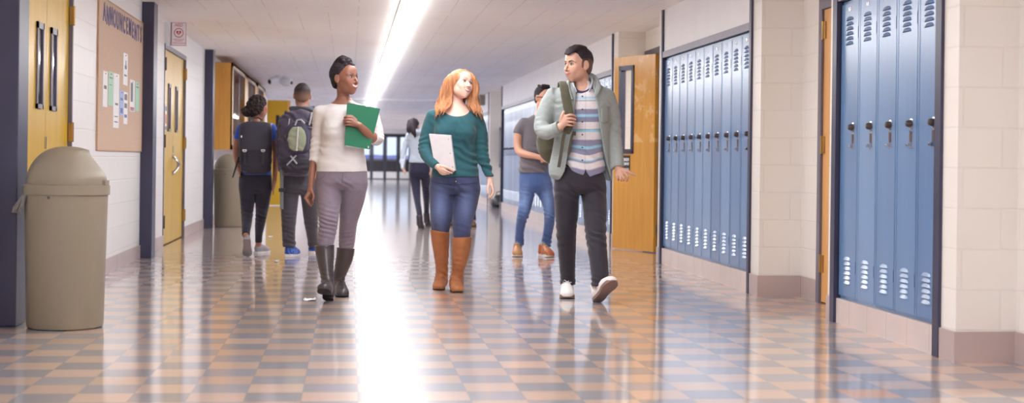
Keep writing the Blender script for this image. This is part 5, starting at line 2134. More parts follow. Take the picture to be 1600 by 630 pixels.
# ================================================================== the red-haired woman
def woman_teal():
    P = Person('person', 10.9, 'red-haired smiling woman in a teal top and tall brown boots', at(711, 400, 10.9))
    top = P.rows([(277, 673.6, 748.8, .128, .0), (264, 675.5, 747, .122, .0), (249, 678, 744, .112, .0), (234, 678.5, 742.5, .112, .0), (219, 677.5, 743, .122, -.005), (206, 677, 744, .13, -.01),
                  (193, 676, 746, .125, -.01), (182, 676, 746.5, .112, .0), (175, 680, 742, .095, .005), (168, 689, 735, .08, .01), (162, 700, 727, .065, .02)])
    slL = [(676.5, 182, .0, 11), (670.5, 198, .0, 10.6), (666, 216, .0, 10.6), (664, 231, -.015, 10.6), (667.5, 243.5, -.06, 9.6), (675.5, 254, -.115, 7.8), (683, 260.3, -.15, 6.0)]
    slR = [(743.5, 184, .0, 11), (749.5, 200, .005, 10.6), (752.5, 218, .015, 10), (753, 234, .015, 9.6), (758, 255, -.005, 8), (764, 274, -.03, 6.4), (766, 283.5, -.04, 6.2)]
    hips = P.rows([(303, 675.5, 746, .088, .0), (293, 671.2, 749.6, .126, .0), (281, 672.5, 749, .124, .0), (270, 676, 746.5, .114, .0), (260, 680, 743, .10, .0)])
    legL = [(690, 298, .0, (18.8, 21)), (690, 318, -.015, (18.3, 20)), (689.3, 338, -.03, (16.8, 18)), (688.4, 354, -.015, (14.8, 15)), (687.8, 366, .0, (12.6, 12.5)), (688, 378, .02, (10.5, 10.5))]
    legR = [(730, 298, .0, (20, 21)), (727, 318, -.02, (19, 20)), (723.5, 338, -.06, (16.8, 18)), (721.8, 356, -.09, (14.4, 15)), (721.3, 370, -.10, (13, 13)), (720.5, 384, -.10, (10.5, 10.5))]
    head = Head(P.p(720.3, 132.6, -.02), .229, math.radians(34), math.radians(9), math.radians(-14), True, .9, (240, 196, 180), (200, 98, 100), (150, 96, 66), gaze=.016, iris=(86, 74, 66), ears=False)
    neck = [(715.5, 141, .0, 8.6), (714.5, 155, .0, 8.4), (713.5, 166, .01, 9.6), (712.5, 177, .03, 17)]
    hl = dict(wrist=(684.5, 260.6, -.155), fingers=[[(692, 265, -.195), (699.5, 268.3, -.205), (706, 270.6, -.19)], [(690.6, 268, -.188), (697, 271, -.192), (701.5, 271.5, -.165)],
                                                   [(689.6, 270, -.175), (694.5, 272.6, -.175), (698, 271.6, -.145)], [(688.5, 270, -.16), (691.5, 272.8, -.155), (694, 271.5, -.13)]],
              thumb=[(689, 259.5, -.185), (698, 261.5, -.205), (704.5, 265, -.207), (708.6, 267.6, -.200)], r=.0084, palm=.0118)
    hr = dict(wrist=(765.8, 283.5, -.04), fingers=[[(768.6, 291.5, -.066), (770.8, 299, -.078), (768.3, 305.5, -.078), (763.5, 309.5, -.07)], [(769.8, 291.5, -.045), (771, 300, -.05), (768, 306.8, -.046), (764.8, 310, -.036)],
                                                  [(769.6, 291, -.022), (770.4, 299, -.022), (768, 305.6, -.015), (765.5, 308.3, -.006)], [(768.8, 290, -.002), (769.3, 297, .0), (767.6, 302.5, .006), (765.8, 305, .012)]],
              thumb=[(763.5, 287, -.06), (761.9, 294.5, -.082), (762.5, 302.5, -.09)], r=.0084, palm=.0112)
    HEM = P.p(711, 235)[2]
    torso = sorted([(z, cx, cy, max(rx - (.008 if z > HEM else .020), .03), max(ry - (.009 if z > HEM else .020), .03)) for z, cx, cy, rx, ry in top + hips[1:3]])
    tt = []
    for r in torso:
        if not tt or r[0] - tt[-1][0] > .012: tt.append(r)
    o = skin_body(P, head, tt, [shrink(slL, .010, P), shrink(slR, .010, P), shrink(legL, .010, P), shrink(legR, .010, P)], neck, [hl, hr])
    F = cloth_field(P, top, [slL, slR], .0042, .035)
    for u, v in ((694, 206), (728, 207)):
        F.add_ell(P.p(u, v, -.088), (.058, .052, .056), .05)
    F.cut_ell(P.p(713.5, 167.5, -.06), (.105, .15, .074), .006)
    F.cut_tube([P.p(714, 150, .01), P.p(713, 180, .03)], [.050, .062], None, .006)
    F.cut_plane(P.p(711, 276.5, 0), (0.03, 0, -1))
    br, wa = P.p(712, 213, -.1), P.p(712, 245, -.1)

    def disp(p, n):
        d = folds(p, (.35, 0, 1), .060, .0056, .3, 1.5, .9) * np.clip(1.15 - np.abs(p[:, 2] - wa[2]) / .17, 0, 1) * np.clip((p[:, 0] - P.p(690, 240)[0]) / .1 + .4, .3, 1)
        d += folds(p, (0, .2, 1), .040, .0042, .3, 4.0) * (gauss(p, P.p(663, 230, 0), (.07, .1, .09)) + gauss(p, P.p(753, 234, 0), (.06, .08, .11)))
        d += folds(p, (1, 0, .9), .055, .0048, .3, 9.0) * (gauss(p, P.p(736, 193, -.06), (.08, .1, .05)) + .6 * gauss(p, P.p(684, 195, -.05), (.06, .1, .06)))
        d += folds(p, (.1, 0, 1), .03, .0016, .25, 12.0) * gauss(p, P.p(690, 225, -.1), (.12, .1, .04))
        return d + (fbm(p * 20, 2) - .45) * .0014

    def paint(p, n, c):
        return c * (.96 + .09 * fbm(p * 40, 2)[:, None])
    sw = garment('top', F, M['knit'], o, col(46, 94, 104), disp, paint)
    # jeans
    F = cloth_field(P, hips, [legL, legR], .0042, .018)
    F.cut_plane(P.p(711, 263, 0), (0, 0, 1))
    cr = P.p(708.5, 298, -.1)

    def disp(p, n):
        d = folds(p, (.5, 0, 1), .050, .0032, .3, 2.0, .9) * (gauss(p, cr, (.15, .14, .07)))
        d += folds(p, (.25, 0, 1), .042, .0020, .35, 6.0) * (gauss(p, P.p(688, 352, -.04), (.09, .12, .06)) + gauss(p, P.p(721, 356, -.1), (.09, .12, .06)))
        return d

    tL, tR = P.p(688, 325, -.12), P.p(729, 320, -.12)

    def paint(p, n, c):
        m = (gauss(p, tL, (.055, .2, .16)) * .9 + gauss(p, tR, (.055, .2, .15)) * .55)[:, None]
        f = fbm(p * np.array((60, 60, 12)), 3)[:, None]
        c = c * (1 - m) + col(104, 120, 164) * m
        return c * (.88 + .26 * f)
    j = garment('jeans', F, M['denim'], o, col(60, 66, 102), disp, paint)
    sm_ = plain('denim_seam', srgb(44, 48, 78), .8)
    mb = MB()
    mb.tube([P.p(674, 284, -.075), P.p(690, 287, -.122), P.p(711, 288.6, -.131), P.p(735, 287, -.120), P.p(748, 284, -.07)], .0022, 6)
    mb.build('seam', sm_, j, smooth=True)
    mb = MB()
    mb.tube([P.p(711, 282, -.131), P.p(710.6, 289, -.133), P.p(708.6, 297, -.124)], .0022, 6)
    mb.build('seam', sm_, j, smooth=True)
    MB().lathe([(.0062, 0), (.0062, .003), (.003, .004)], P.p(712.5, 283.6, -.130), (0, -1, .1), 12).build('button', M['brass'], j)
    # boots
    bc = col(168, 106, 66)
    def bdisp(cs):
        def f(p, n):
            d = 0
            for c1 in cs:
                d = d + folds(p, (.25, .3, 1), .038, .0034, .35, 3.0) * gauss(p, c1, (.07, .09, .06))
            return d + (fbm(p * 14, 2) - .45) * .005
        return f

    def bpaint(p, n, c):
        f = fbm(p * 18, 3)[:, None]
        return c * (.80 + .42 * f)
    shL = [(687.4, 359, -.01, (15.4, 16)), (688.2, 376, .02, (14, 15)), (689.5, 398, .06, (11.8, 13.5)), (690.3, 414, .10, (10.3, 12)), (690.5, 430, .13, (9.8, 11.5)), (690, 440, .14, (9.8, 11.0))]
    toe = ground(685.2, 453.8)
    heel = toe + V(.030, .238, 0)
    a, b = P.path(shL)
    make_shoe(P, heel, toe, .25, bc, M['suede'], M['brownsole'], 'boot', shaft=(a, b, (1, 0, 0)), heel_h=.016, sole_h=.012, disp=bdisp([P.p(690, 425, .12), P.p(689, 405, .07)]),
              cut_top=(P.p(687.4, 361, -.01), unit(V(.16, 0, 1))), wid=1.12, paint=bpaint)
    shR = [(722.2, 369, -.10, (15.6, 16.5)), (721, 386, -.10, (14.4, 15.5)), (718.5, 406, -.09, (12.2, 13.5)), (715.5, 424, -.05, (9.8, 12)), (714.5, 438, -.03, (9.8, 11.5)), (714.3, 446, -.03, (10, 11))]
    toe = ground(715.6, 457.6)
    heel = toe + V(-.012, .24, 0)
    a, b = P.path(shR)
    make_shoe(P, heel, toe, .25, bc, M['suede'], M['brownsole'], 'boot', shaft=(a, b, (1, 0, 0)), heel_h=.016, sole_h=.012, disp=bdisp([P.p(715, 430, -.05), P.p(718, 408, -.09)]),
              cut_top=(P.p(722.2, 370.5, -.10), unit(V(-.04, 0, 1))), wid=1.12, paint=bpaint)
    # long wavy hair: a parted cap and separate locks that fall to the shoulders
    F = Field(head.c - V(.30, .26, .46), head.c + V(.30, .30, .20), .0034)
    h_ = head.h
    F.add_ell(head.w(0, -.085, .13), np.array((.375, .445, .41)) * h_, .0, head.R)
    F.cut_ell(head.w(.0, .30, -.13), np.array((.250, .34, .45)) * h_, .03 * h_, head.R)
    F.cut_plane(head.w(0, 0, -.32), -head.R[2])
    # parting
    F.cut_tube([head.w(.07, .36, .40), head.w(.06, .2, .53), head.w(.05, 0, .56)], [.012 * h_, .016 * h_, .012 * h_], None, .03 * h_)
    rr = random.Random(21)
    def lock(pts, r0, seed, amp):
        """pts: (u, v, dy); tapering wavy strand"""
        a = [P.p(*q) for q in pts]
        A, _ = resample(a, [1] * len(a), 6)
        n = len(A)
        ph = rr.uniform(0, 6.28)
        out = []
        for i in range(n):
            t = i / (n - 1)
            w_ = math.sin(ph + t * 13) * amp * 1.5 * t ** .7
            w2 = math.cos(ph * 1.7 + t * 11) * amp * .9 * t ** .6
            out.append(A[i] + V(w_, w2, 0))
        rad = [r0 * (1 - .15 * (i / (n - 1)) - .88 * max(0, (i / (n - 1) - .42) / .58) ** 1.4) * (.75 + .25 * math.sin(min(1, i / (n - 1) * 4) * math.pi / 2)) for i in range(n)]
        F.tube(out, rad, None, .006, 1)
    NL = 15
    for i in range(NL):                # picture-left mass: a = 0 inner (against the face) .. 1 outer
        a = i / (NL - 1)
        for layer in range(2):
            dy = -.02 + .075 * layer
            e = rr.uniform(-1.2, 1.2)
            pts = [(719 - 7 * a, 110.5 + 3.5 * a, dy * .3 + .02), (711.5 - 11.5 * a + e * .4, 119 + 3 * a, dy - .035), (707 - 17.5 * a + e, 138 + 4 * a, dy - .035), (706.0 - 21 * a + e, 154 + 6 * a, dy - .04),
                   (700.5 - 20 * a + e, 168 + 6 * a, dy - .085), (695 - 16.5 * a + 2 * e, 178 + 11 * a + 4 * e, dy - .105)]
            lock(pts, .0145 - .002 * layer, i, .008)
    NR = 14
    for i in range(NR):                # picture-right mass
        a = i / (NR - 1)
        for layer in range(2):
            dy = .0 + .08 * layer
            e = rr.uniform(-1.0, 1.0)
            pts = [(725 + 4 * a, 110.5 + 2 * a, .02 + dy * .3), (732.4 + 8 * a, 119 + 2 * a, dy - .025), (735.6 + 9.5 * a + e * .5, 134 + 3 * a, dy - .015), (731 + 14.5 * a + e, 152 + 4 * a, dy - .03),
                   (735.5 + 15.5 * a + e, 168 + 5 * a, dy - .08), (741 + 12 * a + 2 * e, 181 + 13 * a + 3 * e, dy - .10)]
            lock(pts, .0135 - .002 * layer, i, .008)
    for i in range(9):                 # behind the neck
        a = i / 8
        e = rr.uniform(-1, 1)
        pts = [(708 + 22 * a, 120, .09), (703 + 31 * a + e, 140, .10), (701 + 34 * a + e, 158, .085), (698 + 40 * a + e, 172 + 4 * e, .075)]
        lock(pts, .016, i, .008)

    def disp(p, n):
        q = p * np.array((260, 90, 16)) + 2.2 * vnoise(p * 30)[:, None]
        return (vnoise(q) - .5) * .0060

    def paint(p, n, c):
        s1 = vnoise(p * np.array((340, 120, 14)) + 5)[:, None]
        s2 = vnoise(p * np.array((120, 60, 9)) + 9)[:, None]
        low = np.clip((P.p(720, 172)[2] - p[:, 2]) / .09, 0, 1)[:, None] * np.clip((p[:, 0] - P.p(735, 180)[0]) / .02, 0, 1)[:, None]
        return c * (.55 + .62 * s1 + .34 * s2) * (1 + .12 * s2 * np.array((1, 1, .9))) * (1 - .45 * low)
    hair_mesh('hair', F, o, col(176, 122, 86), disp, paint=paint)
    # notebook under the arm
    A, B, C, D_ = [P.p(*q) for q in ((670.4, 209.4, -.135), (704.4, 211.6, -.205), (711.6, 266.8, -.185), (680, 262, -.125))]
    ex, ey = unit(B - A), unit(D_ - A)
    nz = unit(np.cross(ex, ey)); nz = nz if nz[1] < 0 else -nz
    nb = empty('notebook', tuple(D_), 'white notebook held under the arm of the red-haired woman', 'notebook')
    M['pagewhite'] = plain('notebook_pages', srgb(232, 230, 236), .6, var=.015, scale=40)
    mb = MB().prism([Vector(p) for p in (A, B, C, D_)], Vector(nz * .0012))
    for du, dv in ((.82, .12), (.80, .53), (.80, .93)):
        c = A + (B - A) * du * 1.05 + (D_ - A) * dv + (C - D_ - (B - A)) * dv * .3
        mb.lathe([(.0036, 0), (.0036, .0006)], c + nz * .0012, Vector(nz), 10, 1)
    mb.build('front_cover', [M['pagewhite'], M['inkgrey']], nb)
    mb = MB().prism([Vector(p - nz * .016) for p in (A, B, C, D_)], Vector(nz * .0155))
    mb.build('pages', M['paper'], nb)
    mb = MB()
    for k in range(24):
        c = B + (C - B) * (k + .6) / 24.4
        ring = [c + ex * (.004 * math.cos(t) - .002) + nz * (.0085 * math.sin(t) - .007) for t in [2 * math.pi * q / 10 for q in range(10)]]
        mb.tube(ring, .0009, 5, 0, True)
    mb.build('wire_binding', plain('binding_wire', srgb(120, 118, 128), .35, .8), nb, smooth=True)


# ================================================================== the man in the quilted jacket
def man_jacket():
    P = Person('person', 10.25, 'man in a pale quilted jacket, striped shirt and dark trousers', at(909, 400, 10.25))
    jac = P.rows([(284, 868, 955, .125, .0), (273, 858, 956, .14, .0), (259, 858.5, 955, .143, .0), (236, 863, 953, .138, .0), (210, 866.5, 952, .136, .0), (186, 864, 955, .136, .0), (166, 862, 957, .132, .0),
                  (152, 862.5, 956.5, .122, .0), (142, 868, 951, .108, .0), (134, 879, 941, .088, .01), (127, 889, 931, .072, .015), (121, 896, 924, .062, .02)])
    shirt = P.rows([(282, 881, 947, .116, .0), (266, 880, 946, .120, .0), (238, 884, 942, .118, .0), (206, 886, 941, .116, .0), (180, 885, 943, .117, .0), (160, 886, 943, .114, .0), (149, 890, 938, .10, .0), (140, 897, 930, .078, .005), (133, 899, 925, .062, .012), (127, 899, 922, .056, .02)])
    slL = [(865, 149, .0, 12.6), (856, 166, .0, 13.2), (849, 186, -.015, 13.4), (847.5, 200, -.05, 13), (853, 206.5, -.10, 11.8), (863, 204.5, -.155, 10.6), (874.5, 199, -.19, 9.4)]
    slR = [(948.5, 151, .0, 12.2), (955, 168, .0, 11.4), (959.3, 188, .01, 10.8), (960.5, 208, .005, 10.6), (963.2, 232, -.02, 9.9), (966.4, 262, -.055, 9.4)]
    hips = P.rows([(303, 871, 942.5, .088, .0), (292, 865.5, 947, .124, .0), (279, 867, 945.5, .122, .0), (264, 877, 940, .104, .0), (248, 886, 934, .092, .0)])
    legL = [(885.5, 300, .0, (19.8, 21)), (885.3, 328, .02, (18.6, 20)), (884.8, 358, .04, (16, 17.5)), (885.3, 385, .10, (14.6, 17)), (886.3, 415, .17, (12.9, 16)), (887, 434, .20, (12, 16)), (887.2, 445.5, .20, (12.6, 16.5))]
    legR = [(927.5, 300, .0, (19.8, 21)), (929.6, 328, -.08, (18.6, 20)), (930.4, 358, -.17, (16.4, 18)), (933, 385, -.24, (15, 17)), (936, 415, -.30, (13.8, 16)), (937.6, 436, -.335, (13.2, 16)), (937.3, 449, -.345, (13, 16))]
    head = Head(P.p(903.4, 101.2, -.01), .246, math.radians(-60), math.radians(-4), math.radians(-2), False, .05, (210, 164, 144), (186, 124, 112), (40, 32, 32), gaze=-.012, iris=(52, 40, 36), open_mouth=False, stubble=.30, browh=-.022, nose=.008)
    neck = [(907, 112, .012, 11.8), (909, 126, .015, 11.8), (909.5, 138, .02, 13), (909.5, 149, .03, 18)]
    hl = dict(wrist=(876, 197.5, -.197), fingers=[[(884, 181.8, -.215), (891, 179.6, -.228), (898.8, 181.3, -.205), (897, 182, -.172)], [(885.5, 186.2, -.220), (892, 185.2, -.232), (898.6, 187.2, -.206), (896.5, 187.4, -.172)],
                                                 [(885.6, 190.6, -.218), (892, 190.6, -.228), (898.2, 192, -.203), (896, 191.8, -.172)], [(884.5, 194.6, -.21), (890, 195.6, -.217), (895.2, 196.4, -.198), (894, 196, -.175)]],
              thumb=[(876.5, 188, -.20), (878.3, 181, -.208), (881.2, 174.6, -.205)], r=.0092, palm=.0132)
    hr = dict(wrist=(967.3, 264.5, -.06), fingers=[[(977, 271.5, -.095), (980.9, 276.2, -.112), (979, 283, -.10)], [(972, 273.4, -.105), (974.8, 278.6, -.120), (975, 282, -.098)],
                                                  [(967.8, 274.4, -.098), (970.3, 279.6, -.112), (970.8, 282.6, -.09)], [(963.6, 274.4, -.085), (965.4, 279.2, -.096), (966, 281.6, -.078)]],
              thumb=[(973, 265, -.075), (980.5, 267.2, -.092), (986.6, 271.6, -.098), (992.3, 273.6, -.095)], r=.0094, palm=.0135)
    HEM = P.p(909, 180)[2]
    torso = sorted([(z, cx, cy, max(rx - (.008 if z > HEM else .020), .03), max(ry - (.010 if z > HEM else .020), .03)) for z, cx, cy, rx, ry in shirt + hips[1:3]])
    tt = []
    for r in torso:
        if not tt or r[0] - tt[-1][0] > .012: tt.append(r)
    tt = [r for r in tt if r[0] < P.p(900, 131)[2]]
    o = skin_body(P, head, tt, [shrink(slL, .014, P), shrink(slR, .014, P), slim(legL, P), slim(legR, P)], neck, [hl, hr])
    # shirt
    F = cloth_field(P, shirt, [], .0042, .02)
    x0, x1 = P.p(879, 270)[0], P.p(946, 270)[0]
    ck = np.array([P.p(u, v)[[0, 2]] for u, v in ((868, 266), (879, 268.5), (892, 274.5), (904, 278.6), (909, 271), (911, 263), (913, 269), (917.5, 276), (932, 271.5), (946, 265.5), (958, 264))])
    X = F.x
    zh = np.interp(X, ck[:, 0], ck[:, 1])[:, None, None]
    Yl = F.y[None, :, None] < P.Y0
    F.D = np.maximum(F.D, np.where(Yl, zh - F.z[None, None, :], P.p(900, 280)[2] - F.z[None, None, :]).astype(np.float32))
    F.cut_ell(P.p(908.5, 131, -.045), (.043, .10, .055), .004)
    stripes = [(118, 'w'), (151, 'w'), (153.5, 'a'), (157, 'w'), (158.5, 'g'), (159.5, 'w'), (171, 'w'), (171.5, 'g'), (179, 'g'), (179.5, 'a'), (183, 'a'), (184, 'g'), (191, 'g'), (191.8, 'w'), (202, 'w'), (202.6, 'g'), (204, 'a'), (206.5, 'a'), (207.4, 'w'), (218.5, 'w'),
               (219, 'g'), (227, 'g'), (228, 'a'), (231.5, 'a'), (232, 'g'), (240, 'g'), (240.6, 'w'), (248, 'w'), (249, 'a'), (252, 'g'), (254, 'w'), (262, 'w'), (264, 'g'), (274, 'g'), (275, 'a'), (278, 'a'), (290, 'a')]
    sc_ = dict(w=col(224, 219, 224), g=col(138, 138, 166), a=col(150, 204, 226))
    zs = np.array([P.p(910, v)[2] for v, _ in stripes])[::-1]
    cs = np.array([sc_[k] for _, k in stripes])[::-1]

    def wrinkle(p, n):
        return folds(p, (.5, 0, 1), .07, .0032, .35, 3.0) * np.clip((P.p(900, 190)[2] - p[:, 2]) / .2, 0, 1) + (fbm(p * 16, 2) - .45) * .003

    def paint(p, n, c):
        zz = p[:, 2] + (p[:, 0] - P.p(910, 210)[0]) * -.03 + .012 * np.sin((p[:, 0] - P.p(900, 210)[0]) * 24) * np.clip((P.p(900, 215)[2] - p[:, 2]) / .1, 0, 1)
        out = np.stack([np.interp(zz, zs, cs[:, i]) for i in range(3)], 1)
        xc = np.abs(p[:, 0] - P.p(910.5, 210)[0])
        pl = (xc < .0028)[:, None] & (p[:, 1] < P.Y0)[:, None]
        out = np.where(pl & (n[:, 1] < -.3)[:, None], out * .86, out)
        return out * (.95 + .1 * vnoise(p * 130)[:, None])
    sh = garment('shirt', F, M['knit'], o, col(220, 216, 222), wrinkle, paint)
    for v in (150.6, 171, 190.5, 210.5, 230.5, 250.5):
        # find the shirt front under the button
        z = P.p(910.5, v)[2]
        i = np.argmin([abs(r[0] - z) for r in shirt])
        yy = P.Y0 - pchip([r[0] for r in sorted(shirt)], [r[4] for r in sorted(shirt)], np.array([z]))[0]
        c = P.p(909.8, v, yy - P.Y0 - .001)
        MB().lathe([(.0052, -.002), (.0058, .0015), (.003, .0035)], c, (0, -1, 0), 12).build('button', plain('navy_button', srgb(54, 50, 92), .4), sh, smooth=True)
    # shirt collar
    Fc = Field(*[b for b in bounds([[P.p(886, 150, -.16), P.p(932, 120, .08)]], .02)], .003)
    for pts in ([(911, 122, .085), (897, 123.5, .05), (893.5, 129, -.01), (896.5, 137, -.065), (900.5, 143.5, -.092)], [(911, 122, .085), (922, 121.5, .05), (925, 126, -.01), (924, 135, -.065), (920.5, 142, -.092)]):
        q = [P.p(*a) for a in pts]
        Fc.tube(q, [(.005, .016), (.0055, .018), (.006, .020), (.006, .019), (.005, .014)], (1, 0, 0), .002, 4)
    garment('collar', Fc, M['knit'], sh, col(206, 210, 224), None, None)
    Fd = Field(*[b for b in bounds([[P.p(890, 150, -.14), P.p(930, 130, .0)]], .02)], .003)
    Fd.tube([P.p(896.5, 137.5, -.055), P.p(903, 142.5, -.080), P.p(910, 144.2, -.086), P.p(917, 142.5, -.080), P.p(924.5, 137.5, -.055)], [(.006, .010)] * 5, (0, 1, 0), .002, 4)
    garment('collar_band', Fd, M['knit'], sh, col(72, 66, 104), None, None)
    # trousers
    F = cloth_field(P, hips, [legL, legR], .0045, .02)
    F.cut_plane(P.p(909, 250, 0), (0, 0, 1))
    cr = P.p(907, 300, -.1)

    def disp(p, n):
        d = folds(p, (.4, 0, 1), .060, .0034, .3, 2.0) * gauss(p, cr, (.2, .14, .1))
        d += folds(p, (.3, 0, 1), .055, .0042, .3, 6.0) * (gauss(p, P.p(885, 372, .05), (.12, .14, .13)) + gauss(p, P.p(931, 372, -.2), (.12, .14, .13)))
        d += folds(p, (.25, 0, 1), .035, .0045, .3, 8.0) * (gauss(p, P.p(887, 440, .2), (.1, .14, .05)) + gauss(p, P.p(937, 440, -.33), (.1, .14, .05)))
        return d + (fbm(p * 12, 2) - .45) * .004
    garment('trousers', F, M['denim'], o, col(50, 47, 58), disp, lambda p, n, c: c * (.9 + .2 * fbm(p * 40, 2)[:, None]))
    # jacket: an open quilted shell
    F = cloth_field(P, jac, [slL, slR], .0044, .03)
    eL = np.array([P.p(u, v)[[0, 2]] for u, v in ((896, 120), (896, 153), (893, 180), (890, 210), (884, 240), (878.6, 268), (872, 281), (868, 288))])[::-1]
    eR = np.array([P.p(u, v)[[0, 2]] for u, v in ((921, 120), (927.2, 155), (931, 180), (935.7, 210), (941, 240), (946, 259), (953, 279), (955, 288))])[::-1]
    xl = np.interp(F.z, eL[:, 1], eL[:, 0])[None, None, :]
    xr = np.interp(F.z, eR[:, 1], eR[:, 0])[None, None, :]
    X_, Y_ = F.x[:, None, None], F.y[None, :, None]
    d = np.maximum(np.maximum(xl - X_, X_ - xr), Y_ - (P.Y0 + .02)).astype(np.float32)
    F.carve((slice(None),) * 3, np.broadcast_to(d, F.D.shape), .006)
    # hollow for the shirt below the waist, rounded front corners, neck opening
    F.cut_tube([P.p(911, 255, .0), P.p(911, 292, .0)], [(.150, .105), (.175, .112)], (1, 0, 0), .004)
    hemL = np.array([P.p(u, v)[[0, 2]] for u, v in ((835, 258), (850, 262), (855.7, 270), (860, 277), (868.5, 281.6), (874, 280), (900, 270), (930, 275), (946, 280), (953, 283), (957, 281), (966, 274), (985, 274))])
    F.D = np.maximum(F.D, (np.interp(F.x, hemL[:, 0], hemL[:, 1])[:, None, None] - F.z[None, None, :]).astype(np.float32))
    F.cut_tube([P.p(909, 112, .0), P.p(909.5, 137, .015)], [.060, .066], None, .004)

    def quilt(p, n):
        a, b = (p[:, 0] + p[:, 1] * .6) / .050 + p[:, 2] / .050, (p[:, 0] + p[:, 1] * .6) / .050 - p[:, 2] / .050
        s1 = np.abs(a - np.round(a)); s2 = np.abs(b - np.round(b))
        g = np.exp(-(s1 / .06) ** 2) + np.exp(-(s2 / .06) ** 2)
        d = -.0015 * np.clip(g, 0, 1.1)
        d += folds(p, (.3, .3, 1), .05, .0036, .3, 5.0) * (gauss(p, P.p(849, 196, -.04), (.09, .12, .07)) + gauss(p, P.p(961, 212, .0), (.07, .1, .12)) + .6 * gauss(p, P.p(868, 165, -.05), (.06, .1, .09)))
        return d + (fbm(p * 12, 2) - .45) * .003
    jk = garment('jacket', F, M['quilt'], o, col(152, 161, 161), quilt, lambda p, n, c: c * (.96 + .08 * fbm(p * 30, 2)[:, None]))
    Fc = Field(*[b for b in bounds([[P.p(884, 160, -.19), P.p(948, 116, .12)]], .03)], .0034)
    cl = [P.p(*a) for a in ((909, 118, .105), (924, 119.5, .075), (932, 127, .0), (935, 135, -.075), (933, 143, -.118), (929.5, 152, -.136))]
    Fc.tube(cl, [(.009, .024), (.011, .026), (.014, .030), (.020, .012), (.017, .009), (.007, .007)], (1, 0, 0), .004, 5)
    cl = [P.p(*a) for a in ((909, 118, .105), (896, 120, .075), (889, 127, .0), (888, 136, -.075), (891, 146, -.118), (894, 155, -.134))]
    Fc.tube(cl, [(.009, .024), (.011, .026), (.012, .026), (.014, .012), (.012, .009), (.006, .007)], (1, 0, 0), .004, 5)
    garment('jacket_collar', Fc, M['quilt'], jk, col(146, 155, 155), lambda p, n: (fbm(p * 20, 2) - .45) * .002, None)
    # chest pocket with its flap
    Fp = Field(*[b for b in bounds([[P.p(936, 196, -.17), P.p(958, 160, -.06)]], .02)], .003)
    Fp.tube([P.p(945, 167, -.100), P.p(945, 190, -.105)], [(.036, .012), (.034, .012)], (.86, .5, 0), .002)
    Fp.tube([P.p(939, 167, -.122), P.p(951, 167, -.086)], [.006, .006], None, .003)
    garment('chest_pocket', Fp, M['quilt'], jk, col(138, 147, 144), None, None)
    # cuffs
    Fq = Field(*[b for b in bounds([[P.p(858, 215, -.25), P.p(882, 185, -.1)]], .02)], .0034)
    Fq.tube([P.p(868, 202.6, -.170), P.p(873.6, 199.3, -.187)], [.0485, .047], None, .003)
    cut_end(Fq, P.p(863, 204.5, -.155), P.p(874.6, 198.9, -.190), .08)
    Fq.cut_plane(P.p(868, 202.6, -.170), unit(P.p(863, 204.5, -.155) - P.p(874.6, 198.9, -.190)))
    garment('cuff', Fq, M['quilt'], jk, col(140, 148, 144), None, None)
    # shoes
    wc = col(232, 228, 228)
    toe = ground(886.2, 467.2)
    heel = toe + V(.038, .265, 0)
    make_shoe(P, heel, toe, .28, wc, M['canvas'], M['gum'], 'shoe', h=.0024, sole_h=.024, laces=M['white'], hgt=1.0, wid=1.02, ankle=.10)
    heel = ground(932.5, 473.0)
    toe = np.array(at(955.5, 446, heel[1] - .19))
    make_shoe(P, heel, toe, .285, wc, M['canvas'], M['gum'], 'shoe', h=.0024, sole_h=.022, laces=M['white'], up=unit(V(-.10, .35, 1)), hgt=1.0, ankle=.10)
    # hair: short sides and a quiff swept forward
    F = hair_cap(head, .003, r=(.345, .428, .398), c=(0, -.07, .135), line_p=(0, .215, .32), line_n=(0, .83, -.55), nape=-.26)
    h_ = head.h
    F.tube([head.w(.03, -.15, .47), head.w(.04, .08, .49), head.w(.03, .27, .43), head.w(0, .40, .335)], [(.19 * h_, .085 * h_), (.20 * h_, .095 * h_), (.19 * h_, .085 * h_), (.14 * h_, .045 * h_)], head.R[0], .05 * h_)
    for k in range(9):
        a = (k - 4) / 4
        F.tube([head.w(.17 * a, .05, .50), head.w(.15 * a, .27, .45), head.w(.13 * a - .02, .43 - .05 * abs(a), .315)], [.035 * h_, .032 * h_, .012 * h_], None, .02 * h_)
    # sideburns
    for sx in (-1, 1):
        F.add_ell(head.w(sx * .29, .08, .02), np.array((.035, .045, .12)) * h_, .03 * h_, head.R)

    def disp(p, n):
        q = head.loc(p)
        s_ = vnoise(np.stack([q[:, 0] * 40, q[:, 1] * 10, q[:, 2] * 16], 1) + 2 * vnoise(q * 5)[:, None])
        return (s_ - .5) * .005 * np.clip((q[:, 2] + .1) / .3, .2, 1)

    def hp(p, n, c):
        q = head.loc(p)
        fade = np.clip((.20 - q[:, 2]) / .35, 0, .45)[:, None]
        return c * (1 - fade) + head.skin * .55 * fade
    hair_mesh('hair', F, o, col(50, 42, 48), disp, paint=hp)
    # satchel strap bag carried on one shoulder
    bl = (at(872, 250, 10.45))
    bp = empty('backpack', tuple(bl), 'olive green backpack slung on one shoulder of the man in the jacket', 'backpack')
    olive = col(96, 94, 76)
    rows = P.rows([(253, 858, 884, .05, .23), (246, 846, 891, .09, .23), (233, 840, 895, .11, .23), (217, 839, 897, .115, .23), (200, 848, 898, .115, .23), (180, 856, 898, .11, .23), (158, 862, 896, .10, .23), (145, 868, 890, .07, .23)])
    lo, hi = bounds([row_pts(rows)], .03)
    F = Field(lo, hi, .005)
    F.loft(rows, 0, 2.6)
    class _B: pass
    def bd(p, n):
        return folds(p, (.6, .2, 1), .08, .005, .35, 4.0) + (fbm(p * 9, 3) - .45) * .010
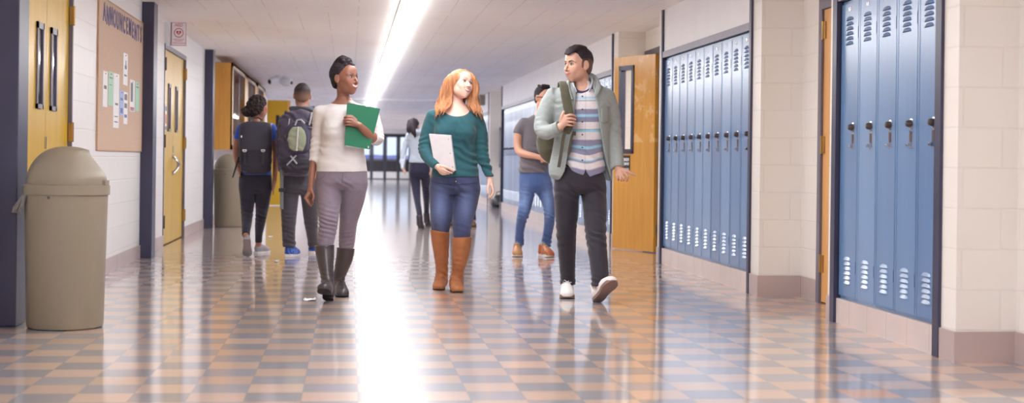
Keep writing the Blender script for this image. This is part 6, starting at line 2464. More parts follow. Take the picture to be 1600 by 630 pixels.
    garment('bag_body', F, M['packcloth'], bp, olive, bd, lambda p, n, c: c * (.88 + .24 * fbm(p * 24, 3)[:, None]))
    lo, hi = bounds([[P.p(870, 262, -.22), P.p(906, 120, .24)]], .03)
    F = Field(lo, hi, .0034)
    st = [P.p(*a) for a in ((878, 142, .16), (878.5, 130.5, .09), (880, 128.6, .02), (881, 133, -.07), (883, 146, -.125), (886.5, 164, -.15), (889, 180, -.163), (888.5, 196, -.163), (885.5, 208, -.158))]
    F.tube(st, [(.034, .008)] * 6 + [(.034, .008), (.033, .008), (.026, .006)], (1, 0, 0), .004, 5)
    garment('shoulder_strap', F, M['packcloth'], bp, col(88, 86, 70), lambda p, n: (fbm(p * 30, 2) - .45) * .002, lambda p, n, c: c * (.86 + .28 * fbm(p * 50, 2)[:, None]))
    M['webbing'] = plain('olive_webbing', srgb(84, 80, 66), .7, var=.05, scale=60)
    mb = MB()
    def band(pts, w_):
        q = [P.p(*a) for a in pts]
        A, _ = resample(q, [1] * len(q), 5)
        vs, fs = [], []
        for i, c in enumerate(A):
            for dx in (-w_, w_):
                for dyy in (-.0018, .0018):
                    vs.append(c + V(dx, dyy, 0))
        for i in range(len(A) - 1):
            b = i * 4
            fs += [(b, b + 2, b + 6, b + 4), (b + 1, b + 5, b + 7, b + 3), (b, b + 4, b + 5, b + 1), (b + 2, b + 3, b + 7, b + 6)]
        fs += [(0, 1, 3, 2), (len(A) * 4 - 4, len(A) * 4 - 2, len(A) * 4 - 1, len(A) * 4 - 3)]
        mb.add(vs, fs)
    band(((884, 204, -.170), (880.5, 215, -.172), (877.5, 235, -.168), (875, 250, -.164), (873, 261.5, -.160)), .0115)
    band(((896.5, 207, -.150), (893.5, 214, -.150), (890.5, 228, -.142), (888.5, 240, -.136)), .009)
    mb.build('strap_tail', M['webbing'], bp)
    MB().box(*(lambda c: (c[0] - .012, c[0] + .012, c[1] - .006, c[1] + .006, c[2] - .014, c[2] + .014))(P.p(897, 208.6, -.152))).build('buckle', plain('olive_buckle', srgb(66, 66, 54), .4), bp, bevel=.003)

# ------------------------------------------------------------------ people farther down the corridor
def simple_hand(w, tip, thumb_side, palm=.012, r=.0085, toward=-1):
    """relaxed hand given in photograph columns and rows: wrist, finger tips, side (+1/-1) of the thumb, all with depths"""
    wu, wv, wd = w
    tu, tv, td = tip
    f = []
    for i in range(4):
        off = (i - 1.5) * .018
        ln = (.90, 1.0, .96, .82)[i]
        k = (wu + (tu - wu) * .48, wv + (tv - wv) * .48, wd + (td - wd) * .48 + off)
        m = (wu + (tu - wu) * .78 * ln + .5 * thumb_side, wv + (tv - wv) * .78 * ln, wd + (td - wd) * .78 + off * 1.05)
        e = (wu + (tu - wu) * ln, wv + (tv - wv) * ln, wd + (td - wd) + off)
        f.append([k, m, e])
    if toward < 0: f = f
    th = [(wu + (tu - wu) * .12 + thumb_side * .8, wv + (tv - wv) * .15, wd + toward * .03), (wu + (tu - wu) * .36 + thumb_side * 2.0, wv + (tv - wv) * .40, wd + toward * .05), (wu + (tu - wu) * .50 + thumb_side * 2.0, wv + (tv - wv) * .62, wd + toward * .055)]
    return dict(wrist=w, fingers=f, thumb=th, r=r, palm=palm)


def merge_rows(a, b, m):
    t = sorted([(z, cx, cy, max(rx - m, .03), max(ry - m, .03)) for z, cx, cy, rx, ry in a + b])
    out = []
    for r in t:
        if not out or r[0] - out[-1][0] > .02: out.append(r)
    return out


def soft(amp, s=14):
    return lambda p, n: (fbm(p * s, 2) - .45) * amp


def walk_folds(P, knees, crotch):
    def disp(p, n):
        d = folds(p, (.3, 0, 1), .05, .0034, .3, 2.0) * gauss(p, P.p(*crotch), (.2, .15, .08))
        for k in knees:
            d = d + folds(p, (.25, 0, 1), .045, .0045, .3, 6.0) * gauss(p, P.p(*k), (.1, .14, .09))
        return d + (fbm(p * 12, 2) - .45) * .003
    return disp


def slab_on(P, F_rows, u0, u1, v0, v1, lift, depth):
    pass


# ---- curly haired woman with the black backpack, seen from behind
def woman_pack():
    P = Person('person', 14.7, 'curly haired woman in a blue T-shirt with a black backpack, walking away', at(399, 400, 14.7))
    top = P.rows([(276, 375, 425, .118, .0), (262, 377, 423.5, .11, .0), (242, 380.5, 420, .10, .0), (222, 378, 423, .108, .0), (208, 376.5, 424.5, .105, .0), (199, 378, 423, .09, .0), (193, 386, 415, .07, .0), (189, 394, 408, .055, .0)])
    slL = [(378.5, 201, .0, 8.4), (374.5, 210, .0, 7.8), (372.8, 219, .0, 7.4)]
    slR = [(423.5, 201, .0, 8.4), (427, 210, .0, 7.6), (429, 220, .0, 7.0)]
    aL = [(379, 201, .0, 6.2), (373, 214, .0, 5.8), (369, 232, .01, 5.2), (369, 243, -.01, 4.8), (371, 256, -.04, 3.6), (371.8, 262, -.05, 3.2)]
    aR = [(423, 201, .0, 6.2), (428, 214, .0, 5.6), (430.8, 236, .02, 4.8), (431.2, 250, .01, 4.8), (430, 272, -.03, 3.6), (429.4, 281, -.04, 3.1)]
    hips = P.rows([(301, 378, 421, .075, .0), (291, 372.8, 426.2, .122, .01), (281, 373, 425.6, .122, .01), (271, 375, 424, .11, .0)])
    legL = [(386.6, 297, .0, (12.6, 14)), (386.6, 314, .0, (11, 12.4)), (386, 332, -.05, (9.2, 10.5)), (385.6, 348, -.14, (7.7, 9.5)), (384.6, 360, -.235, (6.4, 7.8)), (384.2, 368, -.28, (5.9, 7))]
    legR = [(411.5, 297, .0, (12.8, 14)), (410.5, 314, .03, (11.2, 12.4)), (408.6, 334, .14, (9, 10)), (406, 352, .23, (7.6, 9)), (404.4, 368, .29, (5.8, 7)), (404.2, 379, .305, (5.5, 6.4))]
    skL = [(384.6, 360, -.238, 4.4), (385.5, 370, -.275, 3.8)]
    skR = [(404.2, 372, .295, 4.2), (402.5, 388, .31, 3.8)]
    head = Head(P.p(404.5, 167, .0), .222, math.radians(138), math.radians(0), 0, True, 0, (176, 122, 100), (160, 90, 86), (44, 32, 32), open_mouth=False)
    neck = [(403, 174, .01, 6.6), (402, 183, .005, 6.6), (401, 190, .0, 8)]
    hL = simple_hand((371.8, 262, -.05), (375, 275, -.07), 1)
    hR = simple_hand((429.4, 281.5, -.04), (427, 304, -.06), -1)
    o = skin_body(P, head, merge_rows(top, hips[1:3], .014), [aL, aR, shrink(legL, .010, P), shrink(legR, .010, P), skL, skR], neck, [hL, hR], .007, .0032,
                  feet=[(P.p(402.3, 389, .315), P.p(407, 392, .40))])
    F = cloth_field(P, top, [slL, slR], .006, .03)
    F.cut_tube([P.p(403, 178, 0), P.p(402, 191, 0)], [.056, .056], None, .005)
    F.cut_plane(P.p(400, 273.5, 0), (0, 0, -1))
    garment('t_shirt', F, M['knit'], o, col(62, 98, 196), soft(.004))
    F = cloth_field(P, hips, [legL, legR], .006, .02)
    F.cut_plane(P.p(400, 270.5, 0), (0, 0, 1))
    garment('trousers', F, M['denim'], o, col(46, 44, 58), walk_folds(P, ((386, 332, -.05), (408, 336, .15)), (400, 296, 0)))
    toe = ground(386.5, 401.5)
    heel = np.array(at(385.8, 374, toe[1] - .155))
    make_shoe(P, heel, toe, .245, col(152, 146, 150), M['canvas'], plain('grey_rubber_sole', srgb(150, 142, 142), .6, var=.04), 'shoe', up=unit(V(.0, 1, .75)), collar=True, wid=.95)
    heel = ground(399.5, 396.5); toe = heel + V(.115, .215, 0)
    make_shoe(P, heel, toe, .245, col(156, 150, 156), M['canvas'], M['whitesole'], 'shoe', collar=True, laces=M['white'], wid=.95)
    # curly hair with a low bun
    F = Field(head.c - .20, head.c + .20, .0045)
    F.add_ell(head.w(0, -.10, .11), np.array((.40, .44, .43)) * head.h, 0, head.R)
    F.add_ell(head.w(0, -.24, -.15), np.array((.30, .26, .25)) * head.h, .08, head.R)
    F.cut_plane(head.w(0, .21, .28), head.R.T @ unit(V(0, .82, -.57)))
    for sx in (-1, 1): F.cut_ell(head.w(sx * .39, .01, -.06), np.array((.09, .09, .15)) * head.h, .02 * head.h, head.R)
    F.add_ell(P.p(387.5, 174, -.04), np.array((.062, .06, .055)), .03)

    def disp(p, n):
        return (vnoise(p * 62) - .5) * .022 + (vnoise(p * 130) - .5) * .010
    hair_mesh('hair', F, o, col(52, 42, 44), disp, paint=lambda p, n, c: c * (.7 + .6 * vnoise(p * 90)[:, None]))
    # backpack
    bp = empty('backpack', tuple(P.p(399, 272, -.2)), 'black backpack on the back of the curly haired woman', 'backpack')
    bk = col(48, 46, 58)
    rows = P.rows([(272, 384, 417, .05, -.17), (266, 377, 423, .075, -.185), (252, 374, 424.6, .092, -.19), (232, 373.2, 425.3, .096, -.19), (212, 374, 424.8, .088, -.185), (199, 375, 424, .075, -.175), (193, 377, 422, .055, -.165), (190.5, 384, 415, .04, -.155)])
    lo, hi = bounds([row_pts(rows)], .03)
    F = Field(lo, hi, .005)
    F.loft(rows, 0, 3.2)
    garment('pack_body', F, M['packcloth'], bp, bk, lambda p, n: folds(p, (.4, 0, 1), .09, .004, .35, 3) * np.clip((P.p(400, 238)[2] - p[:, 2]) / .05, 0, 1) + (fbm(p * 14, 2) - .45) * .005)
    fr = [(z, cx, cy - .004, rx + .004, ry + .006) for z, cx, cy, rx, ry in rows[2:]]
    F = Field(lo, hi, .005)
    F.loft(fr, 0, 3.2)
    fl = np.array([P.p(u, v)[[0, 2]] for u, v in ((373, 225), (378, 231), (384, 234.5), (392, 236), (405, 236), (414, 234.5), (420, 231), (426, 225))])
    F.D = np.maximum(F.D, (np.interp(F.x, fl[:, 0], fl[:, 1])[:, None, None] - F.z[None, None, :]).astype(np.float32))
    F.cut_plane(P.p(400, 220, -.19), (0, 1, 0))
    garment('pack_flap', F, M['packcloth'], bp, col(54, 52, 66), soft(.003))
    for u in (382.3, 411):
        c = P.p(u, 234.6, -.292)
        mb = MB().box(c[0] - .020, c[0] + .020, c[1] - .006, c[1] + .004, c[2] - .004, c[2] + .006)
        mb.tube([c + V(-.02, -.004, -.002), c + V(-.012, -.006, -.016), c + V(.012, -.006, -.016), c + V(.02, -.004, -.002)], .0035, 6)
        mb.build('buckle', M['white'], bp)
        c = P.p(u, 246, -.286)
        MB().box(c[0] - .011, c[0] + .011, c[1] - .008, c[1] + .02, c[2] - .07, c[2] + .07).build('flap_strap', M['black'], bp, bevel=.002)
    c = P.p(377.3, 213.5, -.273)
    MB().box(c[0] - .006, c[0] + .006, c[1] - .004, c[1] + .02, c[2] - .010, c[2] + .010).build('white_tab', M['white'], bp)
    mb = MB()
    mb.tube([P.p(391, 192, -.17), P.p(390, 186.5, -.15), P.p(396, 184.6, -.12), P.p(404, 184.2, -.12), P.p(408.3, 187, -.15), P.p(407.5, 192, -.17)], .0075, 8)
    mb.build('top_handle', M['black'], bp, smooth=True)
    for sgn, uu in ((-1, 379), (1, 421)):
        mb = MB()
        mb.tube([P.p(uu, 197, -.12), P.p(uu + sgn * 2, 193.5, -.02), P.p(uu + sgn * 1.0, 200, .08), P.p(uu + sgn * .5, 225, .115), P.p(uu, 250, .05), P.p(uu - sgn * 1.5, 259, -.10)], .016, 8)
        mb.build('shoulder_strap', M['black'], bp, smooth=True)
    mb = MB()
    mb.tube([P.p(374.5, 240, -.17), P.p(371.5, 250, -.20), P.p(367.5, 265, -.20), P.p(363.5, 277.5, -.19)], [.010, .011, .010, .008], 6)
    mb.build('loose_strap', M['black'], bp, smooth=True)


# ---- man with the big hiking pack, seen from behind
def man_pack():
    P = Person('person', 14.5, 'short-haired man in a grey jacket with a large hiking pack, walking away', at(467, 400, 14.5))
    top = P.rows([(275, 439, 492, .125, .0), (255, 440, 490, .12, .0), (225, 440, 492, .125, .0), (200, 438, 494, .125, .0), (186, 440, 493, .11, .0), (178, 447, 489, .09, .0), (171, 457, 484, .07, .0)])
    slL = [(445, 188, .0, 9), (440.5, 205, .02, 8.4), (439.5, 228, .04, 8), (440, 250, .02, 7), (441, 268, -.01, 6)]
    slR = [(489, 188, .0, 9), (494, 205, .02, 8.4), (496, 228, .04, 8), (495, 250, .02, 7), (493, 268, -.01, 6)]
    hips = P.rows([(304, 443, 493, .08, .0), (294, 438, 498, .125, .0), (282, 438.6, 496.5, .122, .0), (268, 441, 493, .11, .0)])
    legL = [(452.8, 300, .0, (14.2, 15)), (452, 322, -.015, (12.8, 13.5)), (451.2, 345, .0, (11.2, 12.2)), (451, 366, .03, (10, 11.5)), (451.5, 379, .05, (9.8, 11.6)), (452, 385.5, .055, (10.4, 13))]
    legR = [(483.6, 300, .0, (14.2, 15)), (484.8, 322, .13, (12.6, 13.5)), (486, 345, .28, (11, 12)), (488, 364, .44, (9.4, 11)), (489.4, 376, .54, (8.8, 11)), (489.8, 382.5, .56, (9.2, 12))]
    head = Head(P.p(472.6, 149.3, .0), .240, math.radians(176), 0, 0, False, 0, (196, 148, 128), (170, 100, 96), (44, 36, 38), open_mouth=False)
    neck = [(472.5, 156, .0, 8.6), (472, 166, .0, 8.8), (471.5, 174, .0, 11)]
    hL = simple_hand((441, 269, -.01), (442, 288, -.03), 1)
    hR = simple_hand((493, 269, -.01), (491.5, 288, -.03), -1)
    o = skin_body(P, head, merge_rows(top, hips[1:3], .014), [shrink(slL, .012, P), shrink(slR, .012, P), slim(legL, P), slim(legR, P)], neck, [hL, hR], .007, .0034)
    F = cloth_field(P, top, [slL, slR], .006, .03)
    F.tube([P.p(456, 171, -.02), P.p(463, 166.5, -.075), P.p(472.5, 165, -.09), P.p(482, 166.5, -.075), P.p(489, 171.5, -.02)], [(.024, .028), (.034, .036), (.038, .038), (.034, .036), (.024, .028)], (0, 1, 0), .02, 4)
    F.cut_tube([P.p(472, 158, .02), P.p(472, 176, .02)], [.060, .060], None, .005)
    garment('jacket', F, M['canvas'], o, col(104, 106, 118), lambda p, n: folds(p, (.2, .3, 1), .05, .004, .3, 3) + (fbm(p * 16, 2) - .45) * .006)
    F = cloth_field(P, hips, [legL, legR], .006, .02)
    F.cut_plane(P.p(467, 264, 0), (0, 0, 1))
    garment('trousers', F, M['denim'], o, col(72, 70, 80), walk_folds(P, ((451, 345, .0), (486, 345, .28), (451, 382, .05)), (468, 300, 0)))
    bl = col(46, 80, 176)
    heel = ground(449.6, 401.5); toe = heel + V(.075, .27, 0)
    def dots(p, n, c):
        m = (vnoise(p * 60) > .62)[:, None]
        return np.where(m, col(96, 128, 206), c)
    make_shoe(P, heel, toe, .285, bl, M['canvas'], M['whitesole'], 'shoe', sole_h=.026, hgt=1.15, wid=1.12, ankle=.115, laces=M['white'], paint=dots)
    heel = ground(487.5, 396.5); toe = heel + V(.05, .275, 0)
    make_shoe(P, heel, toe, .285, bl, M['canvas'], M['whitesole'], 'shoe', sole_h=.026, hgt=1.15, wid=1.12, ankle=.115, laces=M['white'], paint=dots)
    F = hair_cap(head, .0035, r=(.342, .418, .392), c=(0, -.068, .13), line_p=(0, .215, .33), line_n=(0, .86, -.5), nape=-.22)

    def hp(p, n, c):
        z = head.loc(p)[:, 2]
        f = np.clip((.20 - z) / .42, 0, .55)[:, None]
        return (c * (1 - f) + head.skin * .62 * f) * (.86 + .28 * vnoise(p * 200)[:, None])
    hair_mesh('hair', F, o, col(58, 50, 52), lambda p, n: (vnoise(p * 180) - .5) * .003, paint=hp)
    # the hiking pack
    bp = empty('hiking_pack', tuple(P.p(463, 270, -.2)), 'large dark purple hiking pack with an olive pocket on the short-haired man', 'backpack')
    pc = col(70, 64, 84)
    rows = P.rows([(270, 443, 482, .07, -.20), (262, 437.5, 488, .10, -.21), (248, 436, 489, .118, -.22), (226, 435.5, 489, .122, -.225), (204, 436.5, 489.5, .118, -.22), (188, 439, 489.5, .105, -.21), (180, 445, 488.5, .085, -.20), (174, 454, 484, .06, -.19)])
    lo, hi = bounds([row_pts(rows), [P.p(463, 240, -.44)], [P.p(430, 190, -.2)], [P.p(496, 190, -.2)]], .03)
    F = Field(lo, hi, .005)
    F.loft(rows, 0, 2.6)
    # side pouch on the left and the lid
    F.tube([P.p(441, 198, -.19), P.p(438.6, 215, -.19), P.p(438.2, 240, -.19)], [.035, .044, .036], None, .03)
    F.tube([P.p(452, 182, -.23), P.p(466, 180, -.26), P.p(482, 182, -.23)], [.042, .050, .042], None, .04)
    garment('pack_body', F, M['packcloth'], bp, pc, lambda p, n: folds(p, (.5, 0, 1), .07, .006, .35, 3) + (fbm(p * 12, 3) - .45) * .012)
    F = Field(lo, hi, .0045)
    F.loft(P.rows([(239, 452, 477, .03, -.33), (233, 447, 481.5, .05, -.335), (215, 445.5, 483, .055, -.335), (200, 448, 481, .045, -.325), (191, 454, 476, .03, -.31)]), 0, 2.2)
    garment('front_pocket', F, M['packcloth'], bp, col(62, 58, 76), soft(.005))
    F = Field(lo, hi, .004)
    F.loft(P.rows([(235.8, 458, 471, .014, -.38), (231, 452, 476, .02, -.38), (218, 449.3, 478.4, .024, -.38), (205, 452, 476, .02, -.375), (198.5, 458, 470, .014, -.37)]), 0, 2.1)
    garment('olive_panel', F, M['packcloth'], bp, col(140, 148, 126), lambda p, n: folds(p, (.7, 0, 1), .05, .003, .35, 3))
    mb = MB()
    a, b = P.p(465.6, 198, -.397), P.p(463.2, 236, -.405)
    mb.tube([a, (a + b) / 2 + V(0, -.004, 0), b], .009, 6)
    mb.build('webbing_strip', plain('pale_webbing', srgb(198, 186, 188), .7, var=.1, scale=60), bp)
    F = Field(lo, hi, .005)
    F.loft(P.rows([(270.5, 445, 482, .05, -.26), (262, 439, 487, .08, -.265), (250, 439, 487, .085, -.265), (243.5, 443, 484, .06, -.255)]), 0, 2.6)
    garment('lower_compartment', F, M['packcloth'], bp, col(50, 46, 58), lambda p, n: folds(p, (.3, 0, 1), .05, .006, .35, 7))
    M['greyweb'] = plain('grey_webbing', srgb(158, 158, 164), .7, var=.05, scale=60)
    for pts in ([(448, 258, -.352), (456, 250, -.357), (463, 243, -.352)], [(454, 243.5, -.353), (459, 250, -.357), (464, 256, -.354)]):
        MB().tube([P.p(*q) for q in pts], .009, 6).build('lash_strap', M['greyweb'], bp)
    for pts in ([(452.5, 186, -.30), (451, 200, -.33), (446, 214, -.335)], [(487, 176, -.27), (485, 188, -.32), (483, 196, -.335)], [(461, 196, -.36), (464, 188, -.355), (470, 187, -.355), (476, 193, -.36)]):
        MB().tube([P.p(*q) for q in pts], .0095, 6).build('compression_strap', M['greyweb'], bp, smooth=True)
    MB().tube([P.p(439.5, 266, -.15), P.p(440.2, 285, -.14), P.p(440.3, 327, -.13)], .018, 6).build('hanging_strap', plain('grey_green_strap', srgb(124, 128, 130), .7, var=.04), bp, smooth=True)
    MB().box(*(lambda c: (c[0] - .03, c[0] + .03, c[1] - .012, c[1] + .012, c[2] - .018, c[2] + .018))(P.p(440.3, 297, -.155))).build('buckle', M['black'], bp, bevel=.003)
    for sgn, uu in ((-1, 447), (1, 487)):
        MB().tube([P.p(uu, 186, -.12), P.p(uu, 176, -.02), P.p(uu - sgn, 184, .09), P.p(uu - sgn, 210, .13), P.p(uu + sgn, 240, .06), P.p(uu, 255, -.10)], .020, 8).build('shoulder_strap', M['black'], bp, smooth=True)


# ---- woman in the pale hoodie far away
def woman_far():
    P = Person('person', 20.93, 'woman in a pale grey hooded top and navy trousers walking away far down the corridor', at(656, 357, 20.93))
    top = P.rows([(254, 638.8, 672, .125, .0), (240, 640.5, 670, .105, .0), (225, 639.6, 671, .11, .0), (213, 637, 671.5, .105, .0), (208.5, 640, 667, .09, .0), (205, 645, 661, .07, .0)])
    slL = [(638.8, 212, .0, 5), (634.5, 224, .02, 4.7), (630.2, 240, .01, 4.4), (628.2, 252, -.03, 3.9), (630, 264, -.09, 3.3)]
    slR = [(669.5, 212, .0, 5), (673.8, 226, .02, 4.7), (676, 240, .01, 4.4), (675, 255, -.02, 3.6), (674, 266, -.05, 3.2)]
    hips = P.rows([(277.5, 642, 670.5, .068, .0), (269, 638.6, 673.2, .122, -.005), (260, 639, 672.4, .12, -.005), (250, 641, 670, .105, .0)])
    legL = [(647.8, 272, .0, (8.3, 9)), (649.4, 286, .02, (7.4, 8)), (651, 304, -.05, (6, 7)), (653, 320, -.18, (4.8, 6)), (655.2, 333, -.29, (4.3, 5)), (656, 341, -.33, (4, 4.6))]
    legR = [(664.6, 272, .0, (8.4, 9)), (665.6, 286, .10, (7.2, 8)), (666.2, 304, .22, (5.7, 7)), (666.4, 318, .36, (4.7, 5.6)), (666.4, 328, .45, (4, 4.8)), (666.4, 335, .48, (4, 4.6))]
    head = Head(P.p(646, 197.3, .0), .222, math.radians(150), math.radians(-8), 0, True, 0, (200, 160, 144), (160, 90, 86), (44, 36, 40), open_mouth=False)
    neck = [(648, 201, .0, 4.6), (651, 208, .0, 5), (653, 213, .0, 7)]
    hL = simple_hand((630.2, 264.5, -.09), (632.5, 272, -.12), 1, .012, .009)
    hR = simple_hand((674, 266, -.05), (673, 278, -.06), -1, .012, .009)
    o = skin_body(P, head, merge_rows(top, hips[1:3], .014), [shrink(slL, .010, P), shrink(slR, .010, P), shrink(legL, .010, P), shrink(legR, .010, P)], neck, [hL, hR], .008, .0045)
    F = cloth_field(P, top, [slL, slR], .0065, .03)
    F.tube([P.p(644, 207, .02), P.p(646, 205.6, -.08), P.p(652, 206.5, -.11), P.p(658, 206, -.08), P.p(660, 207.5, .02)], [.028, .034, .036, .034, .028], None, .02)
    garment('hooded_top', F, M['knit'], o, col(172, 182, 198), lambda p, n: folds(p, (.5, 0, 1), .09, .003, .4, 3) + soft(.006)(p, n))
    F = cloth_field(P, hips, [legL, legR], .0065, .02)
    F.cut_plane(P.p(656, 250.5, 0), (0, 0, 1))
    garment('trousers', F, M['denim'], o, col(42, 42, 66), walk_folds(P, ((651, 304, .02), (666, 304, .1)), (656, 275, 0)))
    bc = col(62, 54, 62)
    for L, tu, tv, dy in (([(655, 337, -.08, (5.2, 5.6)), (656, 346, -.085, (4.9, 5.4)), (656, 352, -.085, (4.6, 5.2))], 656, 357.5, .0), ([(666.4, 329, .16, (5, 5.4)), (666.8, 338, .165, (4.8, 5.4)), (667, 345, .165, (4.6, 5.2))], 667, 353.5, .0)):
        heel = ground(tu, tv); toe = heel + V(.04, .23, 0)
        # shaft re-seated above the heel
        a = [heel + V(0, .05, .06), heel + V(-.003, .05, .13), heel + V(-.006, .05, .20)]
        make_shoe(P, heel, toe, .245, bc, M['leather'], M['blacksole'], 'boot', shaft=(a, [(.044, .05), (.046, .052), (.048, .054)], (1, 0, 0)), heel_h=.03, sole_h=.012, h=.005, cut_top=(heel + V(0, .05, .19), (0, 0, 1)))
    F = Field(head.c - .22, head.c + .22, .005)
    F.add_ell(head.w(0, -.08, .13), np.array((.365, .44, .40)) * head.h, 0, head.R)
    F.add_ell(head.w(0, -.25, -.13), np.array((.28, .22, .25)) * head.h, .06, head.R)
    F.cut_plane(head.w(0, .21, .28), head.R.T @ unit(V(0, .86, -.5)))
    for k in range(6):
        e = (k - 2.5) * .018
        F.tube([P.p(641 + k * .8, 191, -.06), P.p(638 + k * 1.8, 199, -.10 + e * .2), P.p(636.5 + k * 2.6, 206 + (k % 2) * 2.5, -.09)], [.030, .026, .010], None, .015)
    F.tube([P.p(644, 195, -.09), P.p(646.5, 204, -.12), P.p(648.5, 213, -.12)], [.035, .038, .016], None, .02)
    hair_mesh('hair', F, o, col(52, 44, 52), lambda p, n: (vnoise(p * np.array((120, 60, 20))) - .5) * .010)
    # papers in her left hand
    q = [P.p(633.5, 242, -.10), P.p(635.6, 243, -.02), P.p(632, 264, -.07), P.p(629.6, 262.5, -.16)]
    n_ = unit(np.cross(q[1] - q[0], q[3] - q[0]))
    pp = MB().prism([Vector(x) for x in q], Vector(n_ * .006)).build('paper_sheaf', M['paper'])
    tag(pp, 'thin sheaf of white paper carried by the far woman in the pale hooded top', 'paper')


# ---- man in the grey T-shirt by the far lockers
def man_tee():
    P = Person('person', 14.75, 'man with glasses in a grey T-shirt and blue jeans behind the jacket man', at(832, 402, 14.75))
    top = P.rows([(272, 810, 857, .122, .0), (256, 811.5, 857, .118, .0), (236, 814, 859, .112, .0), (216, 816, 864, .12, .0), (202, 816, 868, .122, .0), (192, 817.5, 868.5, .108, .0), (185, 825, 864, .088, .0), (179, 834, 858, .068, .01)])
    slL = [(819, 193, .0, 9.2), (812.5, 202, .0, 8.8), (809, 210, -.005, 8.6)]
    slR = [(867, 193, .0, 9.2), (873, 203, .0, 8.6), (876, 211, .0, 8.2)]
    aL = [(819, 194, .0, 6.8), (811.5, 207, .0, 6.9), (808.8, 224, .0, 6.3), (811.5, 236, -.04, 6.2), (821, 241, -.10, 5.6), (833, 243.6, -.145, 4.6), (842, 245.6, -.17, 4.0)]
    aR = [(867, 194, .0, 6.8), (874.5, 207, .0, 6.6), (877, 224, .0, 6.1), (873, 238, -.05, 5.8), (864, 244, -.12, 5), (856, 246, -.17, 4.0)]
    hips = P.rows([(301, 815, 860, .08, .0), (290, 811, 863.5, .124, .0), (279, 811, 860.5, .12, .0), (266, 812.5, 856.5, .11, .0)])
    legL = [(823.3, 298, .0, (12.4, 14)), (822, 314, -.02, (10.8, 12)), (818, 332, -.05, (9.4, 11)), (813.6, 350, .03, (7.6, 9)), (811.6, 366, .09, (6.9, 8.4)), (811.8, 377, .115, (7.2, 8.6)), (812, 383, .12, (7.2, 8.6))]
    legR = [(850.5, 298, .0, (12.8, 14)), (856, 314, -.04, (10.2, 12)), (858.6, 332, -.05, (9, 11)), (858, 350, .0, (8.2, 9.4)), (855.4, 366, .05, (7.4, 8.8)), (853.8, 378, .08, (7.5, 8.8)), (853.4, 385, .085, (7.4, 8.8))]
    head = Head(P.p(849.5, 153, .0), .240, math.radians(32), math.radians(-6), 0, False, 0, (214, 164, 140), (190, 112, 106), (40, 32, 32), open_mouth=False, iris=(44, 34, 30))
    neck = [(846.5, 162, .01, 7.8), (845.5, 172, .01, 7.8), (845, 181, .015, 10)]
    hL = dict(wrist=(842.5, 245.8, -.172), fingers=[[(848, 247 + 1.3 * i, -.19 + .004 * i), (852, 248.6 + 1.4 * i, -.195), (855, 250 + 1.2 * i, -.18)] for i in range(4)], thumb=[(845, 245, -.185), (849.5, 245.5, -.205), (853, 247, -.205)], r=.009, palm=.013)
    hR = dict(wrist=(855.5, 246, -.172), fingers=[[(851, 247.5 + 1.3 * i, -.165 + .004 * i), (848, 249 + 1.4 * i, -.16), (845.5, 250 + 1.2 * i, -.15)] for i in range(4)], thumb=[(854, 245.3, -.18), (850.5, 245, -.19), (848, 246, -.185)], r=.009, palm=.013)
    o = skin_body(P, head, merge_rows(top, hips[1:3], .014), [aL, aR, slim(legL, P), slim(legR, P)], neck, [hL, hR], .0065, .003)
    F = cloth_field(P, top, [slL, slR], .0052, .03)
    F.cut_ell(P.p(846, 178, -.03), (.072, .12, .055), .005)
    F.cut_plane(P.p(834, 270.3, 0), (0.02, 0, -1))
    garment('t_shirt', F, M['knit'], o, col(112, 107, 114), lambda p, n: folds(p, (.45, 0, 1), .06, .005, .3, 3) * np.clip((P.p(830, 205)[2] - p[:, 2]) / .25, .15, 1) + soft(.004)(p, n))
    F = cloth_field(P, hips, [legL, legR], .0055, .02)
    F.cut_plane(P.p(834, 266.5, 0), (0, 0, 1))
    tL, tR = P.p(821, 312, -.12), P.p(856, 318, -.14)

    def paint(p, n, c):
        m = (gauss(p, tL, (.05, .2, .16)) * .7 + gauss(p, tR, (.05, .2, .2)) * .7)[:, None]
        c = c * (1 - m) + col(128, 152, 198) * m
        return c * (.88 + .26 * fbm(p * np.array((50, 50, 12)), 3)[:, None])
    garment('jeans', F, M['denim'], o, col(76, 100, 152), walk_folds(P, ((818, 336, -.02), (858, 336, -.04), (812, 376, .11), (854, 378, .08)), (836, 298, 0)), paint)

    def two(p, n, c):
        m = np.clip((vnoise(p * 34) - .45) * 8, 0, 1)[:, None]
        return c * (1 - m) + col(168, 128, 80) * m
    toe = ground(808.5, 401.8); heel = toe + V(.03, .275, 0)
    make_shoe(P, heel, toe, .285, col(184, 92, 58), M['suede'], M['whitesole'], 'shoe', sole_h=.026, h=.0026, hgt=1.2, wid=1.05, ankle=.105, laces=plain('tan_laces', srgb(214, 180, 120), .7), paint=two)
    toe = ground(861, 402.3); heel = toe + V(-.075, .262, 0)
    make_shoe(P, heel, toe, .285, col(184, 92, 58), M['suede'], M['whitesole'], 'shoe', sole_h=.026, h=.0026, hgt=1.2, wid=1.05, ankle=.105, laces=plain('tan_laces', srgb(214, 180, 120), .7), paint=two)
    F = hair_cap(head, .0035, r=(.348, .43, .405), c=(0, -.068, .14), line_p=(0, .20, .31), line_n=(0, .82, -.57), nape=-.22)
    for k in range(12):
        a = k * 2.4
        F.add_ell(head.w(.20 * math.sin(a), .16 - .03 * k, .47 + .05 * math.cos(a)), np.array((.08, .07, .07)) * head.h, .03 * head.h, head.R)
    hair_mesh('hair', F, o, col(48, 40, 44), lambda p, n: (vnoise(p * 90) - .5) * .008)
    # glasses
    h_ = head.h
    mb = MB()
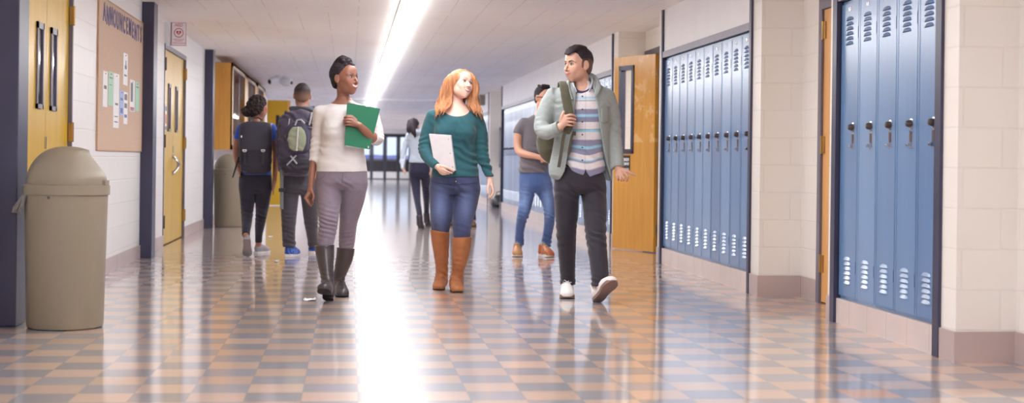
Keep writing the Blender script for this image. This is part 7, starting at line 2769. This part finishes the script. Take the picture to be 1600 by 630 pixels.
    for sx in (-1, 1):
        ring = []
        for k in range(20):
            t = 2 * math.pi * k / 20
            ring.append(head.w(sx * .150 + .098 * math.copysign(abs(math.cos(t)) ** .7, math.cos(t)), .405 - .06 * abs(.150 + sx * 0 - .15) , .012 + .070 * math.copysign(abs(math.sin(t)) ** .7, math.sin(t))))
        mb.tube(ring, .0042, 6, 0, True)
        mb.tube([head.w(sx * .248, .40, .04), head.w(sx * .335, .33, .045), head.w(sx * .362, .08, .035), head.w(sx * .362, -.04, .01)], .0036, 6)
    mb.tube([head.w(-.055, .42, .03), head.w(0, .435, .04), head.w(.055, .42, .03)], .0036, 6)
    gl = mb.build('glasses', M['black'], o, smooth=True)
    mb = MB()
    for sx in (-1, 1):
        mb.prism([Vector(head.w(sx * .150 + .094 * math.copysign(abs(math.cos(t)) ** .7, math.cos(t)), .404, .012 + .066 * math.copysign(abs(math.sin(t)) ** .7, math.sin(t)))) for t in [2 * math.pi * k / 20 for k in range(20)]], Vector(head.R[1] * .0015))
    mb.build('lenses', M['glass'], gl)


# ---- somebody far away, all but hidden behind the red-haired woman
def person_hidden():
    P = Person('person', 21.6, 'person in dark trousers and brown shoes almost hidden behind the red-haired woman', at(722, 352, 21.6))
    top = P.rows([(258, 705, 738, .115, .0), (240, 706, 737, .11, .0), (220, 704, 739, .11, .0), (208, 704, 739, .10, .0), (203, 711, 732, .075, .0), (200, 716, 727, .06, .0)])
    slL = [(705.5, 209, .0, 5.2), (702.5, 225, .02, 4.8), (702.5, 240, .0, 4.4), (704, 256, -.04, 3.6)]
    slR = [(737.5, 209, .0, 5.2), (740, 225, .02, 4.8), (739, 240, .0, 4.4), (737, 256, -.04, 3.6)]
    hips = P.rows([(278, 705, 738.5, .105, .0), (270, 704.5, 739, .118, .0), (258, 706, 738, .11, .0)])
    legL = [(713, 275, .0, (8, 9)), (711, 300, .08, (6.6, 8)), (708.5, 325, .20, (5.5, 6.5)), (707, 344, .29, (5, 6))]
    legR = [(730.5, 275, .0, (8, 9)), (733.5, 300, -.04, (6.6, 8)), (737, 325, -.10, (5.4, 6.4)), (739.2, 345, -.145, (4.9, 6))]
    head = Head(P.p(722, 188, .0), .215, math.radians(10), math.radians(-20), 0, True, 0, (196, 150, 130), (160, 90, 86), (44, 36, 40), open_mouth=False)
    neck = [(722, 194, .0, 4.6), (722, 205, .0, 5)]
    hL = simple_hand((704, 257, -.04), (705, 268, -.06), 1, .012, .009)
    hR = simple_hand((737, 257, -.04), (736, 268, -.06), -1, .012, .009)
    o = skin_body(P, head, merge_rows(top, hips[1:2], .012), [shrink(slL, .010, P), shrink(slR, .010, P), shrink(legL, .010, P), shrink(legR, .010, P)], neck, [hL, hR], .009, .005)
    F = cloth_field(P, top, [slL, slR], .007, .03)
    garment('sweater', F, M['knit'], o, col(70, 68, 80), soft(.004))
    F = cloth_field(P, hips, [legL, legR], .007, .02)
    garment('trousers', F, M['denim'], o, col(48, 48, 66), soft(.005))
    for u, v, dx in ((705.5, 352, -.03), (741.5, 354.5, .10)):
        toe = ground(u, v); heel = toe + V(-dx, .23, 0)
        make_shoe(P, heel, toe, .26, col(116, 84, 60), M['suede'], M['brownsole'], 'shoe', h=.005, hgt=1.3)
    F = hair_cap(head, .005)
    hair_mesh('hair', F, o, col(52, 44, 48), soft(.006, 50))

for figure in (woman_white, woman_teal, man_jacket, woman_pack, man_pack, woman_far, man_tee, person_hidden):
    figure()
